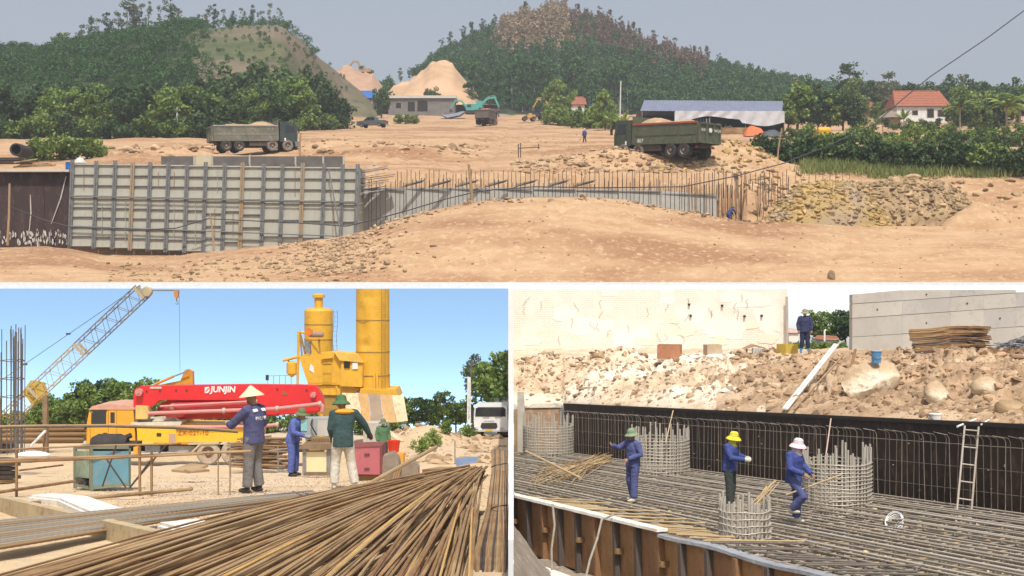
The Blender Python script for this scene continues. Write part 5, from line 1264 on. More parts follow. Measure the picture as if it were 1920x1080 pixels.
text_obj('serial_lettering', 'ZX-021-10', .3, M('red_print', (.5, .06, .04), rough=.6), pt, P(362, 812, Y0 + .02), (R(90), 0, 0), .003, 0, True)
block('sticker', P(323, 822, Y0 - .01), (.3, .012, .4), M('sticker', (.6, .55, .4), (.3, .1, .05), 14, .6), pt, True); block('sticker', P(298, 815, Y0 - .01), (.2, .012, .15), black_rub, pt, True)
for pp, mm, dz in (([(260, 858), (260, 850), (360, 848), (360, 854)], white_paint, .1), ([(272, 848), (272, 836), (300, 836), (300, 848)], steel_grey, .3), ([(316, 852), (316, 836), (366, 836), (366, 852)], M('tank_grey', (.32, .30, .27), rough=.7), .25), ([(258, 840), (250, 832), (250, 858), (258, 858)], amber, .05)):
    poly('side_guard' if mm is white_paint else 'side_box', pp, Y0 + dz, (0, .5, 0), mm, pt)
poly('mudguard', [(352, 834), (352, 830), (410, 829), (410, 833)], Y0 - .02, (0, .7, 0), M('guard_cream', (.55, .45, .28), rough=.7), pt)
rod('strut', P(358, 850, Y0), P(376, 833, Y0), .05, MATS['guard_cream'], pt, True)
def wheelP(px, py, Y, r, w, tm, rm, parent):
    wh = MB(); wh.lathe([(r * .56, -w * .5), (r * .9, -w * .5), (r, -w * .36), (r, w * .36), (r * .9, w * .5), (r * .56, w * .5)], P(px, py, Y), 26, 0, 'Y'); o = wh.build('wheel', tm, parent, True)
    b = MB(); b.lathe([(r * .58, -w * .42), (r * .48, -w * .3), (r * .42, -w * .1), (r * .2, -w * .15), (r * .18, -w * .45), (.0, -w * .46)], P(px, py, Y), 20, 0, 'Y'); ro = b.build('rim', rm, o, True)
    for k in range(8):
        a = k * math.pi / 4; rod('wheel_nut', P(px, py, Y - w * .2) + Vector((math.cos(a) * r * .3, 0, math.sin(a) * r * .3)), P(px, py, Y - w * .34) + Vector((math.cos(a) * r * .3, 0, math.sin(a) * r * .3)), .025, rust, o, True, 6)
palet = M('tyre_dusty', (.50, .42, .32), (.34, .28, .21), 3, .95); prim = M('rim_rusty', (.42, .30, .22), (.3, .2, .14), 4, .8)
for px, py in ((392, 848), (438, 848), (222, 846)):
    wheelP(px, py, Y0 + .25, .52, .45, palet if px > 300 else black_rub, prim, pt); wheelP(px, py, Y0 + 2.1, .52, .45, black_rub, prim, pt)
# folded boom
b1 = poly('boom', [(250, 742), (253, 730), (262, 724), (470, 721), (560, 722), (592, 723), (604, 744), (606, 768), (590, 776), (480, 778), (480, 750), (300, 750), (276, 768), (250, 763)], Y0 + .25, (0, .55, 0), pred, pt)
b2 = poly('boom_section', [(290, 781), (300, 757), (315, 750), (480, 744), (590, 750), (600, 770), (470, 784), (330, 786)], Y0 + .95, (0, .45, 0), pred, pt)
b3 = poly('boom_section', [(304, 768), (322, 756), (400, 754), (480, 752), (480, 762), (360, 768), (340, 782), (312, 784)], Y0 + .1, (0, .12, 0), M('pump_red_dusty', (.62, .06, .06), (.55, .1, .1), 3, .6), pt)
for px, py, r in ((262, 735, .16), (324, 762, .13), (588, 740, .12)):
    b = MB(); b.lathe([(.0, -.2), (r, -.2), (r, .1)], P(px, py, Y0 + .2), 16, 0, 'Y'); b.lathe([(r * .4, -.24), (.0, -.24)], P(px, py, Y0 + .2), 12, 0, 'Y'); b.build('boom_pin', pinkp, b1, True)
for px, py in ((275, 734), (300, 733), (330, 732), (350, 732), (470, 731), (520, 730), (575, 732)): block('bolt', P(px, py, Y0 + .235), (.07, .03, .07), black_rub, b1, True)
block('plate', P(292, 727, Y0 + .235), (.5, .02, .08), M('plate_cream', (.7, .6, .45), rough=.6), b1, True)
poly('logo_mark', [(384, 726), (392, 725), (393, 733), (390, 737), (384, 737)], Y0 + .24, (0, -.015, 0), white_paint, b1)
rod('logo_slash', P(386, 734, Y0 + .215), P(391, 728, Y0 + .215), .02, pred, b1, True, 4)
text_obj('boom_lettering', 'JUNJIN', .36, white_paint, b1, P(418, 730.5, Y0 + .235), (R(90), 0, 0), .006, .1, True, .012)
b = MB(); b.prism([P(527, 741, Y0 + .24), P(540, 741, Y0 + .24), P(533, 732, Y0 + .24)], (0, -.01, 0)); b.build('warning_mark', M('mark_brown', (.3, .12, .05), rough=.7), b1, True)
for pts_, r in (([(278, 775), (420, 770), (520, 766), (600, 757)], .085), ([(330, 801), (480, 800), (520, 796)], .075), ([(300, 762), (480, 752)], .05)):
    b = MB(); b.tube([P(x, y, Y0 - .02) for x, y in pts_], r, 10); pp_ = b.build('delivery_pipe', pinkp, pt, True)
    for x, y in pts_[1:]:
        b = MB(); q = P(x, y, Y0 - .02); b.cyl(q - Vector((.06, 0, 0)), q + Vector((.06, 0, 0)), r * 1.45, None, 12); b.build('coupling', M('coupling', (.5, .4, .36), rough=.6), pp_, True)
b = MB(); b.tube([P(600, 757, Y0 - .02), P(605, 762, Y0 - .02), P(604, 772, Y0)], .1, 10); b.build('pipe_elbow', pinkp, pt, True)
poly('turret', [(284, 800), (290, 782), (320, 780), (336, 792), (338, 800)], Y0 + .5, (0, 1.0, 0), MATS['deck_cream'], pt)
poly('valve_box', [(254, 786), (254, 761), (276, 762), (280, 774), (276, 786)], Y0 - .05, (0, .5, 0), M('valve_yellow', (.66, .48, .16), rough=.6), pt)
for px in (262, 285): rod('hose', P(px, 786, Y0), P(px - 6, 800, Y0), .03, black_rub, pt, True)
poly('hopper', [(575, 845), (570, 800), (600, 790), (612, 800), (610, 845)], Y0 + .4, (0, 1.6, 0), M('hopper_dark', (.16, .13, .1), (.3, .2, .06), 2, .8), pt)
rod('outrigger', P(602, 840, Y0), P(603, 775, Y0), .07, amber, pt, True); rod('outrigger', P(470, 868, Y0), P(470, 800, Y0), .08, MATS['deck_cream'], pt, True); block('outrigger_foot', P(470, 868, Y0), (.5, .4, .08), steel_grey, pt, True)
# excavator arm behind the pump
ea = thing('excavator', 'orange excavator arm standing up behind the red boom', 'excavator', gL(330, 66))
poly('boom', [(286, 724), (338, 714), (346, 694), (352, 692), (361, 697), (362, 730), (340, 728), (300, 730)], 66, (0, .35, 0), M('exc_orange', (.66, .28, .03), rough=.55), ea)
rod('cylinder', P(288, 722, 65.8), P(325, 706, 65.8), .07, MATS['exc_orange'], ea, True); rod('cylinder', P(325, 706, 65.8), P(354, 695, 65.8), .04, steel_grey, ea, True)
poly('house', [(290, 860), (285, 800), (300, 765), (345, 765), (362, 800), (362, 860)], 66, (0, 2, 0), MATS['exc_orange'], ea); poly('stick', [(336, 728), (362, 728), (352, 800), (330, 800)], 66.1, (0, .2, 0), MATS['exc_orange'], ea)

# ---------------------------------------------------------------- batching plant and silos
yp = M('plant_yellow', (.74, .42, .035), (.66, .36, .03), 1.2, .55, dirt=(.55, .33, .06), spec=.4)
yd = M('plant_dark', (.42, .26, .05), (.28, .18, .05), 1.5, .7)
YS = 68.0; k_ = YS / F
def sil(name, label, pxc, prof, Y, seams, ladder=None, dents=()):
    t = thing(name, label, 'silo', P(pxc, 795, Y)); c = P(pxc, 540, Y); c = Vector((c.x, c.y, 0)); n = 40; vs = []; fs = []
    zz = []
    for (r, py) in prof: zz.append((r * Y / F, (540 - py) / F * Y))
    full = []
    for (r0, z0), (r1, z1) in zip(zz[:-1], zz[1:]):
        m = max(1, int(abs(z1 - z0) / .12)); full += [(r0 + (r1 - r0) * i / m, z0 + (z1 - z0) * i / m) for i in range(m)]
    full.append(zz[-1])
    for r, z in full:
        for j in range(n):
            a = 2 * math.pi * j / n; rr = r
            for (da, dz_, dw, dh, dd) in dents:
                e = math.exp(-(((a - da + math.pi) % (2 * math.pi) - math.pi) / dw) ** 2 - ((z - dz_) / dh) ** 2); rr -= dd * e
            vs.append((c.x + rr * math.cos(a), c.y + rr * math.sin(a), z))
    K = len(full)
    for i in range(K - 1):
        for j in range(n): a = i * n + j; q = i * n + (j + 1) % n; fs.append((a, a + n, q + n, q))
    fs.append(tuple(range(n))); b = MB(); b.add(vs, fs); b.build('shell', yp, t, True, True, 30)
    for py, rpx in seams:
        b = MB(); z = (540 - py) / F * Y; r = rpx * Y / F; b.lathe([(r, -.025), (r + .018, -.015), (r + .018, .015), (r, .025)], (c.x, c.y, z), n); b.build('weld_band', yd, t, True)
    return t
big = sil('cement_silo', 'tall dented yellow cement silo with a caged ladder rising out of view', 699, [(31, 541.5), (31.5, 640), (31.5, 700), (33, 735)], YS, ((659, 31.6), (703, 32), (600, 31.3)), None, ((4.2, -2.2, .3, .5, .10), (4.0, -1.2, .25, .35, .08), (4.35, -3.0, .3, .2, .12), (4.6, -.5, .35, .25, .06)))
for dx in (-3.5, 3.5): rod('ladder_rail', P(719 + dx, 733, YS - .98), P(719 + dx, 543, YS - .98), .018, yd, big, True, 6)
for k in range(38): rod('rung', P(715.5, 545 + k * 5, YS - .98), P(722.5, 545 + k * 5, YS - .98), .012, yd, big, True, 5)
poly('skirt', [(672, 744), (676, 728), (690, 730), (742, 730), (748, 744)], YS - 1.2, (0, 2.4, 0), yp, big); 
for px in (702, 707): poly('gusset', [(px - 2, 730), (px - 2, 700), (px + 2, 700), (px + 2, 730)], YS - 1.02, (0, .3, 0), yp, big)
sm = sil('cement_silo', 'short yellow silo with a capped neck behind the mixer house', 597.5, [(0, 550), (6, 550.5), (11.5, 553), (11.5, 558), (8, 558.5), (8, 577), (24, 579), (26.5, 583), (26.5, 668)], YS + 3, ((608, 26.6), (636, 26.6)))
for px in (625, 632):
    b = MB(); b.tube([P(px + 4 * math.sin(k * .8) * .3, 582 + k * 9, YS + 2.5) for k in range(10)], .015, 5); b.build('ladder_rail', steel_grey, sm, True)
for k in range(9): rod('rung', P(625, 585 + k * 9, YS + 2.5), P(633, 585 + k * 9, YS + 2.5), .01, steel_grey, sm, True, 5)
mh = thing('mixer_house', 'yellow angular mixer house with one dark and one bright window', 'plant', P(620, 795, YS))
poly('side_wall', [(560, 668), (626, 660), (640, 676), (640, 722), (578, 722)], YS - 1.0, (0, 1.8, 0), yp, mh)
poly('front_wall', [(640, 677), (680, 680), (680, 724), (638, 724)], YS - 1.15, (0, 1.6, 0), yp, mh)
poly('roof', [(626, 660), (668, 664), (680, 680), (637, 676)], YS - 1.25, (0, 1.9, 0), M('plant_pale', (.78, .5, .1), rough=.5), mh)
poly('lower_flap', [(640, 695), (680, 697), (679, 726), (637, 724)], YS - 1.2, (0, .04, 0), yp, mh)
b = MB(); q0, q1 = P(645, 678, YS - 1.18), P(656, 690, YS - 1.18); b.bb(q0.x, q1.x, q0.y - .03, q0.y + .05, q1.z, q0.z); b.build('window', darkin, mh, True)
b = MB(); q0, q1 = P(661, 680, YS - 1.18), P(671, 692, YS - 1.18); b.bb(q0.x, q1.x, q0.y - .03, q0.y + .05, q1.z, q0.z); b.build('window', white_paint, mh, True)
poly('door', [(604, 720), (604, 670), (622, 668), (622, 720)], YS - 1.03, (0, .05, 0), M('plant_mid', (.68, .38, .03), rough=.6), mh); poly('door_canopy', [(602, 671), (624, 668), (624, 671), (602, 674)], YS - 1.15, (0, .2, 0), yp, mh)
for y in (682, 700): rod('door_brace', P(605, y, YS - 1.05), P(621, y, YS - 1.05), .02, yd, mh, True)
poly('side_hatch', [(580, 694), (582, 682), (588, 688), (589, 700)], YS - 1.03, (0, .04, 0), white_paint, mh)
poly('under_frame', [(590, 734), (592, 723), (645, 723), (676, 728), (660, 742), (600, 740)], YS - .9, (0, 1.6, 0), yp, mh)
poly('under_bin', [(598, 795), (594, 740), (640, 740), (650, 795)], YS - .8, (0, 1.4, 0), yd, mh)
rod('brace', P(630, 724, YS - 1.2), P(644, 760, YS - 1.2), .05, yp, mh, True)
for k in range(5): rod('rail', P(578 + k * 13, 720, YS - 1.3), P(578 + k * 13, 700, YS - 1.3), .012, yp, mh, True, 5)
rod('rail', P(578, 700, YS - 1.3), P(630, 702, YS - 1.3), .012, yp, mh, True, 5)
hs_ = thing('skip_hoist', 'steel skip hoist frame with motor and orange pulley beside the short silo', 'hoist', P(565, 795, YS))
for a, c, r in (((558, 720), (560, 622), .07), ((566, 666), (562, 620), .05), ((572, 664), (564, 628), .05), ((600, 664), (598, 636), .05), ((582, 640), (598, 662), .05), ((560, 622), (602, 630), .06), ((530, 676), (562, 668), .08), ((540, 676), (556, 694), .04)): rod('strut', P(*a, YS - .9), P(*c, YS - .9), r, yp if r > .05 else yd, hs_, True)
b = MB(); b.lathe([(.0, -.1), (.2, -.1), (.2, .1), (.0, .1)], P(579, 622, YS - 1.1), 16, 0, 'Y'); b.build('pulley', M('pulley_orange', (.7, .2, .04), rough=.5), hs_, True)
b = MB(); b.lathe([(.0, -.38), (.14, -.38), (.16, -.1), (.16, .3), (.1, .38), (.0, .38)], P(593, 627, YS - 1.0), 14, 0, 'X'); b.build('motor', M('motor_brown', (.36, .24, .18), rough=.7), hs_, True)
b = MB(); b.lathe([(.28, 0), (.28, .55), (.2, .6)], P(547, 700, YS - .9), 14); b.lathe([(.05, -.2), (.28, 0)], P(547, 700, YS - .9), 14); b.build('bucket', yp, hs_, True)
poly('gearbox', [(572, 660), (570, 640), (580, 640), (582, 664)], YS - 1.05, (0, .4, 0), steel_grey, hs_)
for k in range(6): rod('rail', P(502 + k * 11, 722, YS - .6), P(502 + k * 11, 704, YS - .6), .014, steel_grey, hs_, True, 5)
rod('rail', P(500, 705, YS - .6), P(558, 703, YS - .6), .014, steel_grey, hs_, True, 5); block('lamp', P(501, 708, YS - .6), (.14, .14, .28), black_rub, hs_, True)
# plywood skirt at the foot of the silo
ply = [M('ply_pale', (.68, .54, .36), (.56, .42, .26), 1.5, .85, dirt=(.4, .26, .14)), M('ply_orange', (.5, .31, .13), (.42, .25, .1), 1.5, .85, dirt=(.35, .2, .09)), M('ply_grey', (.33, .25, .18), (.26, .19, .13), 1.5, .85), M('ply_tan', (.52, .34, .15), (.44, .28, .12), 1.5, .85, dirt=(.36, .2, .09))]
pls = thing('plywood_skirt', 'row of weathered plywood sheets leaning round the silo foot', 'boards', P(705, 793, YS - 2))
edge = [(641, 737, 652, 789), (670, 738, 681, 792), (690, 739, 697, 793), (713, 740, 719, 792), (735, 741, 744, 792), (757, 742, 765, 789)]
for i in range(5):
    (a, ay, ab, aby), (c, cy, cb, cby) = edge[i], edge[i + 1]
    b = MB(); off = .03 * (i % 2)
    b.prism([P(a + .3, ay, YS - 1.6 + off), P(c - .3, cy, YS - 1.6 + off), P(cb - .3, cby, YS - 2.6 + off), P(ab + .3, aby, YS - 2.6 + off)], (0, .04, .01)); b.build('board', (ply[0], ply[1], ply[2], ply[3], ply[0])[i], pls, True)
b = MB(); q0, q1 = P(681, 794, 58), P(724, 850, 58); b.bb(q0.x, q1.x, 58, 59.2, q1.z, q0.z); tag(b.build('concrete_block', M('block_grey', (.5, .46, .4), (.4, .37, .32), 2, .9, bump=.3)), 'rough grey concrete block below the plywood sheets', 'block')
tag(MB().beam(P(724, 806, 56), P(752, 828, 55), .25, .06).build('board', ply[0]), 'pale board lying on the bank behind the man in green', 'board')

# ---------------------------------------------------------------- white mixer lorry
ml = thing('mixer_lorry', 'white concrete mixer lorry facing out beside the white divider', 'lorry', onL(922, 76))
YM = 75.0; wl_ = M('lorry_white', (.8, .8, .8), (.74, .74, .73), 2, .35, spec=.5)
b = MB(); b.prism([P(x, y, YM) for x, y in ((889, 806), (888, 776), (890, 764), (895, 760), (945, 760), (951, 764), (952.5, 806))], (0, 2.0, 0)); cb_ = b.build('cab', wl_, ml, True)
poly('windscreen', [(891, 781), (892, 766), (897, 763.5), (944, 763.5), (948, 767), (948, 781)], YM - .02, (0, .03, 0), glass_dark, cb_)
poly('grille', [(901, 800), (903, 793), (931, 793), (933, 800), (930, 804), (904, 804)], YM - .03, (0, .04, 0), black_rub, cb_)
for px in (893, 941): block('headlight', P(px, 802, YM - .02), (.24, .06, .13), MATS['lamp_glass'], cb_, True)
block('bumper', P(920, 807.5, YM - .05), (1.98, .2, .1), M('bumper_lt', (.6, .6, .6), rough=.5), cb_, True); block('number_plate', P(917, 807, YM - .17), (.4, .02, .1), M('plate_yellow', (.7, .5, .05), rough=.5), cb_, True)
text_obj('grille_lettering', 'HYUNDAI', .13, steel_grey, cb_, P(917, 790, YM - .02), (R(90), 0, 0), .004, 0, True)
rod('wiper', P(905, 783, YM - .04), P(918, 782, YM - .04), .012, black_rub, cb_, True); rod('wiper', P(928, 783, YM - .04), P(940, 782, YM - .04), .012, black_rub, cb_, True)
block('mirror', P(886.5, 774, YM - .1), (.12, .1, .4), black_rub, cb_, True)
b = MB(); q = P(950, 762, YM + 4.5); b.lathe([(.3, -2.3), (.9, -1.4), (1.15, 0), (.95, 1.3), (.4, 2.2)], q, 22, 0, 'Y'); b.build('drum', wl_, ml, True)
for px in (893, 947): wheelP(px, 808, YM + .8, .48, .3, black_rub, steel_grey, ml)

# ---------------------------------------------------------------- bar bench, machines and clutter
def gzL(px, Y): return gL(px, Y).z
rack = thing('bar_rack', 'long bar handling rack of rusty rods on thin uprights', 'rack', gL(250, 20))
for pts_, r, mm in (([(-40, 864, 19.5), (120, 859, 19.8), (300, 852, 20.2), (470, 846, 20.6)], .022, rust3), ([(-40, 868, 19.5), (160, 861, 19.8), (380, 851, 20.2)], .018, rust), ([(-40, 846, 22), (160, 836, 22.4), (340, 832, 22.8)], .016, rust)):
    b = MB(); b.tube([P(*q) for q in pts_], r, 8); b.build('rail', mm, rack, True)
for px, t, Y in ((31, 845, 20), (262, 838, 20), (284, 848, 20.1), (409, 850, 20.5), (431, 846, 20.5)):
    q = gL(px, Y); rod('upright', q - Vector((0, 0, .1)), P(px, t, Y), .022 if px < 300 else .012, rust if px < 300 else rust3, rack, True)
for a, c in (((243, 915), (285, 860)), ((245, 912), (312, 834)), ((192, 912), (218, 835)), ((198, 858), (236, 914))): rod('brace', P(*a, 20.4), P(*c, 20.4), .014, bare_rebar, rack, True)
lb = thing('long_bars', 'pair of long dark bars being carried at waist height', 'bars', P(220, 802, 21))
for k, dz in enumerate((0, 2.6)):
    b = MB(); b.tube([P(-60, 801 + dz, 20), P(60, 798 + dz, 20.2), P(200, 797 + dz, 20.5), P(320, 800 + dz, 20.8), P(400, 804 + dz, 21), P(446, 808 + dz, 21.1)], .016, 8); b.build('rebar', bare_rebar if k else rust3, lb, True)
def loose_bar(label, a, c, r, m, sag=0):
    b = MB(); A_, C_ = P(*a), P(*c); mid = (A_ + C_) / 2 - Vector((0, 0, sag)); b.tube([A_, mid, C_], r, 8); return tag(b.build('steel_bar', m), label, 'bar')
loose_bar('brown bar lying low between the rack and the channel', (-30, 951, 17), (360, 917, 20.5), .028, rust3)
loose_bar('shorter brown bar behind the lowest loose bar', (-30, 927, 19), (140, 902, 22), .026, rust3)
loose_bar('thin bar on the sand behind the green cabinet', (36, 882, 25), (118, 872, 29), .02, rust)
# stack of pipes at the edge
for k in range(6):
    b = MB(); y = 862 + k * 8; b.beam(P(-30, y, 26), P(24 + 6 * math.sin(k * 2), y - 1, 26.6), .35, .07); tag(b.build('steel_plank', rust3 if k == 5 else bare_rebar), 'dark flat bar in the pile at the picture edge beside the starter bars', 'bar', 'dark flat bars at the edge')
b = MB(); b.ell(P(62, 853, 31), (.42, .2, .09)); tag(b.build('sack', white_paint), 'white sack lying at the foot of the square post', 'sack')
# green and blue cabinet
cbn = thing('welding_cabinet', 'green and blue steel cabinet with a dark engine on top', 'cabinet', gL(195, 23))
gpale = M('cab_palegreen', (.36, .46, .33), (.28, .37, .27), 2, .7, dirt=(.25, .22, .15)); bpan = M('cab_blue', (.13, .29, .36), (.10, .23, .29), 1.5, .65, dirt=(.3, .24, .17)); frm = M('cab_frame', (.22, .25, .18), (.16, .17, .13), 2, .8)
Yc = 22.6
for px, y0, y1, Y in ((171, 838, 921, Yc), (242, 841, 912, Yc + .1), (141, 838, 915, Yc + .7)): rod('leg', P(px, y1, Y), P(px, y0, Y), .035, frm, cbn, True, 4)
poly('blue_door', [(173, 911), (173, 846), (241, 846), (241, 905)], Yc, (0, .03, 0), bpan, cbn)
b = MB(); b.prism([P(141, 895, Yc + .7), P(141, 846, Yc + .7), P(170, 846, Yc + .05), P(170, 897, Yc + .05)], (0, .03, 0)); b.build('side_panel', gpale, cbn, True)
b = MB(); b.prism([P(141, 842, Yc + .7), P(171, 842, Yc), P(242, 842, Yc + .05), P(236, 838, Yc + .9), P(160, 837, Yc + 1.1)], (0, 0, .05)); b.build('top', frm, cbn, True)
poly('base_beam', [(171, 918), (171, 911), (242, 905), (242, 911)], Yc, (0, .06, 0), frm, cbn); poly('base_beam', [(141, 912), (141, 906), (171, 913), (171, 919)], Yc + .3, (0, .06, 0), frm, cbn)
poly('back_panel', [(150, 908), (150, 846), (238, 846), (238, 902)], Yc + 1.0, (0, .03, 0), darkin, cbn)
b = MB(); b.lathe([(.0, -.32), (.14, -.32), (.2, -.2), (.2, .2), (.14, .32), (.0, .32)], P(206, 834, Yc + .5), 16, 0, 'X'); b.bb(P(172, 0, Yc).x, P(242, 0, Yc).x, Yc + .2, Yc + .8, P(0, 842, Yc).z, P(0, 836, Yc).z); b.build('engine', black_rub, cbn, True)
rod('exhaust', P(236, 842, Yc + .5), P(233, 822, Yc + .5), .05, black_rub, cbn, True); rod('exhaust', P(233, 822, Yc + .5), P(246, 816, Yc + .5), .05, black_rub, cbn, True)
for k in range(4): block('scrap', P(148 + k * 6, 900 + k * 2, Yc + .4), (.12, .2, .06), bare_rebar, cbn, True, (.2 * k, .3, .5 * k))
tag(MB().beam(P(338, 884, 27), P(374, 872, 27.5), .5, .05).beam(P(362, 880, 26.9), P(376, 884, 26.6), .4, .04).build('steel_plate', rust3), 'small bent steel plate on the sand before the truck wheel', 'plate')
# dark pile of stirrups behind the workers
dp = thing('stirrup_pile', 'tangled dark pile of bent bars behind the workers', 'bars', gL(490, 36))
for k in range(70):
    y = 822 + (k % 16) * 3.6; px = random.uniform(425, 470); L = random.uniform(60, 110); Y = 35 + random.uniform(0, 2.2)
    rod('bent_bar', P(px, y + random.uniform(-2, 2), Y), P(min(566, px + L), y + random.uniform(-5, 5), Y + random.uniform(-.4, .4)), random.uniform(.012, .028), random.choice((bare_rebar, rust, rust3)), dp, True, 6)
for a, c in (((522, 884), (521, 838)), ((432, 890), (431, 830)), ((505, 845), (566, 838)), ((522, 884), (550, 880))): rod('trestle', P(*a, 32), P(*c, 32), .02, steel_grey, dp, True)
# bench with cream panel and grey machine
bn = thing('bending_bench', 'steel bar bending bench with a cream panel and a grey machine head', 'bench', gL(595, 31))
Yb = 30.6
poly('bench_top', [(560, 842), (568, 832), (622, 832), (624, 842)], Yb - .1, (0, .8, 0), M('bench_brown', (.25, .17, .1), (.14, .1, .07), 3, .85), bn)
for px in (567, 612): poly('leg', [(px, 892), (px, 842), (px + 7, 842), (px + 7, 892)], Yb, (0, .4, 0), steel_grey, bn)
poly('cream_panel', [(574, 885), (574, 847), (612, 847), (612, 885)], Yb + .02, (0, .03, 0), M('panel_cream', (.74, .64, .38), (.68, .58, .34), 2, .7), bn)
poly('bottom_rail', [(570, 892), (570, 886), (618, 886), (618, 892)], Yb - .01, (0, .1, 0), MATS['bench_brown'], bn)
poly('machine_head', [(564, 818), (564, 785), (618, 784), (618, 818)], Yb + .5, (0, .5, 0), M('machine_grey', (.42, .45, .45), (.34, .36, .36), 2, .5, .2), bn)
poly('label_panel', [(564, 808), (564, 788), (576, 786), (576, 808)], Yb + .48, (0, .015, 0), M('label_teal', (.3, .6, .58), rough=.5), bn)
poly('cover_plate', [(594, 818), (596, 788), (616, 788), (616, 818)], Yb + .47, (0, .02, 0), M('cover_silver', (.55, .52, .46), rough=.5), bn)
poly('grille_box', [(585, 831), (585, 822), (620, 822), (620, 831)], Yb + .2, (0, .3, 0), rust, bn)
for k in range(12): block('grille_bar', P(587 + k * 2.8, 826, Yb + .18), (.012, .03, .1), rust2, bn, True)
b = MB(); b.tube([P(586, 786, Yb + .45), P(583, 796, Yb + .4), P(588, 806, Yb + .4), P(594, 816, Yb + .4)], .02, 6); b.build('hose', black_rub, bn, True)
# pink cabinet on wheels
pc = thing('tool_cabinet', 'faded pink steel cabinet on small wheels behind the man in pale trousers', 'cabinet', gL(690, 28))
Yp = 27.6; pink = M('cab_pink', (.46, .13, .15), (.40, .11, .13), 2, .7, dirt=(.3, .12, .1))
poly('case', [(660, 891), (656, 838), (716, 836), (718, 893)], Yp, (0, .8, 0), M('case_dark', (.24, .06, .06), (.16, .06, .05), 2, .8), pc)
poly('door', [(661, 889), (660, 842), (712, 840), (712, 890)], Yp - .02, (0, .02, 0), pink, pc)
for r_ in range(2):
    for k in range(5): block('vent_slot', P(684 + k * 2, (853 if r_ == 0 else 880), Yp - .03), (.012, .02, .06), black_rub, pc, True)
poly('chassis', [(668, 912), (668, 892), (714, 892), (714, 912)], Yp + .1, (0, .6, 0), rust, pc)
for px in (672, 706): wheelP(px, 912, Yp, .11, .06, M('caster', (.4, .34, .28), rough=.8), steel_grey, pc)
# bar cutter
bc = thing('bar_cutter', 'rust stained bar cutting machine with slanted guard and small wheels', 'machine', gL(745, 26))
Yk = 25.6; mach = M('machine_rust', (.36, .31, .26), (.22, .17, .13), 3, .6, .2, dirt=(.3, .2, .12))
poly('frame', [(716, 906), (716, 898), (768, 896), (768, 905)], Yk, (0, .7, 0), rust, bc)
poly('guard', [(716, 900), (718, 856), (736, 850), (746, 862), (752, 898)], Yk + .1, (0, .5, 0), mach, bc)
poly('motor_cover', [(752, 898), (754, 872), (776, 868), (784, 878), (784, 898)], Yk + .1, (0, .45, 0), mach, bc)
for px in (748, 718): wheelP(px, 910, Yk - .05, .12, .06, MATS['caster'], steel_grey, bc)
for k in range(3): rod('lever', P(730 + k * 4, 921, Yk - .4), P(746 + k * 4, 872, Yk - .2), .018, rust, bc, True)
# bucket, orange box, sheet
b = MB(); q = gL(738, 33); q = P(738, 848, 33); b.lathe([(.0, 0), (.13, 0), (.17, .28), (.18, .3), (.16, .3), (.12, .03), (.0, .03)], q, 18); tag(b.build('bucket', M('bucket_red', (.75, .05, .02), rough=.4)), 'bright red plastic bucket near the man in green', 'bucket')
b = MB(); q0 = P(741, 858, 31); b.bb(q0.x, q0.x + .2, 31, 31.4, q0.z - .12, q0.z + .08); tag(b.build('crate', M('crate_orange', (.72, .33, .04), rough=.5)), 'small orange crate next to the red bucket', 'crate')
b = MB(); b.prism([P(856, 874, 18), P(852, 862, 18), P(870, 858, 18.6), P(898, 859, 18.8), P(892, 868, 18.2)], (0, .3, -.02)); tag(b.build('metal_sheet', M('sheet_blue', (.20, .25, .36), rough=.5)), 'bent blue grey metal sheet behind the rusty bars', 'sheet')
rod_o = loose_bar('thin upright rod stuck in the sand behind the blue grey sheet', (853, 866, 24), (853, 826, 24), .008, bare_rebar)
b = MB(); b.beam(P(803, 888, 20), P(838, 882, 21), .2, .12); tag(b.build('timber', rust), 'short rusty beam on the sand beside the cutter', 'beam')

# ---------------------------------------------------------------- white channel and timber beam
wc = thing('channel_form', 'white painted steel channel lying under the grey bars', 'channel', gL(200, 16))
seg = [(56, 932, 18.3), (112, 938, 17.3), (150, 955, 15.0), (196, 975, 13.0), (300, 985, 12.2), (380, 1005, 10.8)]
for i in range(len(seg) - 1):
    if i == 3: continue
    a, c = P(*seg[i]), P(*seg[i + 1]); w = Vector((.30, .18, .0))
    b = MB(); b.prism([a, c - (c - a) * .02, c - (c - a) * .02 + w, a + w], (0, 0, .03)); b.prism([a, c - (c - a) * .02, c - (c - a) * .02 + Vector((0, 0, -.16)), a + Vector((0, 0, -.16))], (-.02, -.03, 0)); b.build('plate', M('channel_white', (.78, .76, .72), (.66, .63, .57), 3, .75, dirt=(.5, .42, .32)), wc, True)
tag(MB().beam(P(-20, 940, 16.9), P(312, 1024, 9.7), .10, .2).build('timber_beam', M('beam_tan', (.52, .42, .26), (.4, .31, .18), 2, .85, dirt=(.3, .22, .13))), 'long tan timber beam carrying the bundle of grey bars', 'beam')

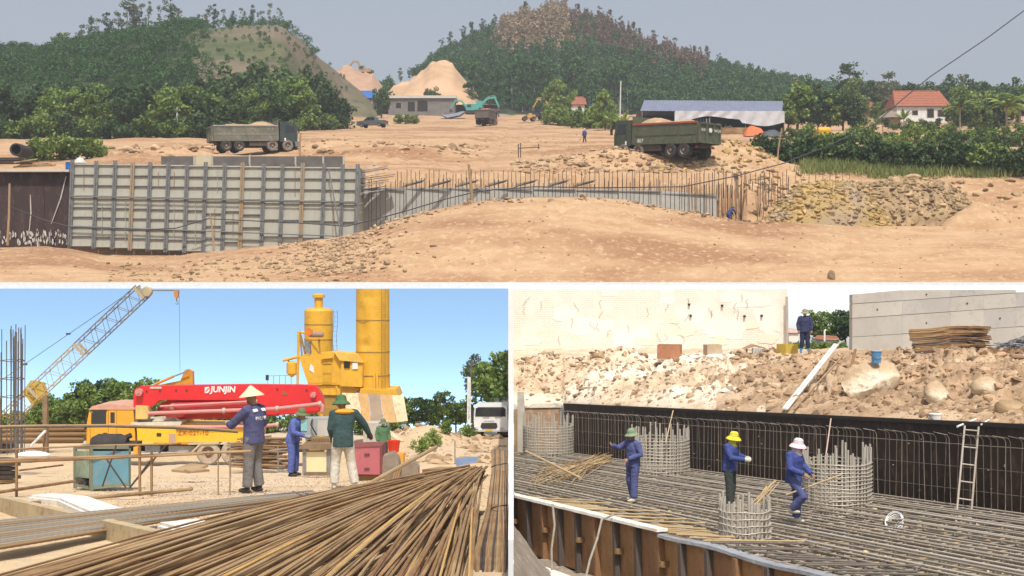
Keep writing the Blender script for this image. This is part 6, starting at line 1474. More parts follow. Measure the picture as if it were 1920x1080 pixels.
# ---------------------------------------------------------------- bundle of grey ribbed bars
rebar_new = M('rebar_new', (.40, .37, .32), (.26, .23, .19), 4, .5, .3); rebar_new2 = M('rebar_new_tan', (.52, .42, .29), (.38, .29, .19), 4, .55, .35)
def ribbed(name):     # ribbed bar of unit length
    b = MB(); n = 7; K = 150; pts = [(0, 0, i / K) for i in range(K + 1)]; b.tube(pts, [1.0 if i % 2 else 1.16 for i in range(K + 1)], n)
    me = bpy.data.meshes.new(name); me.from_pydata(b.v, [], b.f); finish(me, [None], True, 0); return me
RIB = ribbed('ribbed_bar')
gb = thing('bar_bundle', 'bundle of straight grey ribbed bars resting on the timber beam', 'bars', gL(300, 14))
for k in range(24):
    row, i = divmod(k, 12)
    a = P(-40, 985 + i * 4.4 - row * 3, 9.5 - i * .05 + row * .1); c = P(594 - abs(i - 4) * 3 + random.uniform(-6, 4), 922 + i * 1.15 - row * 1.5, 18.6 - i * .05 + row * .1)
    o = inst('rebar', RIB, (rebar_new2, rebar_new, rebar_new, rust3, rebar_new2)[(i * 3 + row) % 5], gb, True); dvec = c - a; o.location = a; o.rotation_mode = 'QUATERNION'; o.rotation_quaternion = dvec.to_track_quat('Z', 'Y'); o.scale = (.0145, .0145, dvec.length)
for t in (.9,):
    b = MB(); b.tube([P(556, 925, 17.6), P(572, 931, 17.5), P(590, 937, 17.3)], .008, 5); b.tube([P(548, 921, 18), P(600, 930, 17.8), P(660, 938, 17.6), P(700, 943, 17.5)], .008, 5); b.build('binding_wire', bare_rebar, gb, True)
# ---------------------------------------------------------------- great pile of rusty bars
big_b = thing('bar_pile', 'huge fanned pile of long rusty reinforcing bars in front of the workers', 'bars', gL(600, 11))
rp = random.Random(4); cmats = [rust3, rust3, rust2, rust3, rust, M('rust_tan', (.43, .30, .165), (.31, .21, .11), 3, .75, .1), M('rust_bright', (.56, .35, .12), (.44, .27, .09), 3, .7)]
near = [(-120, 1035), (0, 1000), (60, 1085)]
NBAR = 215
for k in range(NBAR):
    u = k / (NBAR - 1); layer = rp.random()
    # far end: fan gathers towards the tied end
    fx = 872 + 42 * u + rp.uniform(-34, 6); fy = 862 + (918 - fx) * .22 + 20 * layer + 10 * u; fY = 16.6 - 1.0 * u + rp.uniform(-.2, .2)
    if fx > 917: fx = 917 - rp.uniform(0, 8)
    # near end sweeps from the far corner along the bottom edge
    ang = u ** 1.05
    nx = 10 + 870 * ang + rp.uniform(-26, 16); nyb = 1082 + 22 * layer; nY = 7.5 - .5 * u + .35 * layer + rp.uniform(-.05, .05)
    a, c = P(fx, fy, fY), P(nx, nyb, nY); ext = (c - a) * .08; c = c + ext
    side = Vector((rp.uniform(-.05, .05), 0, rp.uniform(-.03, .06)))
    pts_ = [a + (c - a) * t + side * math.sin(math.pi * t) + Vector((0, 0, .04 * math.sin(math.pi * t))) for t in [i / 9 for i in range(10)]]
    b = MB(); b.tube(pts_, rp.choice((.008, .010, .010, .0115, .013)), 7); b.build('rebar', cmats[rp.randrange(6)] if rp.random() > .03 else cmats[-1], big_b, True)
for cx, cy, Yw, w in ((780, 925, 14.6, 40), (865, 885, 16.2, 26), (838, 965, 12.6, 60)):
    b = MB(); b.tube([P(cx - w * .8, cy - w * .15, Yw + .2), P(cx - w * .2, cy - w * .42, Yw), P(cx + w * .4, cy - w * .2, Yw - .1), P(cx + w * .75, cy + w * .45, Yw - .3)], .006, 5); b.build('binding_wire', bare_rebar, big_b, True)
b = MB(); b.tube([P(150, 965 + 60, 10.8), P(240, 1035, 10.6), P(300, 1062, 10.2), P(330, 1066, 10)], .007, 5); b.build('binding_wire', bare_rebar, big_b, True)
# single bars lying across
loose_bar('long straight bar slanting up from the pile past the cutter', (560, 985, 15), (818, 838, 21), .03, MATS['rust_tan'], -.02)
loose_bar('second bar under the long slanting one', (600, 975, 15.2), (735, 905, 18), .02, rust, 0)
# tied bundle standing out by the divider
tbn = thing('bar_bundle', 'tied upright bundle of rusty bars against the white divider', 'bars', gL(935, 13))
for k in range(45):
    a = k / 44; row = k % 3
    tx = 923 + 26 * a; ty = 842 + 9 * abs(a - .4) + row * 5; bx = 893 + 62 * a + rp.uniform(-3, 3)
    q = [P(min(950, tx), ty + 16, 15.6 + row * .1), P(min(950.5, tx), ty, 15.2 + row * .1), P(min(950.5, tx + .3), ty + 40, 14.2 + row * .1), P(min(949.5, 914 + 36 * a), 955, 11.6 + row * .08), P(min(949, bx), 1030, 9.4 + row * .06), P(min(947, bx - 4), 1100, 8.0 + row * .05)]
    b = MB(); b.tube(q, .0115, 7); b.build('rebar', (cmats + [bare_rebar, bare_rebar, rust])[rp.randrange(10)], tbn, True)
for y, Yw in ((950, 11.5), (872, 14.2)):
    b = MB(); b.tube([P(921, y + 4, Yw), P(930, y, Yw - .12), P(942, y - 2, Yw - .12), P(950, y - 3, Yw)], .007, 5); b.build('binding_wire', bare_rebar, tbn, True)

# ---------------------------------------------------------------- workers
greytr = M('cloth_grey', (.20, .185, .18), (.16, .15, .145), 6, .9); whitetr = M('cloth_white', (.64, .60, .52), (.5, .46, .40), 4, .9, dirt=(.4, .35, .28))
teal_j = M('cloth_teal', (.045, .085, .085), (.035, .065, .065), 6, .9); straw = M('hat_straw', (.72, .60, .40), (.64, .52, .33), 9, .8); greenj = M('cloth_green', (.10, .20, .10), (.08, .16, .08), 6, .9)
navy2 = M('cloth_navy_worn', (.085, .09, .19), (.065, .07, .15), 5, .9); blue3 = M('cloth_blue_pale', (.11, .15, .42), (.09, .12, .34), 5, .9)
cream = M('glove_cream', (.6, .55, .45), rough=.9); orange_cl = M('cloth_orange', (.8, .36, .03), rough=.8)
def ground_person(px, Y): X = (px - 960) / F * Y; return Vector((X, Y, zL(X, Y)))
pA, jA = person('worker with conical straw hat and navy jacket carrying the long dark bars', ground_person(476, 21.2), R(62), dict(haL=(-.02, .52, 1.12), elL=(-.24, .28, 1.12), haR=(.32, .34, 1.0), elR=(.3, .04, 1.12), ftL=(-.12, .04, .09), ftR=(.12, -.02, .09), head=(0, .05, 1.565)), navy2, greytr, 'cone', straw, glove=cream)
text_obj('back_lettering', 'PHU VI', .085, white_paint, jA, (0.01, -.140, 1.24), (R(90), 0, 0), .006, 0)
block('shoulder_patch', (-.10, -.112, 1.375), (.10, .02, .05), white_paint, jA, False, (R(-35), 0, 0)); block('shoulder_patch', (.10, -.112, 1.375), (.10, .02, .05), white_paint, jA, False, (R(-35), 0, 0))
pB, jB = person('worker in dark green jacket and pale trousers beside the pink cabinet', ground_person(643, 23.4), R(12), dict(neck=(.03, .06, 1.42), head=(-.02, .14, 1.55), shL=(-.17, .05, 1.38), shR=(.22, .05, 1.38), elR=(.40, .12, 1.16), haR=(.50, .22, .97), elL=(-.22, .04, 1.1), haL=(-.17, .18, .9), ftL=(-.16, .0, .09), ftR=(.22, -.02, .09), knL=(-.13, .06, .49), knR=(.15, .05, .49)), teal_j, whitetr, 'floppy', greenhat, shoe=whitetr, glove=black_rub, hem=.14)
b = MB(); b.ell((0.03, .03, 1.415), (.19, .135, .055), 16, 8); yk = b.build('yoke', orange_cl, jB)
pC, jC = person('worker in bright blue overalls and olive helmet stooping at the bench', ground_person(549, 31.2), R(-108), dict(neck=(0, .12, 1.40), head=(0, .24, 1.50), shL=(-.18, .1, 1.35), shR=(.18, .1, 1.35), elL=(-.24, .16, 1.1), haL=(-.08, .38, 1.0), elR=(.24, .14, 1.1), haR=(.1, .4, 1.0)), blue3, blue3, 'pith', M('hat_olive', (.14, .18, .09), rough=.8), glove=M('glove_grey', (.3, .3, .3), rough=.9))
pD, jD = person('man in green shirt and grey cap standing far off near the red bucket', ground_person(718, 49), R(205), dict(), greenj, dark_trs, 'floppy', M('hat_greygreen', (.16, .2, .14), rough=.8))
# ================================================================ LOWER PICTURE WITH THE EXCAVATION
lr_brown = M('pit_soil_brown', (.50, .35, .22), (.34, .22, .13), .9, .95, bump=1.0, bscale=7, c3=(.58, .43, .28), dirt=(.30, .19, .11))
lr_soil = M('pit_soil', (.68, .55, .39), (.50, .37, .24), .9, .95, bump=.8, bscale=6, c3=(.78, .68, .54), dirt=(.42, .30, .19))
lr_clod = M('pit_clod', (.48, .33, .205), (.30, .195, .115), 1.6, .95, bump=.5, bscale=8, island=.45)
lr_clod2 = M('pit_clod_pale', (.66, .54, .40), (.42, .31, .21), 1.6, .95, bump=.5, bscale=8, island=.4)
pit_conc = M('pit_blinding', (.15, .125, .10), (.08, .065, .05), 1.2, .95, dirt=(.46, .35, .17), bump=.2)
bar_dark = M('mat_bar', (.27, .24, .20), (.17, .14, .12), 3, .6, .3); bar_mid = M('mat_bar_light', (.40, .35, .28), (.28, .23, .18), 3, .65, .2); bar_pale = M('mat_bar_pale', (.50, .45, .37), (.36, .31, .25), 3, .65, .2); bar_tan = M('mat_bar_tan', (.56, .42, .24), (.42, .30, .16), 3, .75)
WA = Vector((2.08, 50, -6.62)); WD = Vector((8.72, -23, 1.64)).normalized(); WN = Vector((-.935, -.3545, 0)).normalized()
def fl(X, Y): return -3.57 + .0244 * X - .062 * Y
def pit(s, v, h=0.0):                 # s metres along the rear formwork, v metres towards the viewer
    q = WA + Vector((WD.x, WD.y, 0)).normalized() * s + WN * v; return Vector((q.x, q.y, fl(q.x, q.y) + h))
def s_min(v): return max(-.25, (.10 - 2.08 + .935 * v) / .3545)
# pit floor
pts = []; nr, nc = 30, 40
for i in range(nr):
    v = -.3 + 9.25 * i / (nr - 1)
    for k in range(nc):
        s = s_min(v) - .05 + (34 - s_min(v)) * k / (nc - 1); q = pit(s, v, -.07 + .03 * nz(s, v)); q.x = max(q.x, .03); pts.append(q)
grid_obj('pit_floor', pts, nr, nc, pit_conc)
# ---------------------------------------------------------------- bank behind the pit
def Yw(px):                           # distance of the rear formwork in that direction
    k = (px - 960) / F; d = Vector((WD.x, WD.y)).normalized(); t = (WA.x - k * WA.y) / (k * d.y - d.x); return WA.y + d.y * t
def bank(px, t):
    yw = 51.2 if px < 1056 else Yw(px); tw = (540 - (760 + max(0, px - 1056) * .0556)) / F * yw
    ye = np.interp(px, [960, 1200, 1505, 1700, 1920, 2100], [56, 54.5, 50.5, 44, 39, 36]); pe = np.interp(px, [960, 1200, 1350, 1500, 1560, 1650, 1800, 1920, 2100], [672, 672, 668, 670, 676, 672, 672, 672, 672])
    if t <= 1:
        Y = yw + .25 + (ye - yw) * t; py0 = 540 - tw / yw * F + 2; e = t ** .55
        py = py0 + (pe - py0) * (.25 * t + .75 * e)
    else:
        Y = ye + (64 - ye) * (t - 1); py = pe + (657 - pe) * min(1, (t - 1) * 2.5)
    return Y, py
ts = [i / 75 for i in range(76)] + [1 + i / 16 for i in range(1, 23)]; cols = list(range(963, 2010, 4)); pts = []
def bankpt(px, t):
    Y, py = bank(px, t); q = P(px, py, Y); a = 1.5 * min(1, t * 3) * (1 if t < 1.05 else .3)
    q.z += a * (.26 * fbm(q.x * .8, Y * .5, 3) + .22 * (.35 - abs(nz(q.x * 1.9, Y * 1.3, 1))) + .16 * (.3 - abs(nz(q.x * 4.3, Y * 3.0, 5))) + .06 * nz(q.x * 10, Y * 7, 2)); q.x = max(q.x, .03); return q
for t in ts:
    for px in cols: pts.append(bankpt(px, t))
bo_ = grid_obj('bank', pts, len(ts), len(cols), [lr_soil, lr_brown]); nc_ = len(cols) - 1
bo_.data.polygons.foreach_set('material_index', [1 if cols[i % nc_] + 140 * nz(cols[i % nc_] * .02, ts[i // nc_] * 4, 8) + 90 * nz(cols[i % nc_] * .07, ts[i // nc_] * 14, 3) > 1370 else 0 for i in range(nc_ * (len(ts) - 1))]); bo_.data.update()
ps = []; ss = []; ps2 = []; ss2 = []
for _ in range(9500):
    px = random.uniform(970, 1940); t = random.random() ** .8 * 1.05; s = .02 + .19 * random.random() ** 5.0
    if px > 1380 or random.random() < .45: ps.append(bankpt(px, t) + Vector((0, 0, -.12 * s))); ss.append(s)
    else: (ps2.append(bankpt(px, t)), ss2.append(s * .8)) if random.random() < .5 else None
tag(scatter('rubble', ps, ss, lr_clod), 'brown broken earth covering the bank behind the pit', kind='stuff')
tag(scatter('rubble', ps2, ss2, lr_clod2), 'pale chalky rubble on the bank behind the pit', kind='stuff')
rockm = M('boulder_pale', (.60, .45, .30), (.40, .28, .17), 1.3, .9, bump=1.0, bscale=5, c3=(.74, .64, .48), dirt=(.36, .25, .15))
def bk(px, t, dz=0): q = bankpt(px, t); q.z += dz; return q
def at_bank(px, py):                  # the point of the bank that shows at this spot
    best = min((i / 60 * 1.3 for i in range(61)), key=lambda t: abs(540 - bankpt(px, t).z / bankpt(px, t).y * F - py)); return bankpt(px, best)
q = at_bank(1636, 745); s = q.y / F
boulder('boulder', 'largest pale rounded boulder on the bank with the blue bucket on it', q + Vector((0, .9, 26 * s)), (59 * s, 46 * s, 68 * s), 45, rockm, amp=.30, facets=5, sub=4)
for px, py, rx, rz_, sd_, lab in ((1855, 735, 26, 24, 12, 'round brown boulder on the bank below the grey bars'), (1765, 745, 30, 26, 14, 'flat pale boulder leaning in the bank between two larger ones'), (1578, 722, 12, 26, 15, 'narrow upright brown stone beside the largest boulder'), (1560, 728, 10, 22, 16, 'narrow upright stone next to the leaning white planks'), (1535, 735, 18, 11, 17, 'flat slab behind the leaning white planks'), (1450, 728, 20, 10, 18, 'low tan slab under the bank edge near the planks'), (1500, 678, 40, 6, 19, 'long flat slab where the man in blue boots stands'), (1715, 690, 16, 9, 20, 'brown clod below the rusty stack'), (1800, 682, 12, 8, 22, 'small brown stone in front of the rusty stack'), (1212, 690, 9, 6, 23, 'brown clod below the brown open box'), (1900, 770, 26, 20, 24, 'dark grey boulder half buried at the picture edge')):
    q = at_bank(px, py); s = q.y / F
    boulder('boulder', lab, q + Vector((0, .2, rz_ * .25 * s)), (rx * s, rx * .8 * s, rz_ * s), sd_, rockm if sd_ != 24 else clod_grey, amp=.22, sub=2)

# ---------------------------------------------------------------- ruined brick wall
def brickmat():
    m = bpy.data.materials.new('brick_pale'); m.use_nodes = True; nt = m.node_tree; nd = nt.nodes; ln = nt.links; bs = nd['Principled BSDF']; bs.inputs['Roughness'].default_value = .95
    tc = nd.new('ShaderNodeTexCoord'); mp = nd.new('ShaderNodeMapping'); mp.inputs['Rotation'].default_value = (R(90), 0, 0); ln.new(tc.outputs['Object'], mp.inputs[0])
    bt = nd.new('ShaderNodeTexBrick'); bt.inputs['Scale'].default_value = 1.0; bt.inputs['Brick Width'].default_value = .24; bt.inputs['Row Height'].default_value = .085; bt.inputs['Mortar Size'].default_value = .008
    bt.inputs['Color1'].default_value = (.86, .79, .69, 1); bt.inputs['Color2'].default_value = (.83, .745, .64, 1); bt.inputs['Mortar'].default_value = (.68, .575, .455, 1)
    ln.new(mp.outputs[0], bt.inputs['Vector'])
    n = nd.new('ShaderNodeTexNoise'); n.inputs['Scale'].default_value = .9; n.inputs['Detail'].default_value = 8; ln.new(tc.outputs['Object'], n.inputs['Vector']); r = nd.new('ShaderNodeValToRGB'); r.color_ramp.elements[0].position = .45; r.color_ramp.elements[1].position = .6; ln.new(n.outputs[0], r.inputs[0])
    mx = nd.new('ShaderNodeMix'); mx.data_type = 'RGBA'; ln.new(r.outputs[0], mx.inputs[0]); ln.new(bt.outputs[0], mx.inputs[6]); mx.inputs[7].default_value = (.84, .78, .68, 1); ln.new(mx.outputs[2], bs.inputs['Base Color'])
    bp = nd.new('ShaderNodeBump'); bp.inputs['Strength'].default_value = .6; bp.inputs['Distance'].default_value = .02; ln.new(bt.outputs['Fac'], bp.inputs['Height']); bp.invert = True; ln.new(bp.outputs[0], bs.inputs['Normal'])
    return m
brickm = brickmat(); plaster2 = M('old_plaster', (.86, .82, .75), (.82, .75, .66), .7, .95, bump=.2, bscale=5); tanpatch = M('tan_patch', (.84, .75, .61), (.80, .70, .55), 1, .95)
YB = 61.0
bw = thing('brick_wall', 'long ruined pale brick wall with patches of flaking white plaster', 'wall', P(1220, 662, YB))
b = MB(); q0, q1 = P(960.8, 541.8, YB), P(1477, 700, YB); b.bb(max(.03, q0.x), q1.x, YB, YB + .35, q1.z, q0.z); b.build('brickwork', brickm, bw, True)
rq = random.Random(3)
def patch(cx, cy, w, h, mat, th=.03, n=22, name='plaster_patch'):
    pp = []
    for i in range(n):
        a = 2 * math.pi * i / n; k = .72 + .38 * nz(math.cos(a) * 1.7 + cx, math.sin(a) * 1.7 + cy, 2) + rq.uniform(-.06, .06)
        ex = math.copysign(abs(math.cos(a)) ** .6, math.cos(a)); ez = math.copysign(abs(math.sin(a)) ** .6, math.sin(a))
        pp.append(P(max(964, cx + w * k * ex), max(543, cy + h * k * ez), YB - .001))
    b = MB(); b.prism(pp, (0, -th, 0)); return b.build(name, mat, bw, True, False)
for i, (cx, cy, w, h, m_) in enumerate(((1105, 612, 75, 24, plaster2), (1180, 635, 50, 26, plaster2), (1145, 549, 22, 9, plaster2), (1250, 556, 22, 20, plaster2), (1300, 590, 40, 30, plaster2), (1400, 560, 60, 20, plaster2), (1360, 615, 50, 26, plaster2), (1440, 600, 30, 40, plaster2), (1060, 590, 30, 14, plaster2), (1000, 640, 20, 10, plaster2))): patch(cx, cy, w, h, m_, .004 + .001 * i)
for i, (cx, cy, w, h) in enumerate(((1210, 640, 24, 10), (1290, 620, 26, 14), (1350, 638, 20, 12), (1440, 635, 26, 14), (1265, 600, 12, 10), (1410, 610, 18, 9))): patch(cx, cy, w, h, tanpatch, .016 + .001 * i, name='bare_patch')
for px, py in ((1292, 571), (1354, 573), (1295, 592), (1396, 593), (1428, 592)): block('put_hole', P(px, py, YB - .06), (.1, .12, .1), darkin, bw, True)
for i in range(26):
    px = rq.uniform(980, 1450); py = rq.uniform(548, 630); b = MB(); pts_ = [P(px, py, YB - .05)]
    for k in range(4): pts_.append(pts_[-1] + Vector((rq.uniform(-.12, .12), 0, -rq.uniform(.04, .16))))
    b.tube(pts_, .008, 4); b.build('crack', M('crack', (.35, .26, .18), rough=.95), bw, True)
rod('corner_post', P(1475.5, 662, YB - .3), P(1475.5, 556, YB - .3), .07, M('post_speckled', (.6, .55, .48), (.3, .26, .22), 6, .9), bw, True, 6)
# ---------------------------------------------------------------- grey concrete wall
gw = thing('concrete_wall', 'tall grey poured concrete wall with lift joints behind the rusty stack', 'wall', P(1760, 668, 56))
gm = [M('wall_conc%d' % i, c, tuple(x * .86 for x in c), .9, .9, bump=.15, bscale=6, dirt=tuple(x * .8 for x in c), stretch=(1, 1, .5)) for i, c in enumerate(((.50, .47, .42), (.53, .50, .44), (.47, .45, .41)))]
xs = [1598, 1692, 1782, 1845, 1905, 1990, 2080]
def jl(px, r): return [interp(px, [(1598, 552), (1700, 543), (2100, 542.5)]), 570 - (px - 1598) * .068, 597 - (px - 1598) * .068, 632 - (px - 1598) * .062, 690][r]
for i in range(len(xs) - 1):
    for r in range(4):
        a, c = xs[i] + .06, xs[i + 1] - .06; ya, yc, za, zc = max(543, jl(a, r)) + .5, max(543, jl(c, r)) + .5, jl(a, r + 1) - .5, jl(c, r + 1) - .5
        if za - ya < 2 or zc - yc < 1: continue
        off = .012 * ((i * 2 + r) % 3); b = MB(); b.prism([P(a, ya, 56 + off), P(c, yc, 56 + off), P(c, zc, 56 + off), P(a, za, 56 + off)], (0, .5, 0)); b.build('panel', gm[(i + r) % 3], gw, True)
b = MB(); b.prism([P(1598, 556, 56.06), P(1990, 546, 56.06), P(2080, 546, 56.06), P(2080, 700, 56.06), P(1598, 700, 56.06)], (0, .3, 0)); b.build('joint_core', M('joint_dark', (.40, .38, .34), rough=.95), gw, True)
for i in range(5):
    for r in range(3):
        for u in (.5,):
            px = xs[i] + (xs[i + 1] - xs[i]) * u; y = (jl(px, r) + jl(px, r + 1)) / 2
            if y > 548 and (i + r) % 2: rod('tie_hole', P(px, y, 55.99), P(px, y, 56.02), .035, darkin, gw, True, 6)
# background through the gap
tree('round0', P(1528, 655, 80), 2.3, 'green tree beyond the gap beside the man in blue boots'); tree('dark1', P(1585, 652, 78), 2.4, 'darker tree against the end of the grey concrete wall'); tree('round2', P(1556, 654, 81), 2.2, 'middle tree seen through the gap in the walls', wide=1.3)
for i, px in enumerate((1488, 1500, 1525, 1540, 1552, 1565, 1578)): tree('limebush%d' % (i % 3), P(px, 662, 66), .7, 'small bright bush in the gap between the walls', 'bushes in the gap', name='bush', cat='bush')
b = MB(); q0, q1 = P(1545, 636, 72), P(1572, 655, 72); b.bb(q0.x, q1.x, 72, 75, q1.z, q0.z); b.build('wall', plaster) ; h_ = bpy.data.objects['wall'] if 'wall' in bpy.data.objects else None
o = COL.objects[-1]; b = MB(); b.prism([P(1542, 637, 71.9), P(1575, 637, 71.9), P(1570, 631, 73), P(1548, 631, 73)], (0, 2, 0)); r_ = b.build('roof', red_tile); r_.parent = o; o.name = 'house'; tag(o, 'tiny house with red roof seen through the gap', 'house')
b = MB(); q0, q1 = P(1479, 624, 70), P(1497, 650, 70); b.bb(q0.x, q1.x, 70, 73, q1.z, q0.z); o = b.build('house', plaster2); tag(o, 'tiny pale house behind the corner post of the brick wall', 'house')
b = MB(); b.prism([P(1476, 624, 69.9), P(1499, 624, 69.9), P(1494, 617, 71), P(1482, 617, 71)], (0, 2, 0)); r_ = b.build('roof', M('roof_pinkish', (.6, .42, .34), rough=.9)); r_.parent = o
rod_l = thing('street_lamp', 'thin pale lamp post in the gap between the walls', 'lamp', P(1546, 655, 68)); rod('pole', P(1546, 655, 68), P(1546, 620, 68), .05, pw, rod_l, True); rod('arm', P(1546, 620, 68), P(1549, 618, 68), .04, pw, rod_l, True)

# ---------------------------------------------------------------- things on the bank
def open_box(label, px0, px1, y0, y1, Y, mat, rz=0, depth=.7, lid=False):
    t = thing('box', label, 'box', P((px0 + px1) / 2, y1, Y), rz); w = (px1 - px0) / F * Y; h = (y1 - y0) / F * Y
    for nm, (x0, x1, yy0, yy1, z0, z1) in (('front', (-w / 2, w / 2, -depth / 2, -depth / 2 + .03, 0, h)), ('back', (-w / 2, w / 2, depth / 2 - .03, depth / 2, 0, h)), ('side', (-w / 2, -w / 2 + .03, -depth / 2 + .03, depth / 2 - .03, 0, h)), ('side', (w / 2 - .03, w / 2, -depth / 2 + .03, depth / 2 - .03, 0, h)), ('bottom', (-w / 2 + .03, w / 2 - .03, -depth / 2 + .03, depth / 2 - .03, 0, .03))):
        b = MB(); b.bb(x0, x1, yy0, yy1, z0, z1); b.build(nm, mat, t)
    return t
open_box('rusty brown open steel box standing on the bank edge', 1234, 1277, 646, 672, 52, M('box_rust', (.46, .22, .12), (.36, .16, .08), 2, .8, dirt=(.3, .14, .08)), R(-12), .9)
open_box('pale wooden crate between the rusty box and the shelter', 1322, 1350, 646, 668, 53, M('crate_pale', (.55, .42, .28), (.42, .3, .2), 2, .85), R(8), .6)
open_box('yellow open box at the feet of the man in blue boots', 1462, 1490, 645, 670, 51, M('box_yellow', (.66, .48, .08), (.55, .38, .07), 2, .7), R(25), .6)
sh_ = thing('shelter', 'low shelter of boards and a small white vent on the bank', 'shelter', P(1415, 668, 53))
poly('roof_board', [(1396, 655), (1415, 646), (1436, 652), (1436, 655), (1415, 650)], 53, (0, .8, 0), wood, sh_); poly('vent', [(1413, 670), (1413, 653), (1432, 653), (1432, 670)], 52.9, (0, .4, 0), M('vent_white', (.7, .68, .64), rough=.6), sh_)
for k in range(5): block('slat', P(1416 + k * 3.4, 661, 52.88), (.02, .03, .3), steel_grey, sh_, True)
for px in (1400, 1434): rod('post', P(px, 672, 53.2), P(px, 652, 53.2), .04, wood, sh_, True)
for px, py, w in ((1300, 671, .3), (1345, 672, .5), (1395, 674, .6), (1372, 670, .4)):
    b = MB(); q = at_bank(px, py); b.ell(q + Vector((0, 0, .05)), (w, .3, .1)); tag(b.build('sack', white_paint if px != 1395 else clod_grey), {1300: 'dark lumpy sack right of the rusty box', 1345: 'white sack in front of the pale crate', 1395: 'grey sack before the shelter', 1372: 'small white sack between the crate and the shelter'}[px].replace('dark lumpy sack right of', 'small white sack just beside'), 'sack')
def pail(label, q, r, h, m, lid=None):
    t = thing('bucket', label, 'bucket', q); b = MB(); b.lathe([(.0, 0), (r * .86, 0), (r, h * .92), (r * 1.06, h * .93), (r * 1.06, h), (r * .96, h), (r * .82, .03), (.0, .03)], (0, 0, 0), 20); b.build('pail', m, t)
    b = MB(); b.tube([(-r * 1.03, 0, h * .9), (-r * .6, -r * .9, h * .5), (0, -r * 1.1, h * .38), (r * .6, -r * .9, h * .5), (r * 1.03, 0, h * .9)], .008, 5); b.build('handle', steel_grey, t)
    b = MB(); b.lathe([(.0, h * 1.03), (r * 1.05, h * 1.03), (r * 1.08, h * .99)], (0, 0, 0), 20); b.build('lid', lid or m, t); return t
q = P(1643, 680, at_bank(1636, 745).y + .75); pail('blue plastic bucket standing on the largest boulder', q, 9.5 * q.y / F, 22 * q.y / F, M('pail_blue', (.10, .28, .52), rough=.4), M('pail_lid', (.35, .5, .65), rough=.4))
q = P(1754, 797, Yw(1754) + .5); pail('white plastic bucket at the top of the dark formwork', q, 11.5 * q.y / F, 21 * q.y / F, M('pail_white', (.78, .76, .70), rough=.5))
pk_ = thing('plank_pair', 'pair of long white planks leaning down the bank', 'planks', at_bank(1475, 775))
for dx, dy, w in ((0, 0, .085), (6, 1, .075), (20, 8, .05)):
    a = at_bank(1466 + dx, 775); c = P(1566 + dx * .8, 645 + dy * (2.5 if w < .06 else 1), a.y + 8); b = MB(); b.beam(a + Vector((0, -.2, .12)), c, w, .04); b.build('plank', M('plank_white', (.76, .72, .66), rough=.8) if w > .06 else wood, pk_, True)
loose_bar('dark rusty bar stuck upright beside the largest boulder', (1590, 715, at_bank(1590, 715).y), (1604, 655, at_bank(1590, 715).y + .4), .05, rust)
rs_ = thing('bar_stack', 'curved stack of rusty bent bars before the grey concrete wall', 'bars', P(1780, 670, 47))
rr = random.Random(9)
for k in range(70):
    y = 617 + (k % 24) * 2.15; x0 = 1703 + (k % 24) * .55 + rr.uniform(-2, 6); x1 = 1850 + rr.uniform(-16, 8) + (k % 24) * .3; Y = 46.5 + (k // 24) * .35
    pts_ = [P(x0, y + 2 + rr.uniform(-1, 1), Y), P(x0 + 40, y - .5, Y - .1), P((x0 + x1) / 2, y - 4, Y - .2), P(x1 - 30, y - 5, Y - .1), P(x1, y - 2 + rr.uniform(-2, 1), Y + .5)]
    b = MB(); b.tube(pts_, rr.choice((.02, .025, .03)), 6); b.build('bent_bar', rr.choice((rust, rust3, rust, rust2, bare_rebar)), rs_, True)
for px in (1730, 1800): block('sleeper', P(px, 671, 46.7), (.25, 1.4, .15), wood, rs_, True)
gs_ = thing('bar_heap', 'heap of grey curved bars beside the rusty stack', 'bars', P(1890, 655, 46))
for k in range(44):
    x0 = 1858 + rr.uniform(0, 50); y0 = 650 + rr.uniform(-6, 4); pts_ = [P(x0 + 60 * t + rr.uniform(-1, 1), y0 - (18 if x0 > 1880 else 8) * math.sin(t * 2.2) * (1 + .3 * (x0 > 1890)) + 10 * t, 45.5 + rr.uniform(0, 1)) for t in (0, .2, .45, .75, 1)]
    b = MB(); b.tube(pts_, .016, 6); b.build('bent_bar', M('bar_bluegrey', (.3, .31, .34), (.2, .2, .22), 4, .5, .3) if k % 4 else steel_grey, gs_, True)
b = MB(); b.beam(P(1838, 662, 45.8), P(1990, 660, 45.8), .2, .3); tag(b.build('timber_beam', rust3), 'brown beam under the grey curved bars', 'beam')
loose_bar('pale bent rod sticking out of the rubble near the white bucket', (1795, 800, 28.4), (1870, 770, 30), .025, white_paint)
loose_bar('second pale rod crossing the first by the ladder top', (1840, 796, 28), (1880, 772, 30.2), .02, white_paint)
loose_bar('thin brown rod standing on the rubble under the flat boulder', (1702, 792, 31), (1715, 762, 32.5), .02, rust)
loose_bar('dark timber lying in the rubble beside the chalky bank', (1235, 766, Yw(1235) + .7), (1278, 757, Yw(1278) + 4), .05, wood)

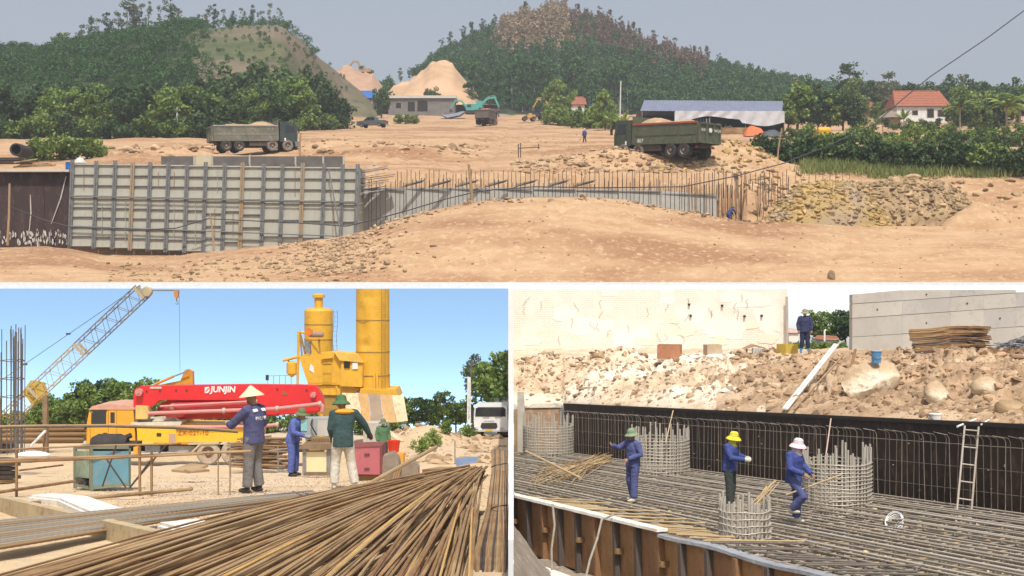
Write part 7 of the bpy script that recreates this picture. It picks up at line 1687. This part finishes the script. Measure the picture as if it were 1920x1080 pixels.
# ---------------------------------------------------------------- rear formwork
rf = thing('pit_formwork', 'long dark plywood formwork lining the rear of the pit', 'formwork', WA)
plyd = [M('film_ply%d' % i, c, tuple(x * .6 for x in c), 1.5, .55, dirt=tuple(min(1, x * 1.9) for x in c)) for i, c in enumerate(((.040, .025, .017), (.047, .029, .020), (.034, .021, .015)))]
ang = math.atan2(WD.y, WD.x); slope = -math.atan2(WD.z, math.hypot(WD.x, WD.y)); Lp = 1.24
for k in range(27):
    c = pit(k * Lp + Lp / 2, 0, 1.0); o = block('panel', c + Vector((0, 0, .02)), (Lp - .012, .05, 2.05), plyd[k % 3], rf, True, (0, slope, ang))
for k in range(9):
    c = pit(k * 3.8 + 1.9, .02, 2.07); block('top_plank', c, (3.78, .14, .09), M('plank_black', (.05, .042, .036), (.03, .025, .02), 2, .8), rf, True, (0, slope, ang))
lb_ = MB(); lb_.tube([(0, 0, 0), (0, 0, 1.72), (-.05, -.03, 1.80), (-.30, -.16, 1.86)], .009, 6); me_l = bpy.data.meshes.new('bent_bar'); me_l.from_pydata(lb_.v, [], lb_.f); finish(me_l, [None])
for k in range(150):
    s = .3 + k * .215 + random.uniform(-.02, .02); q = pit(s, .30, 0.02); o = inst('rebar', me_l, bar_dark if k % 4 else bar_mid, rf, True); o.location = q; o.rotation_euler = (random.uniform(-.02, .02), random.uniform(-.03, .03), random.uniform(-.3, .3))  # mostly the dark bar colour, standing in for shade on the rear formwork
for h in (.12, .62, 1.12, 1.62): rod('rebar', pit(-.1, .27, h), pit(33, .27, h), .007, bar_mid if h > 1.5 else bar_dark, rf, True)
for k in range(60):
    s = random.uniform(.5, 32); h = random.uniform(.2, 1.7); rod('tie_end', pit(s, .02, h), pit(s, .06, h), .014, bar_mid, rf, True, 5)
# end wall of the pit
ew = thing('pit_end_wall', 'stained brown end wall of the pit at the divider', 'wall', P(1005, 860, 50))
poly('panel', [(1055, 866), (1050, 764), (1020, 766), (985, 762), (985, 872)], 50.6, (0, .2, 0), M('stain_wall', (.46, .30, .18), (.34, .2, .11), 1.2, .9, dirt=(.6, .46, .32)), ew); poly('post', [(970, 870), (970, 735), (983, 735), (986, 870)], 50.4, (0, .2, 0), M('post_grey', (.6, .55, .46), (.45, .4, .33), 2, .9), ew); poly('panel', [(964, 872), (964, 768), (971, 768), (971, 872)], 50.5, (0, .2, 0), clod_grey, ew)
poly('coping', [(985, 765), (1000, 757), (1056, 756), (1056, 764)], 50.55, (0, .5, 0), lr_soil, ew)

# ---------------------------------------------------------------- reinforcing mat
mt = thing('rebar_mat', 'double layer mat of reinforcing bars covering the pit floor', 'reinforcement', pit(16, 4.5))
for k in range(30):
    v = .45 + k * .285 + random.uniform(-.03, .03); s0 = s_min(v); hh = .29 + random.uniform(-.015, .015)
    for dv in ((0, .05) if k % 3 == 0 else (0,)): rod('rebar', pit(s0, v + dv, hh), pit(33.5, v + dv + random.uniform(-.05, .05), hh), .019, (bar_mid, bar_mid, bar_pale, bar_pale)[(k * 7) % 4], mt, True, 6)
for k in range(24):
    v = .55 + k * .35; rod('rebar', pit(s_min(v), v, .05), pit(33.5, v, .05), .017, bar_dark, mt, True, 6)
for k in range(80):
    s = .4 + k * .41; v1 = min(8.7, (WA.x + .3545 * s - .1) / .935); h = .255 if k % 3 else .02
    if v1 < .6: continue
    rod('rebar', pit(s, .35, h), pit(s + random.uniform(-.06, .06), v1, h), .015, bar_mid if k % 3 else bar_tan, mt, True, 6)
for k in range(46):                     # bar ends run out over the near formwork
    s = 18 + k * .40; v0 = 7.4; rod('rebar', pit(s - .3, v0 + random.uniform(-.8, .2), .34), pit(s + random.uniform(.0, .2), 9.0, .57), .016, bar_tan if s < 27 else bar_dark, mt, True, 6)
ps = []; ss = []
for _ in range(650):
    s = random.uniform(2, 32); v = random.uniform(.5, 8.8); q = pit(s, v, .0)
    if q.x > .1: ps.append(q); ss.append(random.uniform(.02, .06))
tag(scatter('spacer_stones', ps, ss, M('spacer', (.70, .56, .26), (.6, .5, .3), 3, .9), CLODS), 'pale stones and spacers between the bars of the mat', kind='stuff')

# ---------------------------------------------------------------- round cages
cage_m = M('cage_steel', (.60, .55, .47), (.40, .35, .28), 4, .6, .2)
def cage(label, px, py, dia, h, nb, nh, seed):
    k = (px - 960) / F; m = (py - 540) / F; Y = 3.57 / (m + .0244 * k - .062); c = Vector((k * Y, Y, fl(k * Y, Y)))
    t = thing('rebar_cage', label, 'cage', c, 0, 'round pile cages'); rs = random.Random(seed)
    for i in range(nb):
        a = 2 * math.pi * i / nb + rs.uniform(-.03, .03); r = dia / 2; top = h * rs.choice((1.0, .82, .95, .8, 1.03)); lean = rs.uniform(-.02, .02)
        rod('upright', (r * math.cos(a), r * math.sin(a), 0.02), (r * math.cos(a + lean), r * math.sin(a + lean), top), .024, cage_m, t, False, 6)
    for i in range(nh):
        z = .12 + (h * .78 - .12) * i / (nh - 1); b = MB(); n = 32; r = dia / 2 + .028
        vs_ = [(r * math.cos(2 * math.pi * j / n), r * math.sin(2 * math.pi * j / n), z + .012 * math.sin(j * .9 + i)) for j in range(n)] ; b.tube(vs_ + [vs_[0]], .011, 5, 0, False); b.build('hoop', cage_m, t)
    return t
cage('round cage of bars nearest the end wall of the pit', 1028, 867, 1.85, 1.78, 42, 13, 1)
cage('round cage of bars behind the worker who points', 1238, 904, 1.70, 1.68, 42, 13, 2)
cage('round cage of bars beside the worker in the pink hat', 1569, 968, 1.50, 1.60, 42, 14, 3)
cage('small uneven cage of bars against the near formwork', 1396, 1042, .9, 1.1, 26, 7, 4)
# ladder
ld_ = thing('ladder', 'welded steel rod ladder leaning on the dark formwork', 'ladder', P(1805, 996, 27))
Yl = 27.4; tA, tB, bA, bB = P(1809, 798, Yl + .55), P(1835, 800, Yl + .3), P(1791, 994, Yl), P(1818, 998, Yl)
for a, c in ((tA, bA), (tB, bB)): rod('rail', a, c, .022, M('ladder_pale', (.6, .52, .44), (.4, .33, .27), 4, .7), ld_, True)
for k in range(6): t = .02 + k * .165 + .02; rod('rung', tA.lerp(bA, t), tB.lerp(bB, t), .015, MATS['ladder_pale'], ld_, True)
# loose rods and poles
lp_ = thing('rod_pile', 'pile of thin tan rods between the first cage and the pointing worker', 'rods', P(1090, 920, 33))
for k in range(46):
    x0 = 1000 + rr.uniform(-10, 90); y0 = 934 + rr.uniform(-34, 4) - (x0 - 1000) * .06; q = (1142 + rr.uniform(-30, 8), 878 + rr.uniform(-6, 20))
    Ya = 3.57 / ((y0 - 540) / F - .062 + .0) ; a = P(x0, y0, Ya) + Vector((0, 0, .36 + .1 * rr.random())); Yb_ = 3.57 / ((q[1] - 540) / F - .062); c = P(*q, Yb_) + Vector((0, 0, .40 + .12 * rr.random()))
    a.x = max(a.x, .08); rod('thin_rod', a, c, .012, bar_tan if k % 3 else rust2, lp_, True, 5)
lp2 = thing('rod_pile', 'sheaf of tan rods lying beside the worker in the yellow hat', 'rods', P(1400, 965, 28))
for k in range(12):
    a = P(1372 + rr.uniform(0, 40), 985 + rr.uniform(-14, 6), 28.6 + rr.uniform(-.4, .4)); c = P(1448 + rr.uniform(-12, 14), 920 + rr.uniform(-6, 16), 30.8 + rr.uniform(-.3, .3)); rod('thin_rod', a + Vector((0, 0, .12)), c + Vector((0, 0, .2)), .013, bar_tan, lp2, True, 5)
loose_bar('long pale bamboo pole lying by the first cage', (986, 846, 40), (1088, 896, 36), .035, bar_tan)
loose_bar('tall bent rod rising behind the second cage', (1248, 830, 36.5), (1262, 770, 38), .016, bar_tan)
loose_bar('tall thin rod rising behind the third cage', (1545, 880, 30), (1558, 785, 31), .016, M('rod_pink', (.6, .42, .34), rough=.7))
cw_ = thing('wire_coil', 'loose coil of pale binding wire lying on the mat', 'wire', P(1677, 1000, 26))
for k in range(9):
    b = MB(); c = P(1677, 996, 25.6) + Vector((0, 0, .1)); n = 26; r = .17 * rr.uniform(.75, 1.1); tx = rr.uniform(-.25, .25); b.tube([c + Vector((r * math.cos(6.1 * j / n), r * .8 * math.sin(6.1 * j / n), .09 + tx * .3 * math.sin(6.1 * j / n) + .12 * math.sin(6.1 * j / n + .6))) for j in range(n)], .006, 4); b.build('wire_loop', white_paint, cw_, True)

# ---------------------------------------------------------------- near formwork
nf = thing('pit_formwork', 'near rusty steel formwork with projecting ribs and a pale top ledge', 'formwork', pit(24, 9, -.3))
rp_m = [M('form_steel%d' % i, c, tuple(x * .7 for x in c), 2, .7, .1, dirt=tuple(x * .55 for x in c)) for i, c in enumerate(((.46, .26, .12), (.40, .22, .10), (.35, .19, .095)))]
dkp = M('form_post', (.13, .10, .085), (.08, .065, .055), 3, .8); ledge_w = M('ledge_white', (.80, .77, .70), (.70, .64, .54), 3, .85, bump=.3); ledge_g = M('ledge_grey', (.33, .35, .37), (.24, .25, .27), 3, .85, bump=.5, bscale=12)
sN0, sN1, wN = 17.3, 37.0, .92; sSplit = 25.6; k = 0; s = sN0
while s < sN1:
    left = s < sSplit; h1 = .56 if left else .50 - .01 * (s - sSplit); v = 9.0 if left else 9.06
    c = pit(s + wN / 2, v, h1 - .62); block('panel', c, (wN - .02, .03, 1.2), rp_m[k % 3], nf, True, (0, slope, ang))
    block('rib_post', pit(s, v + .07, h1 - .62), (.10, .13, 1.2), dkp if k % 3 else rp_m[2], nf, True, (0, slope, ang))
    if k % 2: block('clamp', pit(s + .15, v + .1, h1 - .55), (.1, .14, .1), rust, nf, True, (0, slope, ang))
    s += wN; k += 1
for a, c, m_, h in ((sN0 - .4, sSplit, ledge_w, .57), (sSplit, sN1, ledge_g, .50)):
    n = 34; b = MB(); vs_ = []
    for i in range(n):
        s = a + (c - a) * i / (n - 1); hh = h if m_ is ledge_w else h - .01 * (s - sSplit) - .02 * math.sin(s * 2)
        for (dv, dh) in ((-.10, 0), (-.10, .05), (.11, .05 + .015 * nz(s * 5, 0)), (.12 + .03 * nz(s * 4, 3), 0)): q = pit(s, 9.05 + dv, hh + dh); q.x = max(q.x, .05); vs_.append(q)
    fs_ = [(i * 4 + j, i * 4 + (j + 1) % 4, (i + 1) * 4 + (j + 1) % 4, (i + 1) * 4 + j) for i in range(n - 1) for j in range(4)]; fs_ += [(0, 1, 2, 3), tuple((n - 1) * 4 + j for j in (3, 2, 1, 0))]
    b.add(vs_, fs_); b.build('top_ledge', m_, nf, True)
# ground outside the near formwork
trench_m = M('trench_soil', (.34, .28, .22), (.22, .18, .14), 1.2, .95, bump=.7, bscale=8, dirt=(.42, .35, .28))
pts = []; nr, nc = 26, 46
for i in range(nr):
    v = 9.05 + 4.2 * i / (nr - 1)
    for kk in range(nc):
        s = 14 + 28 * kk / (nc - 1); q = pit(s, v, -.66 + .08 * fbm(s * .9, v * .9, 1) + .55 * sstep(1.3, 2.6, v - 9.05)); q.x = max(q.x, .03); pts.append(q)
grid_obj('ground', pts, nr, nc, trench_m)
cut = thing('concrete_kerb', 'pale broken concrete ledge in the trench below the near formwork', 'ledge', pit(23, 10.1, -.6)); 
for kk in range(8):
    b = MB(); s = 21.2 + kk * .62; b.prism([pit(s, 10.0 + .05 * nz(kk, 1), -.42), pit(s + .6, 10.0 + .05 * nz(kk, 2), -.42), pit(s + .6, 10.42 + .08 * nz(kk, 3), -.42), pit(s, 10.42 + .08 * nz(kk, 4), -.42)], (0, 0, -.3)); b.build('block', ledge_w, cut, True, False)
boulder('earth_mound', 'dark earth mound at the lower corner beside the divider', pit(25.2, 11.6, -.55) * 1.0, (.62, 1.6, .55), 31, trench_m, 'mound', amp=.2, rz=.3) if False else None
pts = []
for i in range(24):
    Y = 17 + 5 * i / 23
    for k in range(16):
        px = 962.5 + 90 * k / 15; py = 985 + (px - 963) * 1.35 + 150 * (1 - i / 23) ** 1.3; q = P(px, py, Y); q.x = max(q.x, .03); q.z += .06 * fbm(q.x * 3, Y * 2, 4); pts.append(q)
tag(grid_obj('earth_mound', pts, 24, 16, trench_m, None), 'dark grey earth mound in the corner by the divider', 'mound')
for pts_, lab in (([(1036, 945, 24.5), (1040, 985, 24.3), (1034, 1030, 24.2), (1035, 1068, 24)], 'frayed grey rope hanging down the near formwork'), ([(1150, 965, 24.6), (1128, 975, 24.2), (1120, 1010, 23.6), (1106, 1050, 23), (1098, 1085, 22.5)], 'pale hose looping over the near formwork')):
    b = MB(); b.tube([P(*c) for c in pts_], .022, 7); tag(b.build('rope', M('rope', (.36, .32, .27), (.25, .22, .18), 8, .9)), lab, 'rope')

# ---------------------------------------------------------------- workers in the pit
def pit_person(px, Y): X = (px - 960) / F * Y; return Vector((X, Y, fl(X, Y) + .32))
yel_c = M('cloth_yellow', (.72, .66, .06), (.62, .56, .05), 5, .8); pinkhat = M('hat_pink', (.62, .44, .50), (.72, .6, .62), 20, .8); bluew = M('cloth_worker_blue', (.06, .085, .28), (.05, .07, .22), 5, .9)
overall = M('cloth_overall', (.10, .115, .27), (.08, .09, .21), 5, .9)
person('worker in blue overalls and pale green helmet pointing across the pit', pit_person(1187, 30.4), R(118), dict(head=(-.02, .06, 1.565), elR=(.30, .24, 1.25), haR=(.22, .46, 1.34), elL=(-.28, -.04, 1.13), haL=(-.12, .24, 1.02), ftL=(-.13, .06, .09), ftR=(.14, -.1, .09)), overall, overall, 'pith', palegreen, shoe=cream)
person('worker in yellow hat and scarf with blue shirt tying bars', pit_person(1368, 28.6), R(-118), dict(head=(0, .10, 1.54), neck=(0, .04, 1.42), elL=(-.26, .12, 1.14), haL=(-.04, .40, 1.12), elR=(.26, .12, 1.14), haR=(.08, .40, 1.1), ftL=(-.1, -.02, .09), ftR=(.1, .04, .09)), bluew, M('cloth_darkgreen', (.055, .065, .055), rough=.9), 'floppy', yel_c, shoe=M('shoe_yellow', (.35, .28, .08), rough=.8), hood=yel_c, glove=cream)
pE, jE = person('worker in pink patterned hat carrying a short pole on the mat', pit_person(1488, 25.6), R(-128), dict(head=(0, .10, 1.54), neck=(0, .05, 1.42), elL=(-.27, .08, 1.13), haL=(-.16, .32, .98), elR=(.27, .06, 1.12), haR=(.22, .34, 1.02), knR=(.13, .28, .58), ftR=(.12, .02, .30), ftL=(-.08, .02, .09)), bluew, overall, 'floppy', pinkhat, shoe=cream, hood=pinkhat)
rod_p = loose_bar('short pole carried by the worker in the pink hat', (1474, 928, 25.4), (1578, 890, 25.15), .018, bar_tan)
person('man in navy jacket and bright blue boots standing on the bank', P(1509, 668, 50.0) + Vector((0, 0, .12)), R(172), dict(elL=(-.27, .02, 1.12), elR=(.27, .0, 1.12), ftL=(-.15, 0, .09), ftR=(.15, 0, .09)), navy, M('cloth_navy_dark', (.03, .035, .08), rough=.9), 'pith', M('hat_khaki', (.32, .30, .18), rough=.8), boots=M('boot_blue', (.06, .3, .62), rough=.4))
# ---------------------------------------------------------------- haze
hz = MB(); hz.bb(-420, 420, -20, 520, -18, 125); ho = hz.build('haze', [], None, False, False); ho['kind'] = 'stuff'
hm = bpy.data.materials.new('haze'); hm.use_nodes = True; hn = hm.node_tree; hn.nodes.clear()
hout = hn.nodes.new('ShaderNodeOutputMaterial'); hv = hn.nodes.new('ShaderNodeVolumePrincipled')
hv.inputs['Color'].default_value = (.86, .89, .95, 1); hv.inputs['Density'].default_value = .00052; hv.inputs['Anisotropy'].default_value = .2
hn.links.new(hv.outputs[0], hout.inputs['Volume']); ho.data.materials.append(hm)
